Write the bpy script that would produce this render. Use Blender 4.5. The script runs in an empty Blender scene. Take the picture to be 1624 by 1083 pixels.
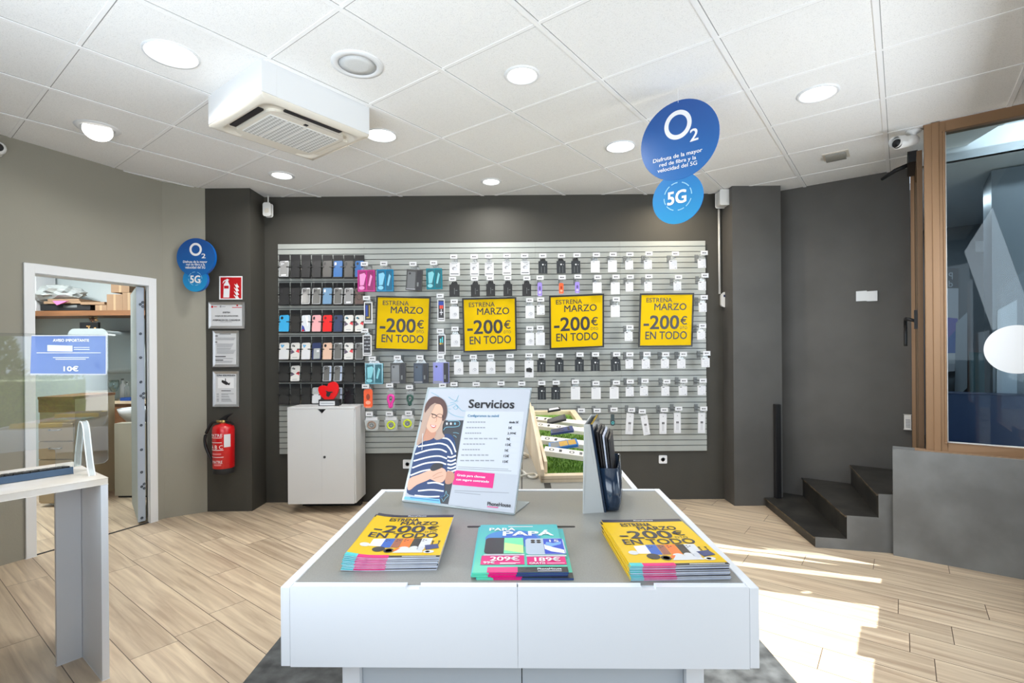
import bpy, bmesh, math, random
from mathutils import Vector, Matrix
from mathutils.geometry import tessellate_polygon
random.seed(7)
V = Vector
scene = bpy.context.scene
COL = scene.collection

# ------------------------------------------------------------------ camera, world, sun, exposure
F, PX, HY = 810.0, 812.0, 560.0          # focal length in px, principal column, horizon row at the centre
ROLL = math.radians(0.45)
CAMZ = 1.40
cr, sr = math.cos(ROLL), math.sin(ROLL)
cam_d = bpy.data.cameras.new('camera')
cam_d.sensor_width = 36.0
cam_d.lens = 36.0 * F / 1624.0
cam_d.shift_y = (HY - 541.5) / 1624.0
cam_d.clip_start = 0.02
cam = bpy.data.objects.new('camera', cam_d)
COL.objects.link(cam)
cam.matrix_world = Matrix(((cr, sr, 0, 0), (0, 0, -1, 0), (-sr, cr, 0, CAMZ), (0, 0, 0, 1)))
scene.camera = cam

vs = scene.view_settings
vs.view_transform = 'Standard'
vs.look = 'None'
vs.gamma = 1.0
vs.use_curve_mapping = False
vs.exposure = -0.30
scene.cycles.use_denoising = True
scene.cycles.max_bounces = 10
scene.cycles.diffuse_bounces = 5
scene.cycles.transparent_max_bounces = 24
scene.cycles.sample_clamp_indirect = 6.0
scene.cycles.caustics_reflective = False
scene.cycles.caustics_refractive = False

world = bpy.data.worlds.new('sky')
scene.world = world
world.use_nodes = True
wn = world.node_tree
wn.nodes.clear()
wo = wn.nodes.new('ShaderNodeOutputWorld')
wb = wn.nodes.new('ShaderNodeBackground')
wb.inputs[0].default_value = (0.72, 0.85, 1.0, 1)
wb.inputs[1].default_value = 2.2
wn.links.new(wb.outputs[0], wo.inputs[0])

SUN_H = V((-0.94, 0.34))
SUN_T = 0.86
sun_d = bpy.data.lights.new('sun', 'SUN')
sun_d.energy = 20.0
sun_d.angle = math.radians(0.5)
sun_d.color = (1.0, 0.965, 0.92)
sun = bpy.data.objects.new('sun', sun_d)
COL.objects.link(sun)
sun.location = (6, -2, 6)
sun.rotation_euler = V((SUN_H.x, SUN_H.y, -SUN_T)).to_track_quat('-Z', 'Y').to_euler()

A = V((0.607, 0.795, 0)).normalized()    # the two directions of the shop's grid
B = V((0.795, -0.607, 0)).normalized()
Z3 = V((0, 0, 1))
CEIL, DFAC, AREAR, AWIN = 2.90, 0.70, -0.43, 4.345


def ab(a, b, z=0.0):
    p = A * a + B * b
    return V((p.x, p.y, z))


def area_light(name, loc, direction, sx, sy, power, color, spread=180, shape='RECTANGLE', parent=None):
    d = bpy.data.lights.new(name, 'AREA')
    d.shape = shape
    d.size = sx
    d.size_y = sy
    d.energy = power
    d.color = color
    d.spread = math.radians(spread)
    o = bpy.data.objects.new(name, d)
    COL.objects.link(o)
    q = V(direction).to_track_quat('-Z', 'Y')
    o.matrix_world = Matrix.Translation(loc) @ q.to_matrix().to_4x4()
    return o


# daylight fill: area lamps added at the shop front and at a made-up rear window
area_light('daylight_fill', ab(3.0, 0.66, 1.75), (-B - Z3 * 0.25), 2.0, 1.3, 58, (0.84, 0.92, 1.0))
area_light('daylight_fill', ab(0.05, 0.62, 1.9), (-B + A * 0.75 + Z3 * 0.30), 0.9, 1.3, 9, (0.80, 0.90, 1.0))
area_light('daylight_fill', ab(-0.38, -1.6, 1.6), (A + Z3 * 0.9), 2.6, 1.6, 72, (0.84, 0.92, 1.0))  # rear fill lamp, tilted up to brighten the ceiling

# ------------------------------------------------------------------ pixel -> place helpers


def ray(px, py):
    u, v = (px - PX) / F, (HY - py) / F
    return V((u * cr + v * sr, 1.0, -u * sr + v * cr))


CAM = V((0, 0, CAMZ))


def aty(px, py, y):
    return CAM + ray(px, py) * y


def onz(px, py, z):
    d = ray(px, py)
    return CAM + d * ((z - CAMZ) / d.z)


def onpl(px, py, p, n):
    d = ray(px, py)
    return CAM + d * ((V(p) - CAM).dot(n) / d.dot(n))


# ------------------------------------------------------------------ materials


def lin(c):
    def f(x):
        x /= 255.0
        return x / 12.92 if x <= 0.04045 else ((x + 0.055) / 1.055) ** 2.4
    return (f(c[0]), f(c[1]), f(c[2]), 1.0)


MATS = {}


def mat(name, rgb, rough=0.5, metal=0.0, spec=0.5, bump=0.0, bscale=200.0, var=0.0, vscale=6.0, coat=0.0):
    key = name
    if key in MATS:
        return MATS[key]
    m = bpy.data.materials.new(name)
    m.use_nodes = True
    nt = m.node_tree
    b = nt.nodes['Principled BSDF']
    c = lin(rgb)
    b.inputs['Base Color'].default_value = c
    b.inputs['Roughness'].default_value = rough
    b.inputs['Metallic'].default_value = metal
    b.inputs['Specular IOR Level'].default_value = spec
    if coat:
        b.inputs['Coat Weight'].default_value = coat
        b.inputs['Coat Roughness'].default_value = 0.05
    if bump or var:
        tc = nt.nodes.new('ShaderNodeTexCoord')
    if bump:
        n = nt.nodes.new('ShaderNodeTexNoise')
        n.inputs['Scale'].default_value = bscale
        n.inputs['Detail'].default_value = 4
        bp = nt.nodes.new('ShaderNodeBump')
        bp.inputs['Strength'].default_value = bump
        bp.inputs['Distance'].default_value = 0.002
        nt.links.new(tc.outputs['Object'], n.inputs['Vector'])
        nt.links.new(n.outputs['Fac'], bp.inputs['Height'])
        nt.links.new(bp.outputs['Normal'], b.inputs['Normal'])
    if var:
        n = nt.nodes.new('ShaderNodeTexNoise')
        n.inputs['Scale'].default_value = vscale
        n.inputs['Detail'].default_value = 5
        mx = nt.nodes.new('ShaderNodeMix')
        mx.data_type = 'RGBA'
        mx.inputs[6].default_value = tuple(x * (1 - var) for x in c[:3]) + (1,)
        mx.inputs[7].default_value = tuple(min(1, x * (1 + var)) for x in c[:3]) + (1,)
        nt.links.new(tc.outputs['Object'], n.inputs['Vector'])
        nt.links.new(n.outputs['Fac'], mx.inputs[0])
        nt.links.new(mx.outputs[2], b.inputs['Base Color'])
    MATS[key] = m
    return m


def emit(name, rgb, strength):
    if name in MATS:
        return MATS[name]
    m = bpy.data.materials.new(name)
    m.use_nodes = True
    nt = m.node_tree
    b = nt.nodes['Principled BSDF']
    b.inputs['Base Color'].default_value = lin(rgb)
    b.inputs['Emission Color'].default_value = lin(rgb)
    b.inputs['Emission Strength'].default_value = strength
    MATS[name] = m
    return m


def glassy(name, tint=(255, 255, 255), gloss=0.08, body=None, bodyfac=0.0, rough=0.02, fres=0.5):
    """thin clear sheet: transparent, with a mirror layer and an optional milky body"""
    if name in MATS:
        return MATS[name]
    m = bpy.data.materials.new(name)
    m.use_nodes = True
    nt = m.node_tree
    nt.nodes.clear()
    out = nt.nodes.new('ShaderNodeOutputMaterial')
    tr = nt.nodes.new('ShaderNodeBsdfTransparent')
    tr.inputs[0].default_value = lin(tint)
    gl = nt.nodes.new('ShaderNodeBsdfGlossy')
    gl.inputs['Roughness'].default_value = rough
    mx = nt.nodes.new('ShaderNodeMixShader')
    lw = nt.nodes.new('ShaderNodeLayerWeight')
    lw.inputs['Blend'].default_value = 0.25
    ma = nt.nodes.new('ShaderNodeMath')
    ma.operation = 'MULTIPLY_ADD'
    ma.inputs[1].default_value = fres
    ma.inputs[2].default_value = gloss
    ma.use_clamp = True
    nt.links.new(lw.outputs['Fresnel'], ma.inputs[0])
    nt.links.new(ma.outputs[0], mx.inputs[0])
    base = tr
    if body:
        df = nt.nodes.new('ShaderNodeBsdfDiffuse')
        df.inputs[0].default_value = lin(body)
        m2 = nt.nodes.new('ShaderNodeMixShader')
        m2.inputs[0].default_value = bodyfac
        nt.links.new(tr.outputs[0], m2.inputs[1])
        nt.links.new(df.outputs[0], m2.inputs[2])
        base = m2
    nt.links.new(base.outputs[0], mx.inputs[1])
    nt.links.new(gl.outputs[0], mx.inputs[2])
    nt.links.new(mx.outputs[0], out.inputs[0])
    MATS[name] = m
    return m


def math_node(nt, op, a=None, b=None, c=None):
    n = nt.nodes.new('ShaderNodeMath')
    n.operation = op
    for i, x in enumerate((a, b, c)):
        if x is None:
            continue
        if isinstance(x, (int, float)):
            n.inputs[i].default_value = x
        else:
            nt.links.new(x, n.inputs[i])
    return n.outputs[0]


def wood_floor():
    m = bpy.data.materials.new('wood_look_planks')
    m.use_nodes = True
    nt = m.node_tree
    bs = nt.nodes['Principled BSDF']
    tc = nt.nodes.new('ShaderNodeTexCoord')
    sx = nt.nodes.new('ShaderNodeSeparateXYZ')
    nt.links.new(tc.outputs['Object'], sx.inputs[0])
    X, Y = sx.outputs[0], sx.outputs[1]
    a = math_node(nt, 'ADD', math_node(nt, 'MULTIPLY', X, A.x), math_node(nt, 'MULTIPLY', Y, A.y))
    b = math_node(nt, 'ADD', math_node(nt, 'MULTIPLY', X, B.x), math_node(nt, 'MULTIPLY', Y, B.y))
    ra = math_node(nt, 'DIVIDE', math_node(nt, 'SUBTRACT', a, 0.08), 0.2)
    row = math_node(nt, 'FLOOR', ra)
    fa = math_node(nt, 'FRACT', ra)
    wn1 = nt.nodes.new('ShaderNodeTexWhiteNoise')
    wn1.noise_dimensions = '1D'
    nt.links.new(row, wn1.inputs['W'])
    rb = math_node(nt, 'ADD', math_node(nt, 'DIVIDE', b, 1.2), wn1.outputs['Value'])
    colm = math_node(nt, 'FLOOR', rb)
    fb = math_node(nt, 'FRACT', rb)
    ea = math_node(nt, 'MULTIPLY', math_node(nt, 'SUBTRACT', 0.5, math_node(nt, 'ABSOLUTE', math_node(nt, 'SUBTRACT', fa, 0.5))), 0.2)
    eb = math_node(nt, 'MULTIPLY', math_node(nt, 'SUBTRACT', 0.5, math_node(nt, 'ABSOLUTE', math_node(nt, 'SUBTRACT', fb, 0.5))), 1.2)
    edge = math_node(nt, 'MINIMUM', ea, eb)
    seam = math_node(nt, 'LESS_THAN', edge, 0.0018)
    wn2 = nt.nodes.new('ShaderNodeTexWhiteNoise')
    wn2.noise_dimensions = '2D'
    cv = nt.nodes.new('ShaderNodeCombineXYZ')
    nt.links.new(row, cv.inputs[0])
    nt.links.new(colm, cv.inputs[1])
    nt.links.new(cv.outputs[0], wn2.inputs['Vector'])
    # grain: stretched noise
    gv = nt.nodes.new('ShaderNodeCombineXYZ')
    nt.links.new(math_node(nt, 'MULTIPLY', b, 1.6), gv.inputs[0])
    nt.links.new(math_node(nt, 'MULTIPLY', a, 26.0), gv.inputs[1])
    nt.links.new(math_node(nt, 'MULTIPLY', wn2.outputs['Value'], 37.0), gv.inputs[2])
    ns = nt.nodes.new('ShaderNodeTexNoise')
    ns.inputs['Scale'].default_value = 1.0
    ns.inputs['Detail'].default_value = 6
    ns.inputs['Distortion'].default_value = 0.6
    nt.links.new(gv.outputs[0], ns.inputs['Vector'])
    ramp = nt.nodes.new('ShaderNodeValToRGB')
    ramp.color_ramp.elements[0].position = 0.30
    ramp.color_ramp.elements[0].color = lin((172, 150, 127))
    ramp.color_ramp.elements[1].position = 0.68
    ramp.color_ramp.elements[1].color = lin((216, 197, 170))
    nt.links.new(ns.outputs['Fac'], ramp.inputs[0])
    hs = nt.nodes.new('ShaderNodeHueSaturation')
    nt.links.new(ramp.outputs[0], hs.inputs['Color'])
    nt.links.new(math_node(nt, 'MULTIPLY_ADD', wn2.outputs['Value'], 0.22, 0.90), hs.inputs['Value'])
    mx = nt.nodes.new('ShaderNodeMix')
    mx.data_type = 'RGBA'
    nt.links.new(seam, mx.inputs[0])
    nt.links.new(hs.outputs[0], mx.inputs[6])
    mx.inputs[7].default_value = lin((92, 76, 62))
    nt.links.new(mx.outputs[2], bs.inputs['Base Color'])
    bs.inputs['Roughness'].default_value = 0.38
    bp = nt.nodes.new('ShaderNodeBump')
    bp.inputs['Strength'].default_value = 0.3
    bp.inputs['Distance'].default_value = 0.001
    nt.links.new(math_node(nt, 'SUBTRACT', ns.outputs['Fac'], math_node(nt, 'MULTIPLY', seam, 1.0)), bp.inputs['Height'])
    nt.links.new(bp.outputs[0], bs.inputs['Normal'])
    return m


def speckle(name, base, dark, scale=260.0, rough=0.9):
    m = bpy.data.materials.new(name)
    m.use_nodes = True
    nt = m.node_tree
    bs = nt.nodes['Principled BSDF']
    tc = nt.nodes.new('ShaderNodeTexCoord')
    n = nt.nodes.new('ShaderNodeTexNoise')
    n.inputs['Scale'].default_value = scale
    n.inputs['Detail'].default_value = 3
    nt.links.new(tc.outputs['Object'], n.inputs['Vector'])
    r = nt.nodes.new('ShaderNodeValToRGB')
    r.color_ramp.elements[0].position = 0.30
    r.color_ramp.elements[0].color = lin(dark)
    r.color_ramp.elements[1].position = 0.46
    r.color_ramp.elements[1].color = lin(base)
    nt.links.new(n.outputs['Fac'], r.inputs[0])
    nt.links.new(r.outputs[0], bs.inputs['Base Color'])
    bs.inputs['Roughness'].default_value = rough
    bp = nt.nodes.new('ShaderNodeBump')
    bp.inputs['Strength'].default_value = 0.35
    bp.inputs['Distance'].default_value = 0.003
    nt.links.new(n.outputs['Fac'], bp.inputs['Height'])
    nt.links.new(bp.outputs[0], bs.inputs['Normal'])
    return m


def two_tone(name, c0, c1, scale, rough, detail=6, p0=0.35, p1=0.65, stretch=(1, 1, 1)):
    m = bpy.data.materials.new(name)
    m.use_nodes = True
    nt = m.node_tree
    bs = nt.nodes['Principled BSDF']
    tc = nt.nodes.new('ShaderNodeTexCoord')
    mp = nt.nodes.new('ShaderNodeMapping')
    mp.inputs['Scale'].default_value = stretch
    nt.links.new(tc.outputs['Object'], mp.inputs[0])
    n = nt.nodes.new('ShaderNodeTexNoise')
    n.inputs['Scale'].default_value = scale
    n.inputs['Detail'].default_value = detail
    nt.links.new(mp.outputs[0], n.inputs['Vector'])
    r = nt.nodes.new('ShaderNodeValToRGB')
    r.color_ramp.elements[0].position = p0
    r.color_ramp.elements[0].color = lin(c0)
    r.color_ramp.elements[1].position = p1
    r.color_ramp.elements[1].color = lin(c1)
    nt.links.new(n.outputs['Fac'], r.inputs[0])
    nt.links.new(r.outputs[0], bs.inputs['Base Color'])
    bs.inputs['Roughness'].default_value = rough
    MATS[name] = m
    return m


def linear_print(name, c0, c1, axis, lo, hi, rough=0.35):
    """a printed two-colour blend across a sign (object axis 0/1/2)"""
    if name in MATS:
        return MATS[name]
    m = bpy.data.materials.new(name)
    m.use_nodes = True
    nt = m.node_tree
    bs = nt.nodes['Principled BSDF']
    tc = nt.nodes.new('ShaderNodeTexCoord')
    sx = nt.nodes.new('ShaderNodeSeparateXYZ')
    nt.links.new(tc.outputs['Object'], sx.inputs[0])
    mr = nt.nodes.new('ShaderNodeMapRange')
    mr.inputs['From Min'].default_value = lo
    mr.inputs['From Max'].default_value = hi
    nt.links.new(sx.outputs[axis], mr.inputs['Value'])
    mx = nt.nodes.new('ShaderNodeMix')
    mx.data_type = 'RGBA'
    nt.links.new(mr.outputs[0], mx.inputs[0])
    mx.inputs[6].default_value = lin(c0)
    mx.inputs[7].default_value = lin(c1)
    nt.links.new(mx.outputs[2], bs.inputs['Base Color'])
    bs.inputs['Roughness'].default_value = rough
    MATS[name] = m
    return m


M_FLOOR = wood_floor()
M_TILE = speckle('ceiling_tile', (243, 243, 242), (220, 220, 219))
M_TBAR = mat('ceiling_bar', (246, 246, 246), 0.5)
M_GAP = mat('ceiling_gap', (158, 158, 156), 0.9)
M_TAUPE = mat('taupe_paint', (152, 149, 137), 0.75, bump=0.25, bscale=90, var=0.05, vscale=2.5)
M_DARK = mat('dark_grey_paint', (66, 64, 58), 0.7, bump=0.2, bscale=90, var=0.08, vscale=2.5)
M_DARKR = two_tone('scuffed_grey_paint', (78, 76, 73), (88, 86, 83), 2.2, 0.6, 8)
M_LOWW = two_tone('scuffed_low_wall_paint', (108, 109, 108), (130, 132, 132), 3.0, 0.5, 9)
M_WHITE = mat('white_laminate', (232, 235, 240), 0.35)
M_WHITEP = mat('white_plastic', (228, 228, 226), 0.4)
M_WPAINT = mat('white_paint', (232, 234, 236), 0.4)
M_CREAM = mat('cream_plastic', (222, 216, 204), 0.45)
M_GREYTOP = two_tone('grey_table_laminate', (140, 139, 134), (150, 149, 144), 400, 0.33, 2)
M_GREYP = mat('grey_plastic', (120, 124, 124), 0.5)
M_BLACK = mat('black_plastic', (22, 22, 24), 0.4)
M_BLACKM = mat('matte_black', (30, 30, 32), 0.7)
M_BLACKC = mat('black_case', (31, 31, 33), 0.55)
M_STEEL = mat('steel', (170, 172, 175), 0.3, 1.0)
M_ALU = mat('brushed_aluminium', (196, 196, 198), 0.35, 0.9)
M_BRONZE = mat('bronze_aluminium', (146, 114, 84), 0.38, 0.25, var=0.06, vscale=3)
M_BRONZED = mat('bronze_aluminium_dark', (104, 80, 56), 0.45, 0.3)
M_YEL = mat('yellow_print', (236, 194, 2), 0.30)
M_YELG = mat('yellow_gloss_print', (222, 184, 0), 0.5, spec=0.1)
M_INK = mat('dark_ink', (42, 40, 44), 0.4)
M_INKN = mat('navy_ink', (38, 40, 66), 0.4)
M_WINK = mat('white_ink', (244, 244, 246), 0.5)
M_MAG = mat('magenta_print', (226, 0, 122), 0.4)
M_CYAN = mat('cyan_print', (70, 200, 205), 0.4)
M_PAPER = mat('paper', (218, 219, 222), 0.6)
M_PAGES = two_tone('page_edges', (176, 184, 206), (226, 229, 240), 60, 0.7, 3, stretch=(0.5, 0.5, 18))
M_GREYINK = mat('grey_ink', (150, 152, 158), 0.6)
M_LGREY = mat('light_grey_print', (205, 207, 214), 0.6)
M_RED = mat('red_paint', (206, 14, 22), 0.25, coat=0.4)
M_REDSIGN = mat('red_sign', (196, 16, 24), 0.4)
M_CARD = mat('cardboard', (150, 122, 96), 0.85, var=0.1, vscale=20)
M_PINE = two_tone('pale_plywood', (214, 190, 158), (234, 214, 186), 9, 0.55, 5, stretch=(1, 1, 0.12))
M_BROWN = two_tone('brown_wood', (112, 74, 46), (140, 96, 62), 10, 0.5, 5, stretch=(0.2, 2, 2))
M_BEIGE = mat('beige_laminate', (176, 158, 130), 0.5)
M_GRASS0 = two_tone('artificial_grass', (48, 92, 26), (128, 168, 60), 130, 0.9, 4)
M_STEP = two_tone('black_step_tile', (34, 33, 31), (56, 54, 50), 7, 0.45, 8)
M_STEPE = two_tone('worn_step_edge', (58, 50, 40), (112, 98, 78), 14, 0.6, 8)
M_MATT = two_tone('dark_slate_mat', (44, 46, 47), (100, 103, 104), 13, 0.55, 15, p0=0.32, p1=0.80)
M_SLAT = mat('slat_laminate', (170, 174, 170), 0.38)
M_GROOVE = mat('slat_groove', (84, 86, 86), 0.5)
M_CLEAR = glassy('clear_plastic', (250, 252, 252), 0.06, (225, 228, 230), 0.22)
M_ACRYL = glassy('clear_acrylic', (246, 250, 249), 0.20)
M_ACRYLE = glassy('acrylic_edge', (226, 236, 236), 0.10, (222, 230, 232), 0.55)
M_PANE = glassy('window_glass', (225, 236, 240), 0.02, fres=0.2)
M_SHOPG = glassy('shopfront_glass', (250, 252, 252), 0.02)
M_BAG = glassy('cloudy_bag', (240, 244, 244), 0.15, (214, 220, 220), 0.6, 0.2)
M_BLUE = mat('blue_print', (0, 100, 190), 0.35)
M_LAMP = emit('lamp_face', (255, 253, 248), 6.0)
M_ROOMW = mat('storeroom_wall', (192, 202, 204), 0.7)
M_TEALW = mat('vestibule_wall', (112, 120, 127), 0.45, var=0.1, vscale=2)
M_NAVY = mat('navy_board', (30, 48, 82), 0.4, var=0.12, vscale=4)

# ------------------------------------------------------------------ mesh building
TXT = {}


def text_geo(s, bold=0.0, space=1.0):
    bold = 0.0
    k = (s, bold, space)
    if k in TXT:
        return TXT[k]
    c = bpy.data.curves.new('lettering', 'FONT')
    c.body = s
    c.size = 1.0
    c.offset = bold
    c.space_character = space
    c.resolution_u = 3
    o = bpy.data.objects.new('lettering', c)
    me = bpy.data.meshes.new_from_object(o)
    vs_ = [v.co.copy() for v in me.vertices]
    fs = [tuple(p.vertices) for p in me.polygons]
    x0 = min(v.x for v in vs_); x1 = max(v.x for v in vs_)
    y0 = min(v.y for v in vs_); y1 = max(v.y for v in vs_)
    out = ([((v.x - x0) / (x1 - x0), (v.y - y0) / (y1 - y0)) for v in vs_], fs)
    bpy.data.objects.remove(o)
    bpy.data.curves.remove(c)
    bpy.data.meshes.remove(me)
    TXT[k] = out
    return out


MW = {}          # world matrix of every thing we made


class MB:
    def __init__(self):
        self.v, self.f, self.m, self.s, self.mats = [], [], [], [], []

    def mi(self, m):
        if m not in self.mats:
            self.mats.append(m)
        return self.mats.index(m)

    def face(self, pts, m, smooth=False):
        i = len(self.v)
        self.v += [V(p) for p in pts]
        self.f.append(tuple(range(i, i + len(pts))))
        self.m.append(self.mi(m))
        self.s.append(smooth)
        return self

    def raw(self, vs_, fs, m, smooth=False):
        i = len(self.v)
        self.v += [V(p) for p in vs_]
        k = self.mi(m)
        for f in fs:
            self.f.append(tuple(i + j for j in f))
            self.m.append(k)
            self.s.append(smooth)
        return self

    def box(self, lo, hi, m, M=None):
        x0, y0, z0 = lo
        x1, y1, z1 = hi
        p = [V(q) for q in ((x0, y0, z0), (x1, y0, z0), (x1, y1, z0), (x0, y1, z0), (x0, y0, z1), (x1, y0, z1), (x1, y1, z1), (x0, y1, z1))]
        if M is not None:
            p = [M @ q for q in p]
        return self.raw(p, [(0, 3, 2, 1), (4, 5, 6, 7), (0, 1, 5, 4), (1, 2, 6, 5), (2, 3, 7, 6), (3, 0, 4, 7)], m)

    def prism(self, pts, vec, m, side=None, back=True):
        """polygon pts (front) pushed by vec"""
        pts = [V(p) for p in pts]
        vec = V(vec)
        n = len(pts)
        q = [p + vec for p in pts]
        self.raw(pts, [tuple(range(n))], m)
        if back:
            self.raw(q, [tuple(reversed(range(n)))], side or m)
        self.raw(pts + q, [(i, (i + 1) % n, n + (i + 1) % n, n + i) for i in range(n)], side or m)
        return self

    def tube(self, path, r, m, n=8, smooth=True, caps=True):
        path = [V(p) for p in path]
        rr = r if isinstance(r, (list, tuple)) else [r] * len(path)
        vs_, fs = [], []
        up = V((0, 0, 1))
        for i, p in enumerate(path):
            t = (path[min(i + 1, len(path) - 1)] - path[max(i - 1, 0)]).normalized()
            if abs(t.dot(up)) > 0.95:
                up = V((1, 0, 0)) if abs(t.x) < 0.9 else V((0, 1, 0))
            a = t.cross(up).normalized()
            b = t.cross(a).normalized()
            for k in range(n):
                th = 2 * math.pi * k / n
                vs_.append(p + (a * math.cos(th) + b * math.sin(th)) * rr[i])
        for i in range(len(path) - 1):
            for k in range(n):
                fs.append((i * n + k, i * n + (k + 1) % n, (i + 1) * n + (k + 1) % n, (i + 1) * n + k))
        if caps:
            fs.append(tuple(reversed(range(n))))
            fs.append(tuple(range((len(path) - 1) * n, len(path) * n)))
        return self.raw(vs_, fs, m, smooth)

    def lathe(self, prof, m, M=None, n=24, smooth=True):
        """profile of (radius, height) turned about local z"""
        vs_, fs = [], []
        for (r, h) in prof:
            for k in range(n):
                th = 2 * math.pi * k / n
                p = V((r * math.cos(th), r * math.sin(th), h))
                vs_.append(M @ p if M is not None else p)
        for i in range(len(prof) - 1):
            for k in range(n):
                fs.append((i * n + k, i * n + (k + 1) % n, (i + 1) * n + (k + 1) % n, (i + 1) * n + k))
        if prof[0][0] > 1e-6:
            fs.append(tuple(reversed(range(n))))
        if prof[-1][0] > 1e-6:
            fs.append(tuple(range((len(prof) - 1) * n, len(prof) * n)))
        return self.raw(vs_, fs, m, smooth)

    def text(self, s, bl, br, tl, m, bold=0.0, space=1.0):
        co, fs = text_geo(s, bold, space)
        bl, br, tl = V(bl), V(br), V(tl)
        ux, uy = br - bl, tl - bl
        if bold > 0.008:
            e = bold * 1.15 * uy.length
            nn = ux.cross(uy).normalized() * 0.00022
            for i_, (sx_, sy_) in enumerate(((1, 1), (-1, 1), (1, -1), (-1, -1))):
                o_ = ux.normalized() * (e * sx_) + uy.normalized() * (e * sy_ * 0.8) + nn * i_
                self.raw([bl + o_ + ux * x + uy * y for x, y in co], fs, m)
            return self
        return self.raw([bl + ux * x + uy * y for x, y in co], fs, m)

    def build(self, name, parent=None, origin=None, bevel=0.0, bseg=2):
        me = bpy.data.meshes.new(name)
        o = bpy.data.objects.new(name, me)
        if parent is not None:
            Mi = MW[parent.name].inverted()
        else:
            if origin is None:
                xs = [v.x for v in self.v]; ys = [v.y for v in self.v]; zs = [v.z for v in self.v]
                origin = V(((min(xs) + max(xs)) / 2, (min(ys) + max(ys)) / 2, min(zs)))
            MW[o.name] = Matrix.Translation(origin)
            Mi = MW[o.name].inverted()
            o.matrix_world = MW[o.name]
        me.from_pydata([Mi @ v for v in self.v], [], self.f)
        for m in self.mats:
            me.materials.append(m)
        me.polygons.foreach_set('material_index', self.m)
        me.polygons.foreach_set('use_smooth', self.s)
        me.update()
        bm = bmesh.new()
        bm.from_mesh(me)
        bmesh.ops.remove_doubles(bm, verts=bm.verts, dist=1e-6)
        bm.to_mesh(me)
        bm.free()
        COL.objects.link(o)
        if parent is not None:
            o.parent = parent
            MW[o.name] = MW[parent.name].copy()
        if bevel:
            md = o.modifiers.new('bevel', 'BEVEL')
            md.width = bevel
            md.segments = bseg
            md.limit_method = 'ANGLE'
            md.angle_limit = math.radians(40)
        return o


def tag(o, label=None, cat=None, group=None, kind=None):
    if label:
        o['label'] = label
    if cat:
        o['category'] = cat
    if group:
        o['group'] = group
    if kind:
        o['kind'] = kind
    return o


def thing(name, label, cat, loc=(0, 0, 0), M=None, group=None):
    o = bpy.data.objects.new(name, None)
    COL.objects.link(o)
    o.empty_display_size = 0.05
    mw = M.copy() if M is not None else Matrix.Translation(V(loc))
    o.matrix_world = mw
    MW[o.name] = mw
    return tag(o, label, cat, group)


def dup(root, M, label=None, group=None):
    r = root.copy()
    COL.objects.link(r)
    r.matrix_world = M
    MW[r.name] = M.copy()
    if label:
        r['label'] = label
    if group:
        r['group'] = group
    for ch in list(root.children):
        c = ch.copy()
        COL.objects.link(c)
        c.parent = r
        for g in ch.children:
            d = g.copy()
            COL.objects.link(d)
            d.parent = c
    return r


def struct(mb, name, parent=None, label=None, bevel=0.0):
    o = mb.build(name, parent, bevel=bevel)
    if parent is None:
        o['kind'] = 'structure'
        if label:
            o['label'] = label
    return o


def rrect(w, h, r, n=4, cx=0.0, cy=0.0):
    pts = []
    for (sx, sy, a0) in ((1, 1, 0), (-1, 1, 90), (-1, -1, 180), (1, -1, 270)):
        for k in range(n + 1):
            th = math.radians(a0 + 90.0 * k / n)
            pts.append((cx + sx * (w / 2 - r) + r * math.cos(th), cy + sy * (h / 2 - r) + r * math.sin(th)))
    return pts


def circ(cx, cy, rx, ry=None, n=24, a0=0, a1=360):
    ry = rx if ry is None else ry
    k = n if a1 - a0 == 360 else n + 1
    return [(cx + rx * math.cos(math.radians(a0 + (a1 - a0) * i / n)), cy + ry * math.sin(math.radians(a0 + (a1 - a0) * i / n))) for i in range(k)]


def smooth_loop(pts, k=4):
    out, n = [], len(pts)
    for i in range(n):
        p0, p1, p2, p3 = (V(pts[(i + j - 1) % n]) for j in range(4))
        for s in range(k):
            t = s / k
            out.append(tuple(0.5 * ((2 * p1) + (p2 - p0) * t + (2 * p0 - 5 * p1 + 4 * p2 - p3) * t * t + (3 * p1 - p0 - 3 * p2 + p3) * t ** 3)))
    return out


def smooth_path(pts, k=6):
    P = [V(p) for p in pts]
    P = [P[0] * 2 - P[1]] + P + [P[-1] * 2 - P[-2]]
    out = []
    for i in range(1, len(P) - 2):
        p0, p1, p2, p3 = P[i - 1:i + 3]
        for s in range(k):
            t = s / k
            out.append(0.5 * ((2 * p1) + (p2 - p0) * t + (2 * p0 - 5 * p1 + 4 * p2 - p3) * t * t + (3 * p1 - p0 - 3 * p2 + p3) * t ** 3))
    out.append(P[-2])
    return out


def frame_from(o, ux, uz):
    """matrix with local x = ux, local z = uz (both unit), y = z cross x"""
    ux, uz = V(ux).normalized(), V(uz).normalized()
    uy = uz.cross(ux).normalized()
    return Matrix(((ux.x, uy.x, uz.x, o[0]), (ux.y, uy.y, uz.y, o[1]), (ux.z, uy.z, uz.z, o[2]), (0, 0, 0, 1)))


ORD = ['first', 'second', 'third', 'fourth', 'fifth', 'sixth', 'seventh', 'eighth', 'ninth', 'tenth', 'eleventh', 'twelfth', 'thirteenth',
       'fourteenth', 'fifteenth', 'sixteenth', 'seventeenth', 'eighteenth', 'nineteenth', 'twentieth', 'twenty-first']
exec_parts = []

# ================================================================== THE SETTING
W2 = V((0.41, 0.912, 0)).normalized()                # along the storeroom-door wall
N2 = V((-0.912, 0.41, 0)).normalized()               # from the shop into the storeroom
DW0 = V((-3.44, 3.43, 0))
F1, F2 = ab(AREAR, DFAC), ab(AWIN, DFAC)
RL = V((-3.89, 2.43, 0))


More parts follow.
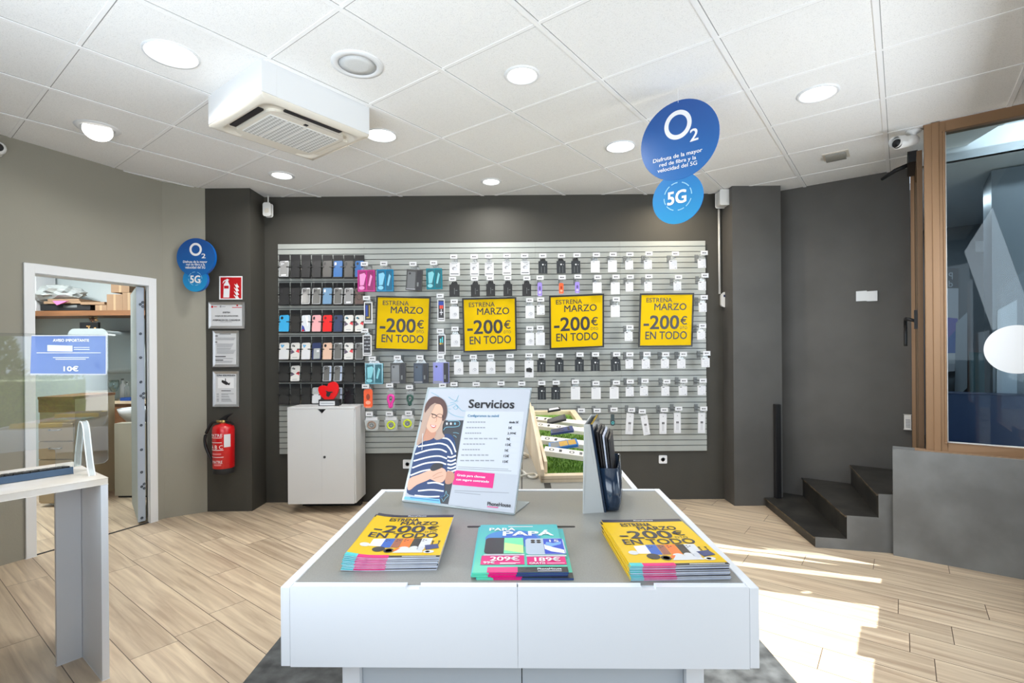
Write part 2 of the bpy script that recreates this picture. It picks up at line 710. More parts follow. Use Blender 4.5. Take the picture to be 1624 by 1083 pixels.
def at(p, z):
    return V((p[0], p[1], z))


def wall_seg(mb, p0, p1, z0, z1, out, m):
    """upright slab whose room face runs p0-p1, thickened by vector out"""
    p0, p1, out = V((p0[0], p0[1], 0)), V((p1[0], p1[1], 0)), V(out)
    base = [at(p0, z0), at(p1, z0), at(p1 + out, z0), at(p0 + out, z0)]
    mb.prism(base, (0, 0, z1 - z0), m)


def slab(mb, pts, z0, z1, m, side=None):
    mb.prism([at(p, z1) for p in pts], (0, 0, z0 - z1), m, side)


# floor of shop and storeroom
fl = MB()
slab(fl, [F1, F2, ab(AWIN + 0.1, 0.2), (3.45, 4.25), (2.6, 5.02), (-2.6, 5.02), (-2.9, 6.25), (-6.3, 6.25), (-6.3, 2.43), RL], -0.12, 0.0, M_FLOOR)
struct(fl, 'floor')

# ceiling with its visible bars
cpoly = [F1, F2, V((3.45, 4.2, 0)), V((2.6, 5.02, 0)), V((-2.5, 5.02, 0)), V((-3.05, 4.6, 0)), RL]
ce = MB()
slab(ce, cpoly, CEIL, CEIL + 0.1, M_TILE)
ctr = sum((V(p) for p in cpoly), V((0, 0, 0))) / len(cpoly)


def clip(p, d):
    """part of the line p + t d inside the ceiling outline"""
    lo, hi = -20.0, 20.0
    n = len(cpoly)
    for i in range(n):
        q0, q1 = V((cpoly[i][0], cpoly[i][1], 0)), V((cpoly[(i + 1) % n][0], cpoly[(i + 1) % n][1], 0))
        e = q1 - q0
        nn = V((-e.y, e.x, 0))
        if nn.dot(ctr - q0) < 0:
            nn = -nn
        den, num = nn.dot(d), nn.dot(q0 - p)
        if abs(den) < 1e-9:
            if num > 0:
                return None
            continue
        t = num / den
        if den > 0:
            lo = max(lo, t)
        else:
            hi = min(hi, t)
    return (lo, hi) if hi > lo + 0.02 else None


TP = 0.615
for axis in (0, 1):
    for k in range(-9, 12):
        if axis == 0:
            p, d, s = ab(0, -1.311 + k * TP), A, B
        else:
            p, d, s = ab(2.54 + k * TP, 0), B, A
        r = clip(p, d)
        if not r:
            continue
        q0, q1 = p + d * r[0], p + d * r[1]
        h = 0.006 if axis == 0 else 0.003
        w = 0.012 if axis == 0 else 0.009
        wall_seg(ce, q0 - s * w, q1 - s * w, CEIL - h, CEIL, s * 2 * w, M_TBAR)
        gw = 0.0035 if axis == 0 else 0.005
        wall_seg(ce, q0 + s * w, q1 + s * w, CEIL - 0.0006, CEIL, s * gw, M_GAP)
struct(ce, 'ceiling')


def dwp(t, off=0.0, z=0.0):
    p = DW0 + W2 * t + N2 * off
    return V((p.x, p.y, z))


# left wall with the storeroom doorway, and its short second facet
T0, T1, TB = 0.150, 0.988, 1.064
wl = MB()
tRL = (RL - DW0).dot(W2)
for (ta, tb, z0, z1) in ((tRL, T0, 0, CEIL), (T0, T1, 2.02, CEIL), (T1, TB, 0, CEIL)):
    wall_seg(wl, dwp(ta), dwp(tb), z0, z1, N2 * 0.12, M_TAUPE)
wall_seg(wl, dwp(TB), V((-2.745, 4.585, 0)), 0, CEIL, V((-0.12, 0.20, 0)), M_TAUPE)
struct(wl, 'wall_left')

pl = MB()
pl.box((-2.745, 4.585, 0), (-2.343, 4.97, CEIL), M_DARK)
struct(pl, 'column_left')
BW0, BW1 = V((-2.343, 4.85, 0)), V((2.02, 4.85, 0))
wbk = MB()
wall_seg(wbk, BW0, BW1, 0, CEIL, (0, 0.12, 0), M_DARK)
struct(wbk, 'wall_back')
pr = MB()
pr.box((2.006, 4.63, 0), (2.446, 5.02, CEIL), M_DARKR)
struct(pr, 'column_right')
wr = MB()
WR0 = V((2.444, 4.848, 0))
WR1 = ab(V((3.136, 4.32, 0)).dot(A), 0.060)
wall_seg(wr, WR0, WR1, 0, CEIL, A * 0.10, M_DARKR)
struct(wr, 'wall_right')

# rear wall behind the camera, with a window added to go with the fill lamp there
wre = MB()
bRL = RL.dot(B)
for (b0, b1, z0, z1) in ((DFAC, -0.2, 0, CEIL), (-0.2, -3.0, 0, 0.75), (-0.2, -3.0, 2.45, CEIL), (-3.0, bRL, 0, CEIL)):
    wall_seg(wre, ab(AREAR, b0), ab(AREAR, b1), z0, z1, -A * 0.12, M_DARKR)
struct(wre, 'wall_rear')
w3 = MB()
for (b0, b1, z0, z1) in ((-0.2, -3.0, 0.75, 0.81), (-0.2, -3.0, 2.39, 2.45), (-0.2, -0.26, 0.81, 2.39), (-2.94, -3.0, 0.81, 2.39), (-1.57, -1.63, 0.81, 2.39)):
    wall_seg(w3, ab(AREAR - 0.02, b0), ab(AREAR - 0.02, b1), z0, z1, -A * 0.07, M_BRONZE)
w3o = struct(w3, 'added_rear_window')
g3 = MB()
wall_seg(g3, ab(AREAR - 0.05, -0.26), ab(AREAR - 0.05, -2.94), 0.81, 2.39, -A * 0.006, M_SHOPG)
g3.build('window_pane', w3o)

# unseen shop front beside the camera: glazed door, openings cut to shape the sun patches
holes = [
    [(2.3, 0.73), (3.10, 0.73), (3.10, 0.79), (3.41, 0.79), (3.41, 0.73), (3.695, 0.73), (3.695, 2.0), (2.3, 1.95)],
    [(4.035, 0.73), (4.12, 0.73), (4.12, 2.2), (4.035, 2.2)],
    [(4.262, 0.90), (4.335, 1.30), (4.335, 2.2), (4.255, 2.2)],
    circ(3.75, 1.05, 0.024, 0.035, 16),
    [(0.55, 0.06), (1.85, 0.06), (1.85, 1.60), (0.55, 1.60)],
    [(-0.33, 0.73), (0.36, 0.73), (0.36, 2.3), (-0.33, 2.3)],  # opening added to go with the small fill lamp
]
outer = [(AREAR, 0), (AWIN, 0), (AWIN, CEIL), (AREAR, CEIL)]
loops = [[V((x, y, 0)) for x, y in outer]] + [[V((x, y, 0)) for x, y in reversed(h)] for h in holes]
flat = [p for l in loops for p in l]
tris = tessellate_polygon(loops)
fa_ = MB()
for off in (0.0, 0.03):
    fa_.raw([ab(p.x, DFAC + off, p.y) for p in flat], [tuple(t) for t in tris], M_DARKR)
for l in loops:
    n = len(l)
    for i in range(n):
        p, q = l[i], l[(i + 1) % n]
        fa_.face([ab(p.x, DFAC, p.y), ab(q.x, DFAC, q.y), ab(q.x, DFAC + 0.03, q.y), ab(p.x, DFAC + 0.03, p.y)], M_BRONZE)
struct(fa_, 'wall_shopfront')
for k, h in enumerate(holes):
    g = MB()
    g.face([ab(x, DFAC + 0.015, y) for x, y in h], M_SHOPG)
    struct(g, 'window_pane_%d' % (k + 4))

# low wall and the window standing on it
LWP = V((2.60, 3.48, 0))


def lw(t, off=0.0, z=0.0):
    p = LWP + B * t + A * off
    return V((p.x, p.y, z))


tF2 = (F2 - LWP).dot(B)
lo_ = MB()
wall_seg(lo_, lw(-0.010), lw(tF2), 0, 0.727, A * 0.13, M_LOWW)
struct(lo_, 'wall_low')
t0w, t1w = 0.170, tF2
wd = thing('window_1', None, None, lw(t0w, 0.03, 0.73))
wd['kind'] = 'structure'
fr = MB()
st, tr_, brl = 0.108, 0.068, 0.062


def wbar(mb, ta, tb, za, zb, o0, o1, m):
    wall_seg(mb, lw(ta, o0), lw(tb, o0), za, zb, A * (o1 - o0), m)


wbar(fr, t0w, t0w + st, 0.73, 2.895, 0.03, 0.11, M_BRONZE)
wbar(fr, t0w + st, t1w, 2.895 - tr_, 2.895, 0.03, 0.11, M_BRONZE)
wbar(fr, t0w + st, t1w, 0.73, 0.73 + brl, 0.03, 0.11, M_BRONZE)
wbar(fr, t0w + 0.040, t0w + 0.078, 0.73, 2.895, 0.022, 0.03, M_BRONZE)
wbar(fr, t0w + st - 0.012, t0w + st, 0.73 + brl, 2.895 - tr_, 0.018, 0.03, M_BRONZE)
fr.build('window_frame', wd, bevel=0.004)
sl = MB()
wbar(sl, t0w - 0.06, t1w, 0.7272, 0.733, 0.012, 0.10, M_CARD)
sl.build('window_sill', wd)
pn = MB()
wbar(pn, t0w + st, t1w, 0.73 + brl, 2.895 - tr_, 0.062, 0.068, M_PANE)
pn.build('window_pane', wd)
bd = MB()
for (ta, tb, za, zb) in ((t0w + st, t0w + st + 0.006, 0.79, 2.83), (t0w + st, t1w, 0.79, 0.798)):
    wbar(bd, ta, tb, za, zb, 0.052, 0.062, M_WHITEP)
bd.build('glazing_bead', wd)

# stairs up to the street door
stm = MB()
NEAR = [V((2.151, 3.640, 0)), V((2.345, 3.592, 0)), V((2.535, 3.545, 0))]
FAR = [V((2.286, 4.628, 0)), V((2.655, 4.680, 0)), V((2.948, 4.455, 0))]
HS = [0.075, 0.24, 0.403]
SIDE_END = V((2.632, 3.521, 0))
wrR = lambda x: V((x, 4.32 - (x - 3.136) * 0.607 / 0.795 - 0.002, 0))
sideA = (V((2.597, 3.514, 0)) - V((2.151, 3.634, 0))).normalized()
for k in range(3):
    z0 = 0 if k == 0 else HS[k - 1]
    tailpts = [V((2.66, 3.60, 0)), ab(4.62, 0.09), ab(5.32, 0.055)]
    if k == 0:
        poly = [NEAR[0], SIDE_END] + tailpts + [wrR(2.462), V((2.448, 4.628, 0)), FAR[0]]
    else:
        poly = [NEAR[k], SIDE_END] + tailpts + [FAR[k]]
    poly = [V((p[0], p[1], 0)) for p in poly]
    slab(stm, poly, z0, HS[k] - 0.012, M_STEP, M_STEP)
    lip = (NEAR[k] - FAR[k]).normalized()
    nrm = V((-lip.y, lip.x, 0))
    if nrm.x > 0:
        nrm = -nrm
    poly2 = list(poly)
    poly2[0] = poly[0] + nrm * 0.012
    poly2[-1] = poly[-1] + nrm * 0.012
    slab(stm, poly2, HS[k] - 0.012, HS[k], M_STEP, M_STEPE)
sto = struct(stm, 'stairs')
sdm = MB()
prof = [(NEAR[0], 0), (SIDE_END, 0), (SIDE_END, HS[2]), (NEAR[2], HS[2]), (NEAR[2], HS[1]), (NEAR[1], HS[1]), (NEAR[1], HS[0]), (NEAR[0], HS[0])]
off = V((-0.27, -1, 0)).normalized() * 0.004
sdm.prism([at(p + off, z) for p, z in prof], -off, M_LOWW)
sdm.build('stair_side', sto)

# street door at the top of the stairs (seen almost edge-on)
d2 = thing('door_2', None, None, ab(4.6, 0.1, 0.403))
d2['kind'] = 'structure'
dm = MB()
wall_seg(dm, ab(5.25, 0.062), ab(5.33, 0.062), 0.403, 2.9, B * 0.05, M_BRONZE)
wall_seg(dm, ab(5.14, 0.085), ab(5.20, 0.085), 0.403, 2.78, B * 0.04, M_BRONZED)
dm.build('door_frame', d2)
dl = MB()
wall_seg(dl, ab(4.48, 0.098), ab(5.12, 0.098), 0.45, 2.72, B * 0.012, M_PANE)
dl.build('door_pane', d2)
dl2 = MB()
for (a0, a1, z0, z1) in ((4.46, 4.52, 0.42, 2.76), (5.06, 5.14, 0.42, 2.76), (4.52, 5.06, 2.70, 2.76), (4.52, 5.06, 0.42, 0.50)):
    wall_seg(dl2, ab(a0, 0.088), ab(a1, 0.088), z0, z1, B * 0.03, M_BRONZED)
dl2.build('door_leaf', d2)
dh = MB()
dh.tube(smooth_path([ab(4.60, 0.09, 1.60), ab(4.60, 0.035, 1.62), ab(4.68, 0.022, 1.62), ab(4.74, 0.022, 1.55), ab(4.745, 0.022, 1.43)]), 0.011, M_BLACK)
wall_seg(dh, ab(4.56, 0.07), ab(4.64, 0.07), 1.55, 1.68, B * 0.02, M_BLACK)
dh.build('door_handle', d2)

# vestibule built beyond the window in place of reflections in its glass
vb = MB()
wall_seg(vb, ab(7.7, -0.5), ab(7.7, 1.3), 0, 2.9, A * 0.1, M_TEALW)
wall_seg(vb, ab(4.66, 1.25), ab(7.7, 1.25), 0, 2.9, B * 0.1, M_TEALW)
wall_seg(vb, ab(5.45, -0.02), ab(7.7, -0.5), 0, 2.9, -B * 0.1, M_TEALW)
wall_seg(vb, ab(5.42, 0.56), ab(5.42, 1.25), 0.403, 2.79, A * 0.5, M_TEALW)
struct(vb, 'wall_vestibule')
vc = MB()
slab(vc, [ab(5.0, 0.13), ab(5.0, 1.25), ab(7.7, 1.25), ab(7.7, -0.5), ab(5.45, 0.13)], 2.80, 2.86, M_WPAINT)
slab(vc, [ab(4.47, 0.13), ab(4.47, 1.25), ab(5.06, 1.25), ab(5.06, 0.13)], 2.99, 3.05, M_WPAINT)
wall_seg(vc, ab(5.0, 0.13), ab(5.0, 1.25), 2.80, 3.0, A * 0.05, M_WPAINT)
struct(vc, 'ceiling_vestibule')
vf = MB()
slab(vf, [ab(AWIN + 0.135, 0.13), ab(AWIN + 0.135, 1.25), ab(7.7, 1.25), ab(7.7, -0.5), ab(5.45, 0.13)], 0.30, 0.403, M_STEP)
struct(vf, 'floor_vestibule')
area_light('vestibule_fill', ab(4.52, 0.65, 2.97), (A * 0.8 - Z3 * 0.6), 0.9, 0.06, 15, (0.86, 0.93, 1.0))  # lamp added to brighten the white fascia

area_light('vestibule_fill', ab(6.3, 0.35, 2.77), (0, 0, -1), 0.5, 0.3, 16, (0.86, 0.93, 1.0))  # second lamp added to lift the dark space beyond the window
# things built in the vestibule in place of what the window glass mirrors
def vpl(px, py, a_):
    return onpl(px, py, ab(a_, 0), A)
def vboard(name, label, cat, q, a_, th, mt, extra=None):
    m = MB()
    m.prism([vpl(x, y, a_) for x, y in q], A * th, mt)
    if extra:
        extra(m)
    return tag(m.build(name), label, cat)
def pst(m):
    m.face([vpl(x, y, 7.638) for x, y in ((1500, 457), (1520, 457), (1520, 426), (1500, 424))], M_INKG)
    for c, y0, y1 in (('P', 432, 443), ('d', 445, 455)):
        m.text(c, vpl(1511, y1, 7.635), vpl(1504.5, y1, 7.635), vpl(1511, y0, 7.635), M_LGREY, 0.0)
    m.face([vpl(x, y, 7.638) for x, y in ((1500, 577), (1519, 575), (1519, 505), (1500, 503))], M_BLUE)
    m.face([vpl(x, y, 7.636) for x, y in ((1500, 540), (1519, 520), (1519, 505), (1500, 503))], mat('print_violet', (110, 104, 196), 0.4))
M_INKG = mat('dark_slate_print', (62, 68, 76), 0.5)
vboard('window_poster', 'tall poster beyond the window glass, half hidden by the bronze frame', 'poster', [(1498, 590), (1520, 588), (1520, 426), (1498, 424)], 7.64, 0.012, M_LGREY, pst)
vboard('light_switch', 'small white switch plate on the dark wall beyond the window', 'switch', [(1547, 399.5), (1561, 399.5), (1561, 382), (1547, 382)], 7.68, 0.018, M_PAPER)
vboard('sun_patch_board', 'pale grey board added as a sun patch beside the tall poster', 'board', [(1514, 633), (1534, 615), (1534, 495), (1516, 512)], 7.55, 0.015, mat('sun_patch_pale', (176, 184, 192), 0.5))  # pale boards added where sun patches show in the glass
vboard('sun_patch_board', 'tall pale grey board added as a sun patch behind the white round sticker', 'board', [(1580, 678), (1613, 655), (1613, 475), (1582, 492)], 5.405, 0.013, mat('sun_patch_pale', (176, 184, 192), 0.5))
vboard('glass_panel', 'teal glass panel standing low beyond the window', 'panel', [(1538, 632), (1566, 637), (1564, 560), (1537, 558)], 7.45, 0.02, mat('teal_panel', (92, 126, 132), 0.25))
nb = MB()
nb.prism([ab(5.15, 0.24, 0.405), ab(5.15, 1.20, 0.405), ab(5.38, 1.20, 0.405), ab(5.38, 0.24, 0.405)], (0, 0, 0.66), M_NAVY)  # box added to give the lower glass its blue tone
tag(nb.build('navy_tone_box', bevel=0.004), 'dark navy box added for the blue tone low in the window', 'cabinet')
vboard('counter_box', 'small white box on the counter beyond the window', 'box', [(1499, 577), (1515, 577), (1515, 560), (1499, 560)], 7.3, 0.12, M_PAPER)

# ground and greenery outside the shop front
gd = MB()
slab(gd, [ab(-9, DFAC + 0.06), ab(-9, 22), ab(14, 22), ab(14, 1.5), ab(AWIN + 0.2, 1.5), ab(AWIN + 0.2, DFAC + 0.06)], -0.2, -0.1, mat('pavement', (170, 166, 158), 0.8, var=0.08, vscale=3))
struct(gd, 'ground')

# storeroom behind the left wall
sr_ = MB()
wall_seg(sr_, (-6.2, 5.9), (-3.02, 5.9), 0, 2.7, (0, 0.1, 0), M_ROOMW)
wall_seg(sr_, (-6.2, 2.6), (-6.2, 6.0), 0, 2.7, (-0.1, 0, 0), M_ROOMW)
wall_seg(sr_, (-3.16, 4.60), (-3.16, 5.9), 0, 2.7, (0.1, 0, 0), M_ROOMW)
wall_seg(sr_, (-6.2, 2.7), (-4.05, 2.7), 0, 2.7, (0, -0.1, 0), M_ROOMW)
struct(sr_, 'wall_storeroom')
sc_ = MB()
slab(sc_, [(-6.25, 2.65), (-3.95, 2.65), (-3.17, 4.45), (-3.17, 5.95), (-6.25, 5.95)], 2.7, 2.75, M_WPAINT)
struct(sc_, 'ceiling_storeroom')
area_light('storeroom_fill', (-4.6, 4.6, 2.66), (0, 0, -1), 0.9, 0.4, 80, (0.95, 1.0, 1.0))  # unseen lamp added to light the storeroom

# storeroom door frame and its open armoured leaf
d1 = thing('door_1', None, None, dwp(0.56, 0, 0))
d1['kind'] = 'structure'
fm = MB()
for (ta, tb, z0, z1) in ((0.123, 0.183, 0, 2.055), (0.940, 1.002, 0, 2.055), (0.183, 0.940, 1.990, 2.055)):
    wall_seg(fm, dwp(ta, -0.018), dwp(tb, -0.018), z0, z1, N2 * 0.018, M_WPAINT)
for (ta, tb, z0, z1) in ((0.168, 0.186, 0, 2.02), (0.938, 0.956, 0, 2.02), (0.186, 0.938, 1.986, 2.02)):
    wall_seg(fm, dwp(ta, 0.0), dwp(tb, 0.0), z0, z1, N2 * (0.02 if ta > 0.9 else 0.125), M_WPAINT)
fm.build('door_frame', d1, bevel=0.003)
tsm = MB()
wall_seg(tsm, dwp(0.186, 0.0), dwp(0.938, 0.0), 0.0005, 0.004, N2 * 0.02, M_BLACKM)
tsm.build('threshold', d1)
# leaf: opened into the storeroom, its bolt edge facing the shop
lp0, lp1 = dwp(0.868, 0.03), dwp(0.928, 0.03)
ldir = V((-0.64, 0.768, 0))
lf = MB()
lfm = mat('door_leaf_grey', (152, 160, 158), 0.5)
lfe = mat('door_edge_steel', (186, 198, 214), 0.35, 0.3)
z0, z1 = 0.02, 1.975
c4 = [lp0, lp1, lp1 + ldir * 0.72, lp0 + ldir * 0.72]
lf.raw([at(p, z0) for p in c4] + [at(p, z1) for p in c4], [(0, 3, 2, 1), (4, 5, 6, 7), (1, 2, 6, 5), (2, 3, 7, 6), (3, 0, 4, 7)], lfm)
lf.face([at(lp0, z0), at(lp1, z0), at(lp1, z1), at(lp0, z1)], lfe)
lfo = lf.build('door_leaf', d1)
mid = (lp0 + lp1) / 2
edn = V(((lp1 - lp0).y, -(lp1 - lp0).x, 0)).normalized()
wdt = (lp1 - lp0).normalized()
for py in (482, 529, 567, 606, 628, 675, 714, 750, 773, 823):
    z = aty(223, py, lp0.y).z
    for (dx, dz) in (((0, 0),) if py not in (482, 628, 773) else ((0, 0), (0.02, 0.018), (0.02, -0.018))):
        bm_ = MB()
        c = at(mid + wdt * dx, z + dz)
        bm_.lathe([(0.011, 0), (0.011, 0.004), (0.006, 0.005), (0.006, -0.001), (0, -0.001)], mat('bolt_steel', (96, 104, 116), 0.35, 0.8), frame_from(c, wdt, edn), 12)
        bm_.build('bolt', lfo)

# ================================================================== CEILING FIXTURES
def downlight(px, py, rad, lamp, tilt, power, color, label, pos=None):
    p = pos if pos is not None else onz(px, py, CEIL)
    t = thing('downlight', label, 'ceiling light', (p[0], p[1], CEIL), group='ceiling downlights')
    T = Matrix.Translation(V((p[0], p[1], CEIL)))
    r = MB()
    r.lathe([(lamp + 0.004, 0.012), (lamp + 0.004, -0.004), (lamp + 0.012, -0.009), (rad - 0.006, -0.007), (rad, -0.001), (rad, 0.004)], M_WPAINT, T, 40)
    r.build('trim_ring', t)
    f = MB()
    if tilt:
        R = T @ Matrix.Translation((0, 0, -0.012)) @ Matrix.Rotation(math.radians(34), 4, V((-0.83, -0.56, 0)))
        f.lathe([(lamp, 0.05), (lamp, -0.008), (lamp * 0.95, -0.012)], M_WPAINT, R, 32)
        f.lathe([(lamp * 0.95, -0.012), (0, -0.014)], M_LAMP, R, 32)
    else:
        f.lathe([(lamp, 0.0), (lamp * 0.97, -0.004), (0, -0.006)], M_LAMP, T, 36)
    f.build('lamp_face', t)
    area_light('downlight_beam', V((p[0], p[1], CEIL - 0.03)), (0, 0, -1), lamp * 1.6, lamp * 1.6, power, color, 160, 'DISK')


NEUT = (1.0, 0.98, 0.94)
WARM = (1.0, 0.86, 0.66)
downlight(272, 86, 0.125, 0.108, 0, 11, NEUT, 'large lit ceiling downlight left of the air conditioner, nearest the camera')
downlight(155, 203, 0.125, 0.085, 1, 9, NEUT, 'tilted lit ceiling downlight above the storeroom doorway')
downlight(447, 278, 0.105, 0.073, 0, 11, NEUT, 'small lit downlight beyond the air conditioner near the left column')
downlight(604, 214, 0.105, 0.095, 0, 11, NEUT, 'lit downlight half hidden by the right end of the air conditioner')
downlight(828, 119, 0.098, 0.072, 0, 11, NEUT, 'lit ceiling downlight in the middle of the ceiling with a wide white ring')
downlight(779, 288, 0.092, 0.066, 0, 11, NEUT, 'lit ceiling downlight closest to the top of the back wall')
downlight(984, 232, 0.103, 0.094, 0, 11, NEUT, 'lit ceiling downlight just left of the hanging blue round sign')
downlight(1297, 148, 0.112, 0.086, 0, 11, NEUT, 'lit ceiling downlight right of the hanging blue round sign')
downlight(0, 0, 0.10, 0.07, 0, 10, WARM, 'lit ceiling downlight hidden behind the hanging blue round sign', V((1.50, 4.50, 0)))

# round ceiling speaker
p = onz(567, 102, CEIL)
t = thing('ceiling_speaker', 'round grey ceiling speaker beside the air conditioner', 'speaker', p)
m = MB(); m.lathe([(0.132, 0.002), (0.130, -0.006), (0.098, -0.010), (0.096, -0.004)], M_WPAINT, Matrix.Translation(p), 40); m.build('speaker_ring', t)
m = MB(); m.lathe([(0.096, -0.005), (0.05, -0.009), (0, -0.010)], two_tone('speaker_mesh', (206, 208, 208), (220, 222, 222), 500, 0.6, 1), Matrix.Translation(p), 40); m.build('speaker_grille', t)

# ceiling air conditioner
a0, a1, b0, b1 = 1.290, 1.950, -3.185, -2.565
t = thing('air_conditioner', 'square white ceiling air conditioner with a cream grille', 'air conditioner', ab((a0 + a1) / 2, (b0 + b1) / 2, 2.70))
m = MB()


def abbox(mb, aa, ab_, ba, bb, za, zb, mt):
    mb.prism([ab(aa, ba, za), ab(ab_, ba, za), ab(ab_, bb, za), ab(aa, bb, za)], (0, 0, zb - za), mt)


abbox(m, a0, a1, b0, b1, 2.735, CEIL, M_WPAINT)
abbox(m, a0 - 0.0008, a0 + 0.08, b1 - 0.004, b1 + 0.0012, 2.736, CEIL - 0.002, M_WPAINT)
m.build('casing', t, bevel=0.003)
m = MB()
ca, cb = (a0 + a1) / 2, (b0 + b1) / 2
ha, hb = (a1 - a0) / 2, (b1 - b0) / 2


def ringpts(k, z, r):
    return [ab(ca + x, cb + y, z) for x, y in rrect(2 * ha * k, 2 * hb * k, r, 5)]


rings = [ringpts(1.0, 2.735, 0.006), ringpts(0.995, 2.722, 0.006), ringpts(0.90, 2.712, 0.06), ringpts(0.86, 2.712, 0.07), ringpts(0.85, 2.722, 0.07), ringpts(0.68, 2.722, 0.05)]
nr = len(rings[0])
vs_ = [p for r in rings for p in r]
fs = [(i * nr + k, i * nr + (k + 1) % nr, (i + 1) * nr + (k + 1) % nr, (i + 1) * nr + k) for i in range(len(rings) - 1) for k in range(nr)]
m.raw(vs_, fs, M_CREAM, True)
m.build('fascia', t)
m = MB()
m.prism(ringpts(0.70, 2.704, 0.05), (0, 0, 0.02), M_CREAM)
m.build('grille_frame', t, bevel=0.004)
m = MB()
for i in range(4):
    aa = ca - 0.21 + i * 0.107
    abbox(m, aa, aa + 0.099, cb - 0.155, cb + 0.165, 2.7005, 2.704, M_WHITEP)
    for j in range(15):
        for k in range(4):
            x, y = aa + 0.012 + k * 0.0245, cb - 0.145 + j * 0.021
            abbox(m, x - 0.0065, x + 0.0065, y - 0.0065, y + 0.0065, 2.7000, 2.7006, mat('grille_hole', (168, 168, 164), 0.6))
m.build('grille', t)
m = MB()
abbox(m, ca - ha * 0.84, ca - ha * 0.74, cb - hb * 0.52, cb + hb * 0.52, 2.712, 2.7215, M_BLACK)
m.build('air_slot', t)
m = MB()
abbox(m, ca - ha * 0.52, ca + ha * 0.52, cb + hb * 0.74, cb + hb * 0.84, 2.712, 2.7215, M_BLACK)
m.build('air_slot', t)
m = MB()
abbox(m, ca + ha * 0.74, ca + ha * 0.84, cb - hb * 0.52, cb + hb * 0.52, 2.708, 2.7215, M_CREAM)
m.build('louver', t)
m = MB()
abbox(m, ca - ha * 0.52, ca + ha * 0.52, cb - hb * 0.84, cb - hb * 0.74, 2.708, 2.7215, M_CREAM)
m.build('louver', t)
m = MB()
abbox(m, ca - 0.03, ca - 0.01, cb + hb * 0.60, cb + hb * 0.66, 2.7000, 2.705, M_BLACK)
m.build('indicator', t)

# emergency light
p = onz(1326, 246, CEIL)
t = thing('emergency_light', 'grey emergency light on a square white ceiling plate', 'emergency light', p)
m = MB(); abbox(m, p.dot(A) - 0.085, p.dot(A) + 0.085, p.dot(B) - 0.085, p.dot(B) + 0.085, CEIL - 0.006, CEIL, M_CREAM); m.build('plate', t)
m = MB()
arc = [(0.062 * math.cos(math.radians(q)), -0.006 - 0.035 * math.sin(math.radians(q))) for q in range(0, 181, 15)]
m.prism([ab(p.dot(A) + x, p.dot(B) - 0.065, CEIL + z) for x, z in arc], B * 0.13, mat('smoky_plastic', (128, 126, 118), 0.3))
m.build('diffuser', t)

# security cameras
p = onz(1449, 207, CEIL)
t = thing('security_camera', 'white bullet security camera under the ceiling beside the window', 'camera', p)
m = MB(); m.lathe([(0.045, 0), (0.045, -0.012), (0.018, -0.022), (0.014, -0.05)], M_WHITEP, Matrix.Translation(p), 20)
tip = aty(1423, 228, 3.42)
hub = V((p.x, p.y, CEIL - 0.065))
ax = (tip - hub).normalized()
m.tube([V((p.x, p.y, CEIL - 0.045)), hub], 0.014, M_WHITEP, 10); m.build('bracket', t)
m = MB(); m.tube([hub - ax * 0.02, hub, tip], [0.028, 0.034, 0.036], M_WHITEP, 18); m.build('camera_body', t)
m = MB(); m.tube([tip, tip + ax * 0.004], 0.030, M_BLACK, 18); m.build('lens', t)
m = MB(); m.tube([tip - ax * 0.06 + Z3 * 0.01, tip + ax * 0.03 + Z3 * 0.016], [0.038, 0.037], M_WHITEP, 18, caps=False); m.build('sun_hood', t)
p = aty(-4, 236, 3.36)
t = thing('security_camera', 'small white security camera high on the left wall above the doorway', 'camera', p)
m = MB(); m.tube([p + V((-0.10, 0.10, 0.0)), p], [0.025, 0.036], M_WHITEP, 16); m.build('camera_body', t)
q = V((0.75, -0.66, -0.05)).normalized()
m = MB(); m.tube([p, p + q * 0.035, p + q * 0.055], [0.042, 0.042, 0.032], M_WHITEP, 20); m.build('lens_ring', t)
m = MB(); m.lathe([(0.030, 0), (0.022, 0.012), (0, 0.016)], M_BLACK, frame_from(p + q * 0.05, q.orthogonal(), q), 20); m.build('lens', t)


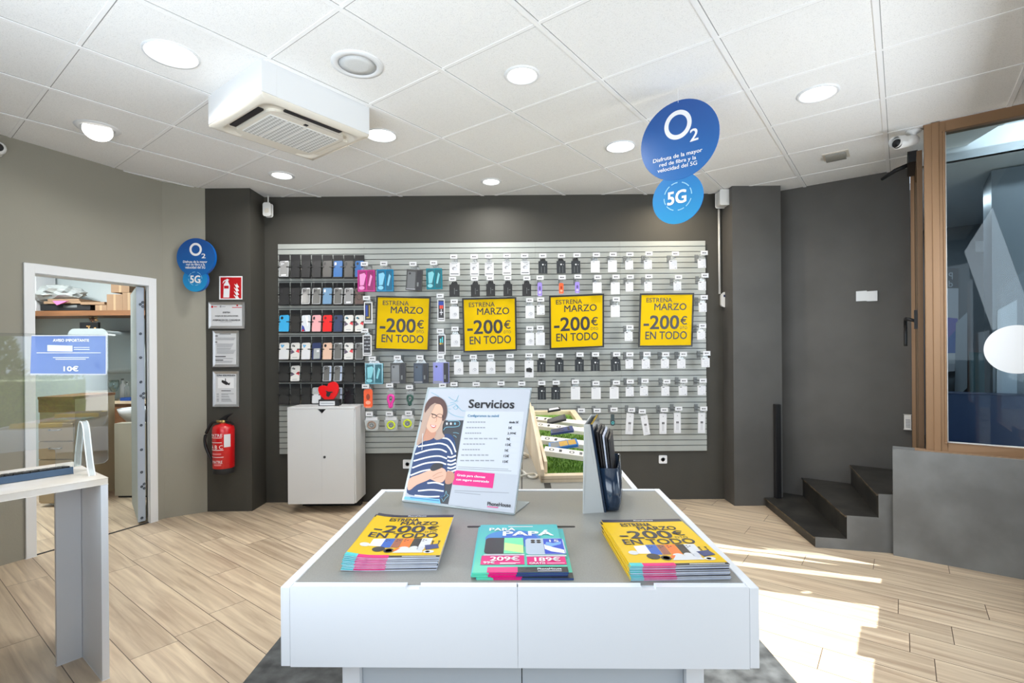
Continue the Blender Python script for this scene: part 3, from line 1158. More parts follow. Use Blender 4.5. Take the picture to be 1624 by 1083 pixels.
# ================================================================== ROUND BLUE SIGNS
def blue_sign(name, label, c1px, r1, c2px, r2, P0, nrm, ux, thick, texts, five, rings, cord=None):
    """two joined discs on plane (P0, nrm); texts are (string, bl, br, tl) in photo pixels on that plane"""
    c1, c2 = onpl(*c1px, P0, nrm), onpl(*c2px, P0, nrm)
    t = thing(name, label, 'sign', c1)
    uy = Z3
    nrm = V(nrm).normalized()
    tow = -nrm
    s = MB()
    s.prism([c1 + ux * x + uy * y for x, y in circ(0, 0, r1, r1, 64)], nrm * thick,
            linear_print(name + '_print', (24, 104, 176), (30, 80, 156), 2, -r1, r1), M_BLUE)
    o = s.build('main_disc', t)
    s = MB()
    s.prism([c2 + ux * x + uy * y - tow * 0.0012 for x, y in circ(0, 0, r2, r2, 48)], nrm * thick,
            linear_print(name + '_print_light', (34, 150, 206), (18, 112, 184), 2, c2.z - c1.z - r2, c2.z - c1.z + r2), M_BLUE)
    s.build('small_disc', t)
    g = MB()
    oc = onpl(*rings[0], P0, nrm) + tow * 0.0012
    ro, ri = rings[1], rings[2]
    n = 40
    g.raw([oc + ux * x + uy * y for x, y in circ(0, 0, ro * 0.95, ro, n) + circ(0, 0, ri * 0.95, ri, n)], [(i, (i + 1) % n, n + (i + 1) % n, n + i) for i in range(n)], M_WINK)
    for (st_, bl, br, tl, bold) in texts:
        g.text(st_, *(onpl(*q, P0, nrm) + tow * 0.0012 for q in (bl, br, tl)), M_WINK, bold)
    g.build('lettering', t)
    g = MB()
    g.text('5G', *(onpl(*q, P0, nrm) + tow * 0.0012 for q in five), M_WINK, 0.03)
    rr = r2 * 0.56
    n = 40
    cc = c2 + ux * (r2 * 0.02) + uy * (r2 * 0.06) + tow * 0.001
    for k in range(n):
        if k % 10 in (3, 8, 9):
            continue
        a_, b_ = 2 * math.pi * k / n, 2 * math.pi * (k + 1) / n
        g.face([cc + (ux * math.cos(q) + uy * math.sin(q)) * s_ for q, s_ in ((a_, rr), (b_, rr), (b_, rr * 0.93), (a_, rr * 0.93))], mat('pale_blue_ink', (150, 205, 235), 0.5))
    g.build('five_g_mark', t)
    if cord:
        g = MB()
        g.tube([c1 + uy * (r1 - 0.012) + tow * 0.001, at(c1 + uy, CEIL)], 0.0012, M_WINK, 6)
        g.build('hanging_cord', t)
    return t


Pc = aty(1076, 222, 2.92)
blue_sign('hanging_sign', 'large blue double-disc network sign hanging from the ceiling', (1076, 222), 0.226, (1074, 314), 0.147, Pc, A, B, 0.005,
          [('2', (1094.6, 225), (1107.3, 221), (1094.6, 206), 0.02),
           ('Disfruta de la mayor', (1036, 261), (1114, 242.4), (1036, 253), 0.012),
           ('red de fibra y la', (1046, 267), (1104, 254.2), (1046, 259.4), 0.012),
           ('velocidad del 5G', (1043, 274.5), (1105.6, 261), (1043, 268.4), 0.012)],
          [(1059, 326), (1088, 320), (1059, 306)], [(1075, 198), 0.083, 0.057], cord=True)
blue_sign('wall_sign', 'small blue double-disc network sign on the left wall beside the column', (310.5, 408), 0.166, (309.3, 443), 0.107, V((0, 4.43, 0)), V((0, 1, 0)), V((1, 0, 0)), 0.03,
          [('2', (319.8, 409.4), (326, 409.4), (319.8, 402.3), 0.02),
           ('Disfruta de la mayor', (290.6, 418), (328.7, 418), (290.6, 413.2), 0.012),
           ('red de fibra y la', (295.4, 422), (324.8, 422), (295.4, 417.6), 0.012),
           ('velocidad del 5G', (294, 426), (325.5, 426), (294, 421.6), 0.012)],
          [(302, 448.5), (317.5, 448.5), (302, 437)], [(310.4, 395.5), 0.0565, 0.037])

# ================================================================== LEFT COLUMN: notices and extinguisher
YC = 4.585


def cy(px, py, off=0.0):
    return aty(px, py, YC - off)


def rect_px(mb, x0, y0, x1, y1, fn, off, m):
    mb.face([fn(x0, y1, off), fn(x1, y1, off), fn(x1, y0, off), fn(x0, y0, off)], m)


t = thing('fire_sign', 'red fire extinguisher sign with white border on the dark column', 'sign', cy(366, 475, 0.003))
m = MB()
rect = [cy(348, 475), cy(384.5, 475), cy(384.5, 438), cy(348, 438)]
m.prism([p + V((0, -0.004, 0)) for p in rect], (0, 0.004, 0), M_WINK)
rect_px(m, 349.8, 439.8, 382.7, 473.2, cy, 0.0045, M_REDSIGN)
m.build('sign_plate', t)
m = MB()
S = lambda pts, o=0.005: [cy(270 + x / 9.847, 370 + y / 9.847, o) for x, y in pts]
m.face(S(reversed([(828, 1003), (922, 1003), (932, 815), (905, 760), (905, 735), (922, 728), (888, 708), (862, 728), (862, 760), (836, 800)])), M_WINK)
m.face(S(reversed([(815, 785), (830, 745), (862, 722), (880, 735), (845, 750), (830, 775)])), M_WINK)
m.face(S(reversed([(840, 862), (912, 862), (912, 818), (840, 818)]), 0.0055), M_REDSIGN)
for i in range(4):
    dy = i * 58
    m.face(S([(985 - i * 3 + 12, 785 + dy), (1030, 850 + dy), (1078, 842 + dy), (1050, 800 + dy), (1040, 775 + dy), (1030, 810 + dy), (1005, 790 + dy)][::-1]), M_WINK)
m.build('pictogram', t)


def notice(label, x0, y0, x1, y1, drawer):
    t = thing('notice_frame', label, 'picture frame', cy((x0 + x1) / 2, y1, 0.01), group='framed notices on the column')
    m = MB()
    w = 5.2
    o = [cy(x, y, 0.0) for x, y in ((x0, y1), (x1, y1), (x1, y0), (x0, y0))]
    q = [cy(x, y, 0.018) for x, y in ((x0 + 1.2, y1 - 1.2), (x1 - 1.2, y1 - 1.2), (x1 - 1.2, y0 + 1.2), (x0 + 1.2, y0 + 1.2))]
    r = [cy(x, y, 0.008) for x, y in ((x0 + w, y1 - w), (x1 - w, y1 - w), (x1 - w, y0 + w), (x0 + w, y0 + w))]
    m.raw(o + q + r, [(i, (i + 1) % 4, 4 + (i + 1) % 4, 4 + i) for i in range(4)] + [(4 + i, 4 + (i + 1) % 4, 8 + (i + 1) % 4, 8 + i) for i in range(4)], M_ALU)
    m.build('frame', t)
    m = MB()
    rect_px(m, x0 + w, y0 + w, x1 - w, y1 - w, cy, 0.0075, M_PAPER)
    drawer(m)
    m.build('notice_sheet', t)


def bar(m, x0, y0, x1, h, mt, fn=cy, off=0.0085):
    rect_px(m, x0, y0, x1, y0 + h, fn, off, mt)


def tx(m, s, x0, y0, x1, y1, mt, bold=0.0, fn=cy, off=0.0085):
    m.text(s, fn(x0, y1, off), fn(x1, y1, off), fn(x0, y0, off), mt, bold)


def n1(m):
    bar(m, 335, 485, 338, 3, M_RED); bar(m, 339, 486, 344, 0.8, M_RED); bar(m, 348.5, 484.5, 351, 3, M_GREYINK); bar(m, 352, 486, 357.5, 0.8, M_GREYINK)
    bar(m, 375, 482.5, 377.5, 3, M_RED); bar(m, 368, 487, 383.5, 0.9, M_RED)
    tx(m, 'EXISTEN', 353.5, 494.2, 364.8, 496.6, M_INK, 0.02)
    tx(m, 'HOJAS DE RECLAMACIONES', 341.5, 500, 377.5, 502.6, M_INK, 0.02)
    tx(m, 'A DISPOSICION DEL CONSUMIDOR', 337.5, 506.3, 381, 508.9, M_INK, 0.02)
    bar(m, 349, 510, 368, 0.6, M_GREYINK)


def n2(m):
    bar(m, 348, 529.3, 366, 0.8, M_INK); bar(m, 341, 532, 345.5, 1.4, M_INK); bar(m, 341, 541.8, 344.5, 1.4, M_INK)
    for i, y in enumerate([535.5, 537, 538.5, 545, 546.6, 548.2, 549.8, 552, 553.5, 555, 557, 558.5, 560, 568, 572.5, 574]):
        bar(m, 341 + (3 if 545.5 < y < 561 else 0), y, 373.5 - (i * 37 % 9), 0.6, M_GREYINK)
    bar(m, 341, 564.8, 358, 1.3, M_INK); bar(m, 341, 570.3, 354, 1.3, M_INK)


def n3(m):
    tx(m, 'ZONA VIDEOVIGILADA', 344, 594, 373, 596.5, M_INKN, 0.02)
    rect_px(m, 345.5, 599, 371, 615.5, cy, 0.0082, M_WINK)
    c = lambda pts: [cy(320 + x / 4.709, 430 + y / 4.709, 0.009) for x, y in reversed(pts)]
    m.face(c([(150, 812), (182, 822), (196, 832), (200, 845), (182, 850), (160, 838), (147, 828)]), M_INK)
    m.face(c([(196, 838), (212, 832), (208, 850), (196, 850)]), M_INK)
    m.face(c([(174, 800), (179, 800), (181, 824), (175, 824)]), M_INK)
    bar(m, 351, 619.2, 366, 1.0, M_INK)
    for i, y in enumerate([624, 625.5, 627.8, 629.3, 632, 633.3, 634.6, 636]):
        bar(m, 343.5, y, 347, 0.6, M_GREYINK); bar(m, 351, y, 371 - (i * 29 % 10), 0.6, M_GREYINK)


notice('wide silver-framed notice with red emblems, topmost on the dark column', 329.6, 478.2, 389, 522, n1)
notice('upright silver-framed notice of dense text, middle one on the dark column', 336.4, 523.4, 379.9, 582.9, n2)
notice('upright silver-framed notice with a camera picture, lowest on the dark column', 336.4, 587.6, 380, 646.2, n3)

# fire extinguisher
ex = aty(354.5, 700, 4.475)
ez0, ez1 = aty(354, 750, 4.475).z, aty(354, 672, 4.475).z
T = Matrix.Translation(V((ex.x, ex.y, 0)))
t = thing('fire_extinguisher', 'red fire extinguisher with black hose hung low on the dark column', 'fire extinguisher', (ex.x, ex.y, ez0))
R = 0.088
m = MB(); m.lathe([(R - 0.012, ez0), (R - 0.004, ez0 + 0.005), (R - 0.004, ez0 + 0.05), (R - 0.008, ez0 + 0.055)], M_BLACKM, T, 32); m.build('base_ring', t)
m = MB(); m.lathe([(R - 0.01, ez0 + 0.045), (R, ez0 + 0.055), (R, ez1 - 0.045), (R * 0.93, ez1 - 0.022), (R * 0.72, ez1 - 0.006), (R * 0.35, ez1), (0.026, ez1 + 0.006)], M_RED, T, 40); m.build('cylinder', t)
m = MB()


def wrap(s, x0, x1, z0, z1, mt, bold=0.02):
    co, fs = text_geo(s, bold)
    pts = []
    for x, y in co:
        th = -math.pi / 2 + (x0 + (x1 - x0) * x)
        pts.append(V((ex.x + (R + 0.001) * math.cos(th), ex.y + (R + 0.001) * math.sin(th), z0 + (z1 - z0) * y)))
    m.raw(pts, fs, mt)


def wpatch(x0, x1, z0, z1, mt, o=0.0006):
    n = 8
    pts = []
    for z in (z0, z1):
        for i in range(n + 1):
            th = -math.pi / 2 + x0 + (x1 - x0) * i / n
            pts.append(V((ex.x + (R + o) * math.cos(th), ex.y + (R + o) * math.sin(th), z)))
    m.raw(pts, [(i, i + 1, n + 2 + i, n + 1 + i) for i in range(n)], mt, True)


ez = lambda py: aty(354, py, 4.475).z
wrap('MATRE', -0.95, 0.42, ez(690.5), ez(686), M_WINK)
wpatch(-0.95, 0.35, ez(692.5), ez(691.7), M_WINK); wpatch(-0.95, 0.35, ez(699.8), ez(699), M_WINK)
wrap('A B C', -0.85, 0.45, ez(709.5), ez(703.5), M_WINK)
wpatch(-0.95, 0.5, ez(711.5), ez(710.6), M_WINK)
wpatch(-0.7, 0.3, ez(718.5), ez(716), mat('pale_red_print', (232, 120, 124), 0.5))
wpatch(-0.95, 0.5, ez(722.5), ez(721.7), M_WINK)
wrap('MATRE', -0.65, 0.4, ez(732), ez(727.5), M_WINK)
wpatch(-0.45, 0.3, ez(735.6), ez(733), mat('pale_red_print', (232, 120, 124), 0.5))
wpatch(0.55, 1.15, ez(707), ez(687), M_PAPER)
m.build('label_print', t)
m = MB(); m.lathe([(0.022, ez1), (0.022, ez1 + 0.03), (0.015, ez1 + 0.034)], mat('brass', (186, 160, 98), 0.35, 0.9), T, 16)
m.tube([V((ex.x, ex.y - 0.01, ez1 + 0.02)), V((ex.x - 0.055, ex.y - 0.01, ez1 + 0.022))], 0.012, mat('brass', (186, 160, 98), 0.35, 0.9), 10); m.build('valve', t)
m = MB()
m.prism([V((ex.x - 0.035, ex.y - 0.012, ez1 + 0.035)), V((ex.x + 0.03, ex.y - 0.012, ez1 + 0.03)), V((ex.x + 0.03, ex.y - 0.012, ez1 + 0.05)), V((ex.x + 0.085, ex.y - 0.012, ez1 + 0.095)), V((ex.x + 0.02, ex.y - 0.012, ez1 + 0.075))], (0, 0.024, 0), M_BLACK)
m.prism([V((ex.x + 0.02, ex.y - 0.01, ez1 + 0.025)), V((ex.x + 0.06, ex.y - 0.01, ez1 + 0.022)), V((ex.x + 0.095, ex.y - 0.01, ez1 - 0.008)), V((ex.x + 0.088, ex.y - 0.01, ez1 - 0.012)), V((ex.x + 0.055, ex.y - 0.01, ez1 + 0.01)), V((ex.x + 0.02, ex.y - 0.01, ez1 + 0.012))], (0, 0.02, 0), M_BLACK)
m.build('handle', t)
m = MB()
hp = smooth_path([V((ex.x - 0.05, ex.y - 0.01, ez1 + 0.022)), V((ex.x - 0.10, ex.y - 0.01, ez1 + 0.005)), aty(326, 690, 4.46), aty(325.5, 705, 4.46), aty(331, 720, 4.45), aty(337, 733, 4.44), aty(338.2, 742, 4.43)], 6)
m.tube(hp, 0.0125, M_BLACK, 10); m.build('hose', t)
m = MB(); m.box((ex.x - 0.03, ex.y + R - 0.004, ez1 - 0.10), (ex.x + 0.03, YC, ez1 - 0.04), M_BLACK); m.build('wall_bracket', t)

# motion sensor in the corner by the left column
p = aty(423, 341.5, 4.70)
t = thing('motion_sensor', 'white motion sensor in the top corner by the left column', 'sensor', p)
m = MB(); m.prism([p + V((x, 0, z)) for x, z in rrect(0.062, 0.115, 0.014, 4, 0, 0.057)], (0, 0.05, 0), M_WHITEP); m.build('housing', t, bevel=0.006)
m = MB(); m.prism([p + V((x, -0.004, z)) for x, z in rrect(0.036, 0.04, 0.008, 4, 0, 0.045)], (0, 0.005, 0), M_CREAM); m.build('sensor_window', t)
m = MB(); m.tube([p + V((0, 0.03, 0.11)), p + V((0, 0.03, 0.19))], 0.006, M_WHITEP, 8); m.build('cable', t)

# junction box, conduit and alarm keypad by the right column
p = aty(1150.5, 326, 4.72)
t = thing('junction_box', 'white plastic junction box under the ceiling by the right column', 'junction box', p)
m = MB(); m.prism([p + V((x, -0.03, z)) for x, z in rrect(0.115, 0.135, 0.012, 3, 0, 0.07)], (0, 0.11, 0), M_WHITEP); m.build('box', t, bevel=0.006)
m = MB(); pb = aty(1148.5, 466, 4.84); m.tube([V((p.x - 0.012, 4.84, p.z)), V((p.x - 0.012, 4.84, pb.z))], 0.010, M_WHITEP, 10); m.build('conduit', t)
p = aty(1152.4, 486, 4.80)
t = thing('alarm_keypad', 'white rounded alarm keypad with a small dark display on the wall', 'keypad', p)
m = MB(); m.prism([p + V((x, 0, z)) for x, z in rrect(0.084, 0.128, 0.024, 6, 0, 0.064)], (0, 0.06, 0), M_WHITEP); m.build('keypad_body', t, bevel=0.008)
m = MB(); m.prism([p + V((x, -0.002, z)) for x, z in rrect(0.040, 0.022, 0.003, 2, -0.008, 0.10)], (0, 0.003, 0), mat('navy_display', (30, 44, 84), 0.3)); m.build('display', t)

# double switch on the right wall
WRp, WRn = V((3.136, 4.32, 0)), A
def wrp(px, py, off=0.0):
    return onpl(px, py, WRp - A * off, WRn)
t = thing('light_switch', 'white double switch plate on the dark right wall above the stairs', 'switch', wrp(1374, 477, 0.002))
for (x0, x1, o) in ((1358, 1374.2, 0.010), (1374.8, 1391, 0.014)):
    m = MB()
    q = [wrp(x0, 477.3, o), wrp(x1, 476.6, o), wrp(x1, 461.2, o), wrp(x0, 462.4, o)]
    m.prism(q, A * o, M_WPAINT)
    m.build('switch_plate' if x0 < 1370 else 'socket_plate', t, bevel=0.002)
# small white door sensor
p = ab(5.315, 0.035, 0)
zc = aty(1441, 681, p.y).z
t = thing('door_sensor', 'small white sensor low on the wall edge beside the street door', 'sensor', at(p, zc))
m = MB(); wall_seg(m, ab(5.29, 0.01), ab(5.29, 0.058), zc, zc + 0.125, A * 0.035, M_WHITEP); m.build('sensor_body', t, bevel=0.004)
m = MB()
for i in range(6):
    wall_seg(m, ab(5.288, 0.02), ab(5.288, 0.05), zc + 0.02 + i * 0.012, zc + 0.026 + i * 0.012, A * 0.003, M_GREYINK)
m.build('vents', t)
# door closer
c0 = ab(4.9, 0.065)
t = thing('door_closer', 'black door closer with its arm reaching out under the ceiling', 'door closer', at(c0, 2.74))
m = MB(); wall_seg(m, ab(4.72, 0.045), ab(5.10, 0.045), 2.765, 2.845, B * 0.05, M_BLACK); m.build('closer_body', t, bevel=0.005)
m = MB()
ae = aty(1399, 284, 4.02)
m.tube([ab(4.86, 0.05, 2.79), ab(4.84, -0.03, 2.76), ae], [0.016, 0.016, 0.012], M_BLACKM, 8)
m.build('closer_arm', t)
# round sticker on the window, back side white
sp = lw(0, 0.058)
sc0 = onpl(1612, 554, sp, A)
t = MB()
t.prism([sc0 + B * x + Z3 * y for x, y in circ(0, 0, 0.150, 0.150, 48)], A * 0.003, M_WPAINT)
tag(t.build('round_sticker'), 'white round sticker on the window glass, cut by the frame edge', 'sticker')
# black upright strip by the right column on the lowest step
p = aty(1234, 785, 4.60)
m = MB()
m.box((p.x - 0.024, 4.585, 0.077), (p.x + 0.024, 4.628, aty(1234, 641, 4.60).z), M_BLACKM)
for i in range(5):
    m.box((p.x - 0.020 + i * 0.0085, 4.581, 0.08), (p.x - 0.016 + i * 0.0085, 4.586, aty(1234, 641.5, 4.60).z), M_BLACK)
tag(m.build('corner_post'), 'black ribbed upright strip beside the right column at the stair foot', 'post')

# wall sockets low on the back wall
def BWp(px, py, off=0.0):
    n = V((0, -1, 0))
    return onpl(px, py, BW0 + n * off, n)
def socket(px, py, s, label):
    t = thing('wall_socket', label, 'socket', BWp(px, py, 0.002), group='wall sockets')
    m = MB(); m.prism([BWp(px + x, py - y, 0.010) for x, y in rrect(s, s, 1.2, 3)], (0, 0.010, 0), M_WPAINT); m.build('socket_plate', t)
    c = BWp(px, py, 0.0102)
    m = MB(); m.lathe([(0.020, 0), (0.018, -0.001), (0.016, 0.0), (0.0, 0.0)], M_LGREY, frame_from(c, V((1, 0, 0)), V((0, -1, 0))), 20); m.build('socket_well', t)
    m = MB()
    for s_ in (-1, 1):
        q = c + V((s_ * 0.008, -0.0015, 0))
        m.lathe([(0.003, 0), (0.003, 0.0006)], M_BLACK, frame_from(q, V((1, 0, 0)), V((0, -1, 0))), 8)
    m.build('pin_holes', t)
socket(1051.5, 728.5, 13, 'white wall socket below the right part of the slatwall')
socket(646, 736, 14, 'white wall socket half hidden behind the leaning services poster')

# ================================================================== WHITE CABINET AND HEART SIGN
fl_ = aty(456.8, 799.5, 4.49); frr = aty(564.0, 798.5, 4.49)
cx0, cx1, cyf, cyb = fl_.x, frr.x, 4.49, 4.80
cz0, cz1 = fl_.z, aty(510, 645.5, 4.49).z
M_CAB = mat('white_metal_paint', (214, 215, 216), 0.4)
t = thing('cabinet', 'white two-door metal cabinet against the back wall by the left column', 'cabinet', ((cx0 + cx1) / 2, (cyf + cyb) / 2, 0))
m = MB()
m.box((cx0, cyf + 0.018, cz0), (cx1, cyb, cz1 - 0.018), M_CAB)
m.build('body', t, bevel=0.002)
m = MB(); m.box((aty(510.6, 720, cyf).x - 0.004, cyf + 0.0165, cz0 + 0.003), (aty(510.6, 720, cyf).x + 0.004, cyf + 0.0181, cz1 - 0.0185), M_BLACKM); m.build('door_gap', t)
m = MB(); m.box((cx0 - 0.001, cyf - 0.001, cz1 - 0.018), (cx1 + 0.001, cyb, cz1), M_CAB); m.build('top', t, bevel=0.003)
m = MB(); m.box((cx0 + 0.03, cyb - 0.07, 0), (cx1 - 0.03, cyb - 0.005, cz0), M_BLACKM); m.build('plinth', t)
cmx = aty(510.6, 720, cyf).x
nw = 0.037
for (xa, xb, s) in ((cx0 + 0.002, cmx - 0.0022, 1), (cmx + 0.0022, cx1 - 0.012, -1)):
    m = MB()
    zt, zb = cz1 - 0.020, cz0 + 0.002
    if s == 1:
        pts = [(xa, zb), (xb, zb), (xb, zt - 0.040), (xb - nw, zt), (xa, zt)]
    else:
        pts = [(xa, zb), (xb, zb), (xb, zt), (xa + nw, zt), (xa, zt - 0.040)]
    m.prism([V((x, cyf, z)) for x, z in pts], (0, 0.018, 0), M_CAB)
    d = m.build('door', t, bevel=0.002)
    if s == -1:
        k = MB()
        lc = aty(514.8, 724.7, cyf)
        k.lathe([(0.011, 0), (0.011, 0.004), (0.004, 0.005), (0, 0.004)], mat('dark_lock', (70, 72, 74), 0.35, 0.7), frame_from(lc, V((1, 0, 0)), V((0, -1, 0))), 16)
        k.build('lock', d)
m = MB(); m.prism([V((cmx - nw, cyf + 0.0165, cz1 - 0.02)), V((cmx, cyf + 0.0165, cz1 - 0.061)), V((cmx + nw, cyf + 0.0165, cz1 - 0.02))], (0, 0.002, 0), M_BLACKM); m.build('finger_notch', t)

hy = 4.60
h0 = aty(519, 644, hy)
t = thing('heart_sign', 'red heart sign on a black base standing on the white cabinet', 'sign', (h0.x, hy, cz1))
m = MB()
hb0, hb1 = aty(505, 644, hy - 0.03), aty(537, 633.5, hy - 0.03)
m.box((hb0.x, hy - 0.03, cz1), (hb1.x, hy + 0.05, hb1.z), M_BLACK); m.build('base', t, bevel=0.002)
m = MB()
q0, q1 = aty(506.8, 643, hy - 0.0305), aty(531, 636, hy - 0.0305)
m.face([(q0.x, hy - 0.0306, q0.z), (q1.x, hy - 0.0306, q0.z), (q1.x, hy - 0.0306, q1.z), (q0.x, hy - 0.0306, q1.z)], M_PAPER)
bar(m, 509, 639, 529, 1.2, M_GREYINK, lambda a, b, o: aty(a, b, hy - 0.031))
m.build('base_plate', t)
hp_ = lambda x, y: aty(435 + x / 10.48, 550 + y / 10.48, hy)
m = MB()
hs_ = smooth_loop([(735, 720), (745, 670), (800, 648), (858, 662), (885, 655), (905, 612), (955, 588), (1015, 600), (1050, 650), (1055, 720), (1030, 790), (990, 850), (950, 878), (900, 884), (850, 878), (800, 835), (755, 780)], 4)
m.prism([hp_(x, y) for x, y in reversed(hs_)], (0, 0.022, 0), mat('red_acrylic', (232, 8, 16), 0.2, coat=0.5)); m.build('heart', t, bevel=0.003)
m = MB()
m.prism([hp_(x, y) + V((0, -0.0015, 0)) for x, y in reversed([(848, 722), (900, 745), (975, 742), (968, 758), (935, 770), (930, 800), (905, 832), (868, 822), (862, 790), (872, 760)])], (0, 0.002, 0), M_BLACK)
m.build('emblem', t)

# ================================================================== FLOOR MAT AND TABLES
m = MB()
m.box((-1.155, 0.35, 0.0), (1.185, 3.35, 0.008), M_MATT)
tag(m.build('floor_mat'), 'dark slate patterned floor mat under the display tables', 'mat')

YAW = -0.021
TABO = aty(820.5, 928, 1.09)
TABO.z = 0
ty_ = V((math.sin(-YAW), math.cos(YAW), 0))
tx_ = V((math.cos(YAW), -math.sin(-YAW), 0))
TM = Matrix(((tx_.x, ty_.x, 0, TABO.x), (tx_.y, ty_.y, 0, TABO.y), (0, 0, 1, 0), (0, 0, 0, 1)))
TZ = 0.90
hw, tdp = 0.511, 0.79


def table(label, M, hw, depth, front_doors):
    t = thing('display_table', label, 'table', M=M)
    def bx(mb, lo, hi, mt):
        mb.box(lo, hi, mt, M)
    m = MB(); bx(m, (-hw + 0.02, 0.02, TZ - 0.03), (hw - 0.02, depth - 0.02, TZ - 0.003), M_GREYTOP); m.build('table_top', t)
    for s in (-1, 1):
        m = MB(); bx(m, (s * hw - (0.0 if s < 0 else 0.0205), 0.0, TZ - 0.171), (s * hw + (0.0205 if s < 0 else 0.0), depth, TZ), M_WHITE); m.build('side_panel', t, bevel=0.0015)
    m = MB(); bx(m, (-hw + 0.0205, depth - 0.02, TZ - 0.171), (hw - 0.0205, depth, TZ), M_WHITE); m.build('back_panel', t, bevel=0.0015)
    for (xa, xb) in ((-hw + 0.022, -0.0015), (0.0015, hw - 0.022)):
        m = MB()
        xc = (xa + xb) / 2 + (0.02 if xa < 0 else 0.035)
        pts = [(xa, TZ - 0.171), (xb, TZ - 0.171), (xb, TZ), (xc + 0.0155, TZ), (xc + 0.0155, TZ - 0.006), (xc - 0.0155, TZ - 0.006), (xc - 0.0155, TZ), (xa, TZ)]
        m.prism([M @ V((x, 0.0, z)) for x, z in pts], M.to_3x3() @ V((0, 0.020, 0)), M_WHITE)
        m.build('drawer_front', t, bevel=0.0012)
    m = MB(); bx(m, (-hw + 0.02, 0.022, TZ - 0.171), (hw - 0.02, depth - 0.02, TZ - 0.16), M_WHITE); m.build('drawer_base', t)
    lx0, lx1 = front_doors
    for (xa, xb) in ((lx0, lx0 + 0.04), (lx1 - 0.04, lx1)):
        m = MB(); bx(m, (xa, 0.075, 0.008), (xb, depth - 0.06, TZ - 0.171), M_WHITE); m.build('leg_panel', t, bevel=0.0015)
    mx_ = (lx0 + lx1) / 2
    for (xa, xb) in ((lx0 + 0.041, mx_ - 0.0012), (mx_ + 0.0012, lx1 - 0.041)):
        m = MB(); bx(m, (xa, 0.095, 0.06), (xb, 0.113, TZ - 0.172), mat('grey_blue_panel', (196, 204, 212), 0.45)); m.build('door', t)
    m = MB(); bx(m, (lx0 + 0.041, 0.12, 0.008), (lx1 - 0.041, depth - 0.08, 0.058), M_BLACKM); m.build('plinth', t)
    return t


t1 = table('white and grey display table in front, with leaflet stacks on it', TM, hw, tdp, (-0.405, 0.42))
m = MB()
sl0, sl1 = TM.inverted() @ onz(741, 834, TZ), TM.inverted() @ onz(912, 833.5, TZ)
yy = (sl0.y + sl1.y) / 2
m.prism([TM @ V((x, y, TZ - 0.0015)) for x, y in rrect(sl1.x - sl0.x, 0.010, 0.0049, 4, (sl0.x + sl1.x) / 2, yy)], (0, 0, -0.002), M_BLACK)
m.build('cable_slot', t1)
m = MB()
for (y0, y1, mt) in ((0.32, 0.355, mat('dark_magenta_print', (150, 24, 78), 0.5)), (0.357, 0.470, mat('pink_print', (236, 60, 140), 0.5)), (0.472, 0.53, mat('dark_magenta_print', (150, 24, 78), 0.5))):
    m.box((hw, y0, TZ - 0.022), (hw + 0.009, y1, TZ - 0.010), mt, TM)
m.build('edge_strip', t1)
# second table further back, a little narrower
T2O = TM @ V((0.008, tdp + 0.004, 0))
TM2 = TM.copy()
TM2.translation = T2O
hw2, td2 = 0.425, 2.32
t2 = thing('display_table', 'long grey display table behind the front one, carrying the wooden tray', 'table', M=TM2)


def bx2(mb, lo, hi, mt):
    mb.box(lo, hi, mt, TM2)


m = MB(); bx2(m, (-hw2 + 0.02, 0.0, TZ - 0.03), (-0.002, td2 - 0.02, TZ - 0.003), M_GREYTOP); bx2(m, (0.002, 0.0, TZ - 0.03), (hw2 - 0.02, td2 - 0.02, TZ - 0.003), M_GREYTOP); bx2(m, (-0.0021, 0, TZ - 0.03), (0.0021, td2 - 0.02, TZ - 0.006), M_BLACKM); m.build('table_top', t2)
for s in (-1, 1):
    m = MB(); bx2(m, (s * hw2 - (0.0 if s < 0 else 0.02), 0, TZ - 0.171), (s * hw2 + (0.02 if s < 0 else 0), td2, TZ), M_WHITE); m.build('side_panel', t2, bevel=0.0015)
m = MB(); bx2(m, (-hw2 + 0.02, td2 - 0.02, TZ - 0.171), (hw2 - 0.02, td2, TZ), M_WHITE); m.build('back_panel', t2, bevel=0.0015)
for s in (-1, 1):
    m = MB(); bx2(m, (s * 0.34 - 0.02, 0.10, 0.008), (s * 0.34 + 0.02, td2 - 0.10, TZ - 0.171), M_WHITE); m.build('leg_panel', t2)
m = MB(); bx2(m, (0.085, 0.02, TZ - 0.0032), (0.11, 0.09, TZ - 0.0018), M_BLACK); m.build('cable_slot', t2)
m = MB(); bx2(m, (0.30, 0.004, TZ - 0.0032), (0.36, 0.05, TZ - 0.0010), M_WHITE); bx2(m, (0.325, 0.012, TZ - 0.0012), (0.36, 0.045, TZ - 0.0004), M_GREYP); m.build('corner_bracket', t2)

# ================================================================== MAGAZINES AND LEAFLETS ON THE TABLE
def put_text(mb, M, s, x0, y0, x1, y1, mt, bold=0.0, z=0.0):
    mb.text(s, M @ V((x0, y0, z)), M @ V((x1, y0, z)), M @ V((x0, y1, z)), mt, bold)


def quad(mb, M, pts, mt, z=0.0):
    mb.face([M @ V((x, y, z)) for x, y in pts], mt)


def rq(mb, M, x0, y0, x1, y1, mt, z=0.0):
    quad(mb, M, [(x0, y0), (x1, y0), (x1, y1), (x0, y1)], mt, z)


def warp(me, W, bulge):
    """magazines are not flat: lift the free left edge a little"""
    for v in me.vertices:
        u = max(0.0, 0.35 - v.co.x / W)
        v.co.z += bulge * (u / 0.35) ** 2


MW_, MH_ = 0.222, 0.312


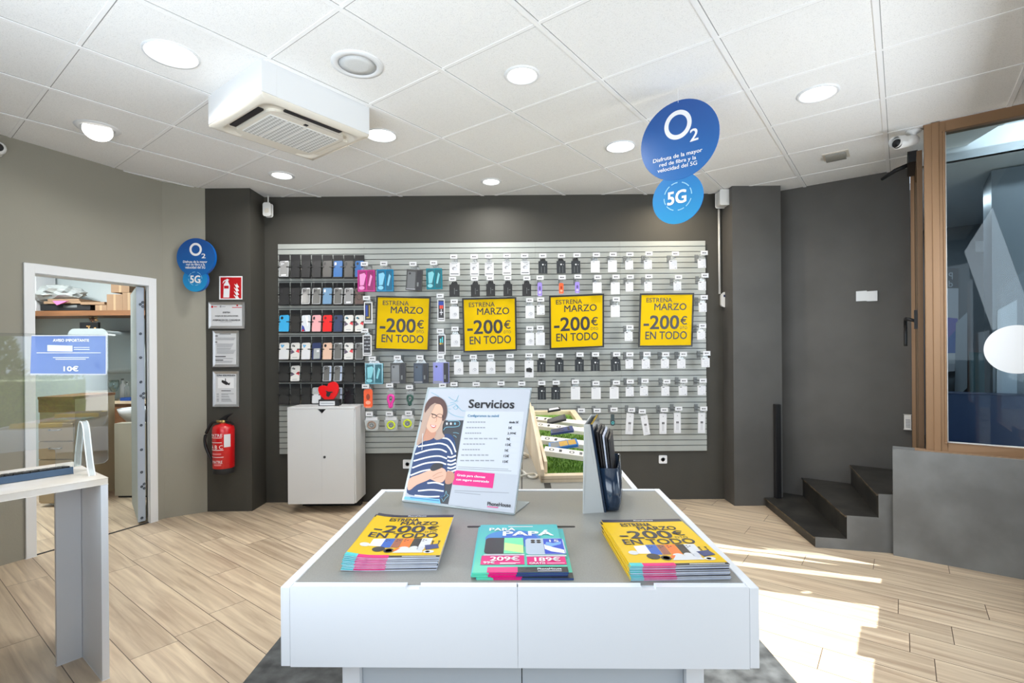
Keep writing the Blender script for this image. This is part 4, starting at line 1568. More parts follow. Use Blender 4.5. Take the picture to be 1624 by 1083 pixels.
def magazine(M, label, th, full, group, bulge=0.0, detail=True):
    t = thing('magazine', label, 'magazine', M=M, group=group)
    I = MW['magazine' if t.name == 'magazine' else t.name]
    m = MB()
    n = 10
    xs = [MW_ * i / n for i in range(n + 1)]
    for i in range(n):
        m.box((xs[i], 0.001, 0), (xs[i + 1], MH_ - 0.001, th - 0.0004), M_PAGES, I)
    pg = m.build('pages', t)
    m = MB()
    k = 1.0
    def R(x0, y0, x1, y1, mt, z=0.0):
        # cut wide bands into strips so that the bend can follow
        s = max(1, int((x1 - x0) * n + 0.5))
        for i in range(s):
            a_, b_ = x0 + (x1 - x0) * i / s, x0 + (x1 - x0) * (i + 1) / s
            rq(m, I, a_ * MW_, y0 * MH_, b_ * MW_, y1 * MH_, mt, th + z)
    R(0, 0, 1, 1, M_YEL)
    R(0, 0.93, 1, 1, M_INKN, 0.0002)
    R(0, 0.0, 0.13, 0.055, M_CYAN, 0.0002)
    R(0.13, 0.0, 0.46, 0.05, M_MAG, 0.0002)
    R(0.46, 0.0, 1, 0.038, M_INK, 0.0002)
    # front faces of the cover edge
    for (x0, x1, mt) in ((0, 0.13, M_CYAN), (0.13, 0.46, M_MAG), (0.46, 1, M_LGREY)):
        s = max(1, int((x1 - x0) * n + 0.5))
        for i in range(s):
            a_, b_ = x0 + (x1 - x0) * i / s, x0 + (x1 - x0) * (i + 1) / s
            m.face([I @ V((a_ * MW_, -0.0002, th)), I @ V((b_ * MW_, -0.0002, th)), I @ V((b_ * MW_, -0.0002, th - 0.0012)), I @ V((a_ * MW_, -0.0002, th - 0.0012))], mt)
    m.face([I @ V((-0.0002, 0, th)), I @ V((-0.0002, MH_, th)), I @ V((-0.0002, MH_, th * 0.1)), I @ V((-0.0002, 0, th * 0.1))], M_YEL)
    parts = [pg]
    if full:
        z = th + 0.0005
        T = lambda s, x0, y0, x1, y1, mt, b=0.015: put_text(m, I, s, x0 * MW_, y0 * MH_, x1 * MW_, y1 * MH_, mt, b, z)
        T('PhoneHouse', 0.40, 0.952, 0.64, 0.978, M_WINK)
        T('ESTRENA', 0.20, 0.818, 0.57, 0.90, M_INKN)
        T('MARZO', 0.37, 0.718, 0.83, 0.808, M_INKN, 0.02)
        T('-200', 0.10, 0.53, 0.70, 0.70, M_INKN, 0.025)
        T('€', 0.73, 0.585, 0.86, 0.695, M_INKN, 0.02)
        T('DTO', 0.72, 0.518, 0.86, 0.562, M_INKN, 0.0)
        T('EN TODO', 0.09, 0.402, 0.89, 0.512, M_INKN, 0.02)
        bar_ = lambda x0, y0, x1, y1, mt, zz=0.0001: rq(m, I, x0 * MW_, y0 * MH_, x1 * MW_, y1 * MH_, mt, z + zz)
        bar_(0.60, 0.012, 0.96, 0.022, M_WINK)
        P_ = lambda pts, mt, zz=0.0: quad(m, I, [(x * MW_, y * 0.88 * MH_) for x, y in pts], mt, z + zz)
        P_([(0.17, 0.25), (0.31, 0.25), (0.31, 0.44), (0.17, 0.42)], M_WINK)
        for (x0, x1, mt) in ((0.30, 0.42, mat('print_blue', (36, 96, 190), 0.4)), (0.42, 0.51, mat('print_copper', (160, 96, 78), 0.4)), (0.51, 0.63, mat('print_orange', (246, 120, 44), 0.4)), (0.63, 0.73, M_INK), (0.72, 0.85, M_PAPER)):
            P_([(x0, 0.22), (x1 - 0.005, 0.22), (x1, 0.445), (x0 + 0.005, 0.445)], mt, 0.0001)
            for (dx, dy) in ((0.03, 0.41), (0.06, 0.395), (0.03, 0.375)):
                P_([((x0 + dx) + a, dy + b) for a, b in circ(0, 0, 0.012, 0.009, 8)], M_INK, 0.0002)
        for (cx, cy_, rx, ry, mt) in ((0.12, 0.27, 0.055, 0.045, M_PAPER), (0.12, 0.27, 0.038, 0.03, M_INKN), (0.30, 0.185, 0.07, 0.06, M_INK), (0.42, 0.15, 0.055, 0.05, M_INK), (0.42, 0.15, 0.035, 0.034, mat('print_pink', (232, 130, 210), 0.4)),
                                      (0.57, 0.19, 0.06, 0.05, M_PAPER), (0.68, 0.20, 0.05, 0.05, M_PAPER), (0.76, 0.19, 0.04, 0.05, M_LGREY), (0.86, 0.12, 0.06, 0.035, M_PAPER), (0.85, 0.12, 0.025, 0.02, M_INK)):
            P_([(cx + a, cy_ + b) for a, b in circ(0, 0, rx, ry, 20)], mt, 0.0003)
        P_([(0.47, 0.10), (0.80, 0.10), (0.78, 0.18), (0.52, 0.18)], M_PAPER, 0.0002)
        P_([(0.82, 0.16), (1.0 - 0.04, 0.20), (0.93, 0.30), (0.79, 0.27)], mat('print_navy', (52, 66, 120), 0.4), 0.0004)
        for x in (0.86, 0.93):
            P_([(x, 0.29), (x + 0.012, 0.29), (x + 0.012, 0.36), (x, 0.36)], M_INK, 0.0004)
            P_([(x + 0.006 + a, 0.365 + b) for a, b in circ(0, 0, 0.015, 0.012, 10)], M_INK, 0.0005)
        P_([(0.46, 0.14), (0.50, 0.14), (0.54, 0.20), (0.49, 0.20)], mat('print_orange', (246, 120, 44), 0.4), 0.0005)
    parts.append(m.build('cover', t))
    if bulge:
        for p_ in parts:
            warp(p_.data, MW_, bulge)
    return t


def m_last():
    return LAST[-1]


LAST = []
_b0 = MB.build


def _b1(self, *a, **k):
    o = _b0(self, *a, **k)
    LAST.append(o)
    return o


MB.build = _b1


def stack(base_fl, base_fr, n, th, where, drift, bulge):
    p, q = onz(*base_fl, TZ), onz(*base_fr, TZ)
    ang = math.atan2(q.y - p.y, q.x - p.x)
    rng = random.Random(n * 13 + 5)
    for k in range(n):
        f = k / (n - 1)
        a = ang + rng.uniform(-0.012, 0.012)
        lp = V((drift[0] * f + rng.uniform(-0.002, 0.002), drift[1] * f + rng.uniform(-0.002, 0.002), 0))
        M = Matrix.Translation(V((p.x, p.y, TZ - 0.003 + k * (th + 0.0001)))) @ Matrix.Rotation(a, 4, 'Z') @ Matrix.Translation(lp)
        top = n - 1 - k
        if top == 0:
            lab = 'yellow offer magazine on top of the %s stack on the front table' % where
        else:
            lab = 'yellow magazine, %s from the top of the %s stack on the front table' % (ORD[top], where)
        magazine(M, lab, th, top == 0, 'magazines in the %s stack' % where, bulge * (0.3 + 0.7 * f))


stack((540, 904), (693, 902), 9, 0.0030, 'left', (0.006, 0.008), 0.008)
stack((1000, 920), (1159, 917), 10, 0.0030, 'right', (0.000, 0.006), 0.001)

# the three PAPA leaflets
def leaflet(M, label, full):
    w, h, th = 0.215, 0.318, 0.0045
    t = thing('leaflet', label, 'leaflet', M=M, group='green leaflets on the front table')
    I = MW[t.name]
    base = linear_print('leaflet_blend', (92, 206, 172), (66, 178, 190), 1, 0.0, h * 1.1)
    m = MB(); m.box((0, 0, 0), (w, h, th), base, I); m.box((-0.0015, 0.002, 0.0005), (0.0, h - 0.002, th - 0.0005), M_CYAN, I)
    m.box((0.17 * w, -0.0006, 0.0005), (0.46 * w, 0, th), M_MAG, I); m.box((0.46 * w, -0.0006, 0.0005), (w, 0, th), mat('print_navy', (52, 66, 120), 0.4), I)
    m.build('folded_sheets', t)
    m = MB()
    z = th + 0.0004
    r = lambda x0, y0, x1, y1, mt, zz=0.0: rq(m, I, x0 * w, y0 * h, x1 * w, y1 * h, mt, z + zz)
    r(0.15, 0.0, 0.47, 0.09, M_MAG); r(0.47, 0.0, 1.0, 0.09, M_INK)
    m.build('bottom_band', t)
    if not full:
        return
    m = MB()
    quad(m, I, [((0.42 + a_) * w, (0.66 + b_) * h) for a_, b_ in circ(0, 0, 0.34, 0.20, 32)], mat('print_blue_teal', (62, 132, 200), 0.4), z)
    quad(m, I, [((0.50 + a_) * w, (0.67 + b_) * h) for a_, b_ in circ(0, 0, 0.22, 0.13, 32)], mat('print_blue_deep', (58, 104, 200), 0.4), z + 0.0002)
    T = lambda s, x0, y0, x1, y1, mt=M_WINK, b=0.02: put_text(m, I, s, x0 * w, y0 * h, x1 * w, y1 * h, mt, b, z + 0.0006)
    T('PARA', 0.12, 0.835, 0.45, 0.905, M_WINK, 0.03); T('PAPÁ', 0.30, 0.715, 0.92, 0.845, M_WINK, 0.035)
    r(0.36, 0.935, 0.68, 0.955, M_PAPER)
    m.build('headline', t)
    m = MB()
    P_ = lambda pts, mt, zz: quad(m, I, [(x * w, y * h) for x, y in pts], mt, z + zz)
    P_(rrect(0.46, 0.34, 0.05, 4, 0.32, 0.50), M_INK, 0.0004); r(0.315, 0.335, 0.545, 0.665, mat('print_mint', (120, 224, 170), 0.4), 0.0006)
    P_([(0.32, 0.40), (0.54, 0.34), (0.54, 0.5), (0.32, 0.56)], mat('print_lemon', (206, 232, 150), 0.4), 0.0007)
    P_(rrect(0.46, 0.34, 0.05, 4, 0.80, 0.48), mat('print_silver', (184, 198, 214), 0.4), 0.0004)
    r(0.785, 0.32, 1.015, 0.64, mat('print_royal', (40, 74, 196), 0.4), 0.0006)
    P_([(0.79, 0.42), (0.86, 0.37), (1.01, 0.33), (1.01, 0.40), (0.88, 0.46), (0.79, 0.52)], M_WINK, 0.0007)
    P_([(0.8, 0.50), (0.87, 0.47), (0.99, 0.52), (1.0, 0.58), (0.9, 0.54), (0.82, 0.57)], mat('print_sky', (120, 170, 240), 0.4), 0.0007)
    for (x, y) in ((0.66, 0.60), (0.73, 0.60), (0.66, 0.56), (0.73, 0.56)):
        P_([(x + a, y + b) for a, b in circ(0, 0, 0.028, 0.018, 12)], M_INK, 0.0008)
    put_text(m, I, '15', 0.86 * w, 0.56 * h, 0.97 * w, 0.61 * h, M_WINK, 0.02, z + 0.001)
    r(0.09, 0.30, 0.55, 0.325, M_LGREY, 0.0004); r(0.57, 0.275, 1.02, 0.30, M_LGREY, 0.0004)
    m.build('phone_pictures', t)
    m = MB()
    r(0.07, 0.13, 0.545, 0.295, M_MAG, 0.0005); r(0.575, 0.125, 1.03 - 0.03, 0.27, M_MAG, 0.0005)
    TT = lambda s, x0, y0, x1, y1, b=0.03: put_text(m, I, s, x0 * w, y0 * h, x1 * w, y1 * h, M_WINK, b, z + 0.0009)
    TT('209€', 0.17, 0.195, 0.49, 0.275); TT('99€', 0.10, 0.145, 0.22, 0.185); TT('189€', 0.66, 0.18, 0.94, 0.255); TT('GRATIS', 0.60, 0.132, 0.77, 0.162)
    r(0.28, 0.155, 0.5, 0.163, M_WINK, 0.0008); r(0.28, 0.142, 0.45, 0.15, M_WINK, 0.0008); r(0.79, 0.145, 0.98, 0.153, M_WINK, 0.0008)
    put_text(m, I, 'PhoneHouse', 0.68 * w, 0.035 * h, 0.93 * w, 0.065 * h, M_WINK, 0.02, z + 0.0005)
    r(0.68, 0.015, 0.93, 0.025, M_LGREY, 0.0002)
    m.build('price_panels', t)


p, q = onz(749, 917, TZ), onz(899, 916, TZ)
ang = math.atan2(q.y - p.y, q.x - p.x)
for k, (dx, dy, da, lab) in enumerate(((0.010, -0.002, -0.02, 'green leaflet at the bottom of the middle pile on the front table'), (-0.002, 0.001, 0.012, 'green leaflet in the middle of the small pile on the front table'),
                                       (0.0, 0.003, 0.0, 'green and blue PARA PAPÁ leaflet on top of the small middle pile'))):
    M = Matrix.Translation(V((p.x, p.y, TZ - 0.003 + k * 0.0047))) @ Matrix.Rotation(ang + da, 4, 'Z') @ Matrix.Translation(V((dx, dy, 0)))
    leaflet(M, lab, k == 2)

# ================================================================== SERVICES POSTER IN AN ACRYLIC STAND
BLp, BRp = onz(638.5, 794, TZ), onz(815, 815.5, TZ)
sx = (BRp - BLp).normalized()
back = V((-sx.y, sx.x, 0))
LEAN = math.radians(24.5)
su = (back * math.sin(LEAN) + Z3 * math.cos(LEAN)).normalized()
sn = sx.cross(su).normalized()
if sn.y > 0:
    sn = -sn                        # towards the viewer


def SP(px, py, off=0.0):
    return onpl(px, py, BLp + sn * off, sn)


LS = [('gap', 0)]
t = thing('poster_stand', 'services poster in a leaning clear acrylic stand on the front table', 'poster', at((BLp + BRp) / 2, TZ - 0.003))
cor = [SP(641, 792), SP(813, 813.5), SP(840.5, 617), SP(681, 616.5)]
m = MB()
ext = [SP(637, 793), SP(816, 815.5), SP(843, 614.5), SP(678, 614)]
m.prism([p - sn * 0.002 for p in ext], -sn * 0.004, M_ACRYLE)
foot = [BLp + back * 0.01, BRp + back * 0.01, BRp + back * 0.14, BLp + back * 0.14]
m.prism([at(p, TZ + 0.0005) for p in foot], (0, 0, -0.0032), M_ACRYLE)
m.tube([at(BLp, TZ), at(BRp, TZ)], 0.003, M_ACRYLE, 8)
m.build('acrylic_stand', t)
m = MB()
m.prism(cor, -sn * 0.0015, mat('poster_grey', (190, 192, 199), 0.45))
m.build('poster_sheet', t)
pic = MB()
C4 = lambda pts, o: [SP(640 + x / 5.7, 610 + y / 5.7, o) for x, y in pts]


def pp(pts, mt, lay, sm=0):
    q = smooth_loop([(x, y, 0) for x, y in pts], sm) if sm else pts
    pic.face(C4([(x[0], x[1]) for x in q], 0.0004 + lay * 0.0004), mt)


def stroke(pts, w, mt, lay, sm=4):
    P = smooth_path([(x, y, 0) for x, y in pts], sm) if sm else [V((x, y, 0)) for x, y in pts]
    L, Rr = [], []
    for i, p in enumerate(P):
        tn = (P[min(i + 1, len(P) - 1)] - P[max(i - 1, 0)]).normalized()
        nn = V((-tn.y, tn.x, 0))
        L.append(p + nn * w / 2)
        Rr.append(p - nn * w / 2)
    for i in range(len(P) - 1):
        pic.face(C4([(v.x, v.y) for v in (L[i], L[i + 1], Rr[i + 1], Rr[i])], 0.0004 + lay * 0.0004), mt)


SK = mat('print_skin', (226, 176, 150), 0.5)
SKD = mat('print_skin_dark', (196, 140, 114), 0.5)
HR = mat('print_hair_dark', (92, 66, 62), 0.5)
HRL = mat('print_hair_light', (186, 156, 138), 0.5)
SWE = mat('print_sweater', (40, 62, 106), 0.5)
CHAR = mat('print_charcoal', (62, 62, 66), 0.5)
TEAL = mat('print_teal_line', (120, 176, 196), 0.5)
JEAN = mat('print_jeans', (120, 190, 224), 0.5)
pp([(150, 322), (548, 322), (490, 640), (448, 850), (408, 1082), (320, 1072), (330, 600)], CHAR, 0)
pp([(10, 1010), (140, 1020), (325, 1030), (335, 1076), (2, 1036)], JEAN, 1)
stroke([(60, 1020), (200, 1035), (320, 1050)], 8, mat('print_jeans_dark', (70, 130, 180), 0.5), 2)
pp([(118, 565), (200, 505), (330, 455), (420, 448), (462, 505), (476, 600), (470, 700), (474, 770), (450, 800), (395, 785), (372, 880), (366, 1000), (330, 1032), (210, 1020), (120, 1005), (30, 975), (52, 850), (80, 715)], SWE, 2, 3)
for pts in ([(130, 560), (250, 540), (330, 530), (392, 548)], [(104, 628), (230, 590), (330, 585), (390, 610)], [(90, 690), (220, 655), (320, 645), (392, 668)], [(78, 752), (200, 710), (320, 700), (385, 720)], [(62, 820), (170, 780), (260, 765)], [(215, 890), (290, 885), (362, 905)], [(130, 960), (250, 950), (362, 962)], [(100, 1000), (220, 1012), (325, 1010)], [(330, 480), (400, 490), (445, 540), (472, 610)], [(392, 548), (425, 590), (440, 630)]):
    stroke(pts, 13, M_WINK, 3)
for y in (650, 685, 718, 750, 780):
    stroke([(396, y), (430, y + 6), (474, y - 10)], 14, M_WINK, 3)
pp([(35, 940), (52, 850), (140, 812), (250, 768), (305, 765), (262, 830), (222, 862), (120, 905), (62, 950)], SK, 4, 3)
pp([(375, 880), (385, 790), (440, 785), (462, 830), (440, 885), (400, 900)], SKD, 4, 3)
pp([(222, 838), (262, 800), (330, 752), (378, 770), (385, 820), (362, 872), (322, 885), (262, 862)], SK, 5, 3)
stroke([(262, 830), (310, 800), (350, 790)], 5, SKD, 6)
stroke([(270, 850), (320, 832), (360, 822)], 5, SKD, 6)
pp([(240, 762), (262, 722), (300, 708), (350, 716), (352, 745), (300, 770), (262, 780)], M_INK, 6, 2)
# hair behind, neck, face, hair in front
pp([(275, 106), (330, 116), (372, 152), (392, 215), (384, 290), (356, 360), (352, 430), (372, 470), (300, 500), (250, 470), (170, 520), (118, 545), (140, 440), (168, 320), (190, 205), (222, 140)], HRL, 5, 3)
pp([(275, 106), (330, 116), (372, 152), (392, 215), (384, 290), (352, 330), (340, 250), (325, 185), (280, 170), (235, 200), (205, 260), (190, 240), (200, 180), (232, 130)], HR, 6, 3)
pp([(196, 400), (288, 408), (282, 470), (236, 500), (178, 500)], SKD, 6, 2)
pp([(206, 350), (232, 290), (262, 212), (300, 178), (335, 182), (356, 225), (352, 290), (332, 360), (296, 418), (252, 432), (216, 398)], SK, 7, 3)
pp([(178, 300), (205, 240), (255, 185), (290, 165), (272, 215), (240, 280), (214, 352), (200, 410), (178, 470), (140, 520), (122, 530), (150, 420)], HRL, 8, 3)
stroke([(250, 262), (285, 272), (300, 285)], 8, M_INK, 9, 3)
stroke([(262, 268), (258, 292), (282, 300), (300, 284), (318, 292), (345, 298), (350, 272), (318, 266), (300, 278)], 4, M_INK, 9, 3)
stroke([(300, 290), (296, 330), (282, 338)], 4, SKD, 9, 3)
pp([(240, 360), (268, 368), (294, 366), (284, 388), (258, 388)], mat('print_lips', (200, 96, 96), 0.5), 9, 2)
pp([(248, 364), (268, 371), (288, 369), (280, 379), (260, 379)], M_WINK, 10, 2)
stroke([(174, 440), (170, 540), (165, 590)], 5, M_PAPER, 9, 2)
# doodles
stroke([(360, 412), (385, 385), (460, 382), (500, 372), (508, 345), (490, 328), (400, 328)], 5, TEAL, 3)
for x in (392, 428, 465):
    pic.face(C4(circ(x, 352, 9, 12, 12), 0.0018), M_LGREY if x < 460 else TEAL)
for pts in ([(448, 434), (475, 434), (500, 442)], [(450, 458), (468, 466), (478, 478)], [(455, 500), (462, 530), (455, 560)], [(345, 1020), (372, 1000), (385, 960), (392, 990), (406, 1000), (380, 1025), (358, 1056), (350, 1035), (335, 1015), (372, 1000)],
            [(405, 110), (450, 140), (495, 150)], [(420, 165), (470, 150), (498, 95)], [(400, 195), (440, 180), (470, 175), (520, 230), (560, 238)], [(402, 218), (430, 220)], [(400, 240), (440, 270), (500, 290), (545, 295)], [(445, 205), (470, 225), (490, 205), (470, 190), (448, 206)], [(250, 70), (300, 95), (320, 110)]):
    stroke(pts, 4, TEAL, 2, 3)
pic.build('printed_picture', t)
m = MB()
E4 = lambda x, y, o=0.0008: SP(620 + x / 4.513, 600 + y / 4.513, o)
def tq(s, bl, br, tl, mt, b=0.0, o=0.0016):
    m.text(s, E4(*bl, o), E4(*br, o), E4(*tl, o), mt, b)
m.face([E4(*q) for q in ((410, 900), (880, 965), (998, 88), (530, 82), (520, 300), (470, 600))][::-1], mat('poster_grey', (190, 192, 199), 0.45))
m.face([E4(x, y, 0.0011) for x, y in ((468, 655), (905, 690), (952, 238), (535, 236), (520, 330))], mat('poster_white', (203, 205, 211), 0.45))
tq('Servicios', (556, 211), (880, 215), (562, 152), M_INK, 0.03)
tq('Configuramos tu móvil', (549, 281), (771, 283), (551, 258), mat('ink_blue', (70, 130, 165), 0.5), 0.015)
pr_ = ['desde 5€', '5€', '2,99€', '9€', '15€', '5€', '12€', '15€']
for i, s in enumerate(pr_):
    y = 297 + i * 40.3
    x0 = 838 - i * 6.6
    x1 = 946 - i * 6.4
    m.face([E4(a, b, 0.0014) for a, b in ((x0 - 5, y + 31), (x1 - 5, y + 33), (x1, y + 3), (x0, y))], M_LGREY)
    wch = 66 if i == 0 else 12 * len(s) + 2
    tq(s, (x0 + 8, y + 25), (x0 + 8 + wch, y + 26), (x0 + 10, y + 7), M_INK, 0.02, 0.002)
    ll = [135, 140, 118, 245, 160, 130, 200, 250][i]
    xl = 545 - i * 7
    for q in range(7):
        a0_, a1_ = xl + ll * q / 7, xl + ll * (q + 0.8) / 7
        m.face([E4(a, b, 0.0014) for a, b in ((a0_, y + 20 - i), (a1_, y + 20.5 - i), (a1_, y + 12 - i), (a0_, y + 11.5 - i))], M_GREYINK)
for (xa, xb, y) in ((480, 840, 630), (478, 862, 643), (455, 845, 800), (455, 640, 812)):
    m.face([E4(a, b, 0.0014) for a, b in ((xa, y + 4), (xb, y + 22), (xb, y + 18), (xa, y))], M_GREYINK)
m.face([E4(a, b, 0.0014) for a, b in ((440, 760), (728, 786), (743, 681), (459, 657))], M_MAG)
tq('Gratis para clientes', (472, 703), (673, 719), (475, 683), M_WINK, 0.02, 0.002)
tq('con seguro contratado', (467, 734), (700, 752), (470, 714), M_WINK, 0.02, 0.002)
tq('PhoneHouse', (690, 909), (856, 922), (692, 883), M_INK, 0.03, 0.002)
m.face([E4(a, b, 0.0014) for a, b in ((688, 920), (768, 928), (769, 922), (689, 914))], M_MAG)
m.face([E4(a, b, 0.0014) for a, b in ((769, 928), (852, 936), (853, 930), (770, 922))], M_LGREY)
m.build('printed_text', t)

# ================================================================== LEAFLET HOLDER
b0_, b1_ = onz(962, 811, TZ), V((0.372, 1.865, TZ))
hd = V((0.235, 0.972, 0)).normalized()                   # along the holder's back, away from the camera
b0_ = onz(958.5, 811, TZ)
nrm_h = V((hd.y, -hd.x, 0))                             # pocket side (to the right)
tl_ = aty(936.5, 673, b0_.y)
Lh = 0.265
def hp3(s, u, v, off=0.0):
    """s along the back, u up the lean (0..1), off toward the pocket side"""
    p = V((b0_.x, b0_.y, TZ - 0.003)) * (1 - u) + V((tl_.x, tl_.y, tl_.z)) * u
    return p + hd * (s * Lh) + nrm_h * off
t = thing('leaflet_holder', 'grey and navy cardboard leaflet holder on the front table, right of the poster', 'leaflet holder', at(b0_, TZ - 0.003))
M_HN = mat('navy_gloss_card', (30, 46, 66), 0.15, coat=0.6)
M_HG = mat('grey_card', (188, 189, 187), 0.6)
m = MB(); m.prism([hp3(0, 0, 0), hp3(1, 0, 0), hp3(1, 1, 0), hp3(0, 1, 0)], nrm_h * 0.006, M_HN); m.build('back_panel', t)
m = MB()
w0 = onz(925.5, 813, TZ); wt = aty(927.5, 673, w0.y)
for s in (0.0, 0.93):
    o_ = hd * (s * Lh)
    m.prism([at(w0, TZ - 0.003) + o_, hp3(0, 0, 0) + o_ - nrm_h * 0.001, hp3(0, 1, 0) + o_ - nrm_h * 0.001, wt + o_], hd * 0.004, M_HG)
m.prism([at(w0, TZ - 0.003), wt, wt + hd * Lh, at(w0, TZ - 0.003) + hd * Lh], -nrm_h * 0.003, M_HG)
m.build('side_wings', t)
m = MB()
def pk(s, u, off):
    return hp3(s, u, 0, off)
out = [(0.02, 0.006), (0.03, 0.050), (0.06, 0.056), (0.5, 0.058), (0.94, 0.056), (0.97, 0.050), (0.98, 0.006)]
lo2, hi2 = 0.02, 0.50
ptsl = [pk(s, lo2, o * 0.80) for s, o in out]
ptsm = [pk(s, 0.12, o) for s, o in out]
ptsh = [pk(s, hi2, o * 1.12) for s, o in out]
n = len(out)
m.raw(ptsl + ptsm + ptsh, [(r * n + i, r * n + i + 1, (r + 1) * n + i + 1, (r + 1) * n + i) for r in range(2) for i in range(n - 1)] + [tuple(range(n))[::-1]], M_HN, True)
po = m.build('pocket', t)
sol = po.modifiers.new('thick', 'SOLIDIFY'); sol.thickness = 0.003
for k in range(5):
    M = None
    s0 = 0.10
    o_ = 0.008 + k * 0.0064
    q = [pk(0.11, 0.10, o_), pk(0.87, 0.10, o_), pk(0.87, 0.90 - 0.02 * k, o_ + 0.004 + 0.002 * k), pk(0.11, 0.90 - 0.02 * k, o_ + 0.004 + 0.002 * k)]
    m = MB(); m.prism(q, nrm_h * 0.005, M_HN if k % 2 else M_INK, M_PAGES if k == 2 else M_INK)
    if k == 4:
        for (a_, b_, c_, d_) in ((0.2, 0.60, 0.7, 0.66), (0.25, 0.70, 0.6, 0.74)):
            e = nrm_h * 0.0055
            m.face([pk(a_, b_, o_ + 0.003) + e, pk(c_, b_, o_ + 0.003) + e, pk(c_, d_, o_ + 0.003) + e, pk(a_, d_, o_ + 0.003) + e], M_LGREY)
    tag(m.build('brochure'), 'dark glossy brochure in the navy leaflet holder, %s from the back' % ORD[k], 'brochure', 'brochures in the leaflet holder')

# ================================================================== WOODEN PHONE TRAY ON THE BACK TABLE
f0, f1 = onz(858.5, 765.5, TZ - 0.003), onz(986.5, 763, TZ - 0.003)
ux = (f1 - f0); ux.z = 0
Wt = ux.length
ux = ux.normalized()
uyv = V((-ux.y, ux.x, 0))
tb0, tb1 = onz(861, 650, 0.985), onz(912, 650, 0.985)
Ld = (tb1 - f1).dot(uyv)
Wb = max(0.18, (tb1 - f0).dot(ux))
def TR(x, y, z):
    """tray coordinates: x 0..1 across, y 0..1 in depth, z metres above the table; the tray narrows and rises to the back"""
    w = Wt + (Wb - Wt) * y
    p = f0 + ux * (x * w) + uyv * (y * Ld)
    return V((p.x, p.y, TZ - 0.003 + z))
RISE = 0.055
t = thing('wooden_tray', 'pale plywood phone tray lined with artificial grass on the back table', 'display tray', at((f0 + f1) / 2, TZ - 0.003))
def tbar(mb, x0, y0, x1, y1, z0a, z1a, z0b, z1b, mt):
    """a solid between depth y0 (heights z0a-z1a) and y1 (z0b-z1b)"""
    v = [TR(x0, y0, z0a), TR(x1, y0, z0a), TR(x1, y1, z0b), TR(x0, y1, z0b), TR(x0, y0, z1a), TR(x1, y0, z1a), TR(x1, y1, z1b), TR(x0, y1, z1b)]
    mb.raw(v, [(0, 3, 2, 1), (4, 5, 6, 7), (0, 1, 5, 4), (1, 2, 6, 5), (2, 3, 7, 6), (3, 0, 4, 7)], mt)
m = MB(); tbar(m, 0, 0, 1, 0.02, 0, 0.026, 0, 0.028, M_PINE)
tbar(m, 0.001, -0.0004, 0.999, 0.0, 0.012, 0.0135, 0.012, 0.0135, M_CARD); m.build('front_rail', t)
m = MB(); tbar(m, 0.0, 0.97, 1, 1, 0, 0.085, 0, 0.088, M_PINE); m.build('back_rail', t)
m = MB(); tbar(m, 0.90, 0.02, 1, 0.97, 0, 0.03, 0, 0.088, M_PINE); m.build('side_rail', t, bevel=0.002)
m = MB(); tbar(m, 0.0, 0.02, 0.06, 0.97, 0, 0.03, 0, 0.088, M_PINE); m.build('side_rail', t)
# tall left plank, rising to a point at the back
zl = lambda py, px, y: onpl(px, py, TR(0, y, 0), uyv).z - TZ + 0.003
m = MB()
ya, yb = 0.0, 0.52
za = 0.03
zb_ = zl(617, 851, yb)
pl_ = [TR(-0.0, ya, 0), TR(-0.0, 0.9, 0), TR(0, 0.9, 0.16), TR(0, yb, zb_), TR(0, 0.30, zl(650, 852, 0.30)), TR(0, 0.12, zl(700, 856, 0.12)), TR(0, ya, 0.05)]
m.prism(pl_, ux * 0.012, M_PINE); m.build('side_board', t)
m = MB()
pl_ = [TR(0.05, 0.02, 0.03), TR(0.05, 0.8, 0.06), TR(0.06, 0.42, zl(644, 860, 0.42)), TR(0.055, 0.2, zl(690, 867, 0.2)), TR(0.05, 0.02, 0.075)]
m.prism(pl_, ux * 0.012, M_PINE); m.build('inner_board', t)
# turf
m = MB()
rg = random.Random(3)
tbar(m, 0.06, 0.02, 0.9, 0.97, 0.001, 0.012, 0.001, 0.06, M_GRASS0)
for i in range(3600):
    x, y = rg.uniform(0.065, 0.895), rg.uniform(0.022, 0.965) ** 1.6 * 0.94 + 0.024
    zz = 0.012 + 0.048 * (y - 0.02) / 0.95
    b = TR(x, y, zz - 0.002)
    h = rg.uniform(0.010, 0.020)
    d = V((rg.uniform(-1, 1), rg.uniform(-1, 1), 0)) * 0.007
    w = V((rg.uniform(-1, 1), rg.uniform(-0.4, 0.4), 0)).normalized() * 0.0018
    m.face([b - w, b + w, b + d + Z3 * h], M_GRASS0)
o = m.build('artificial_grass', t); o['kind'] = 'stuff'
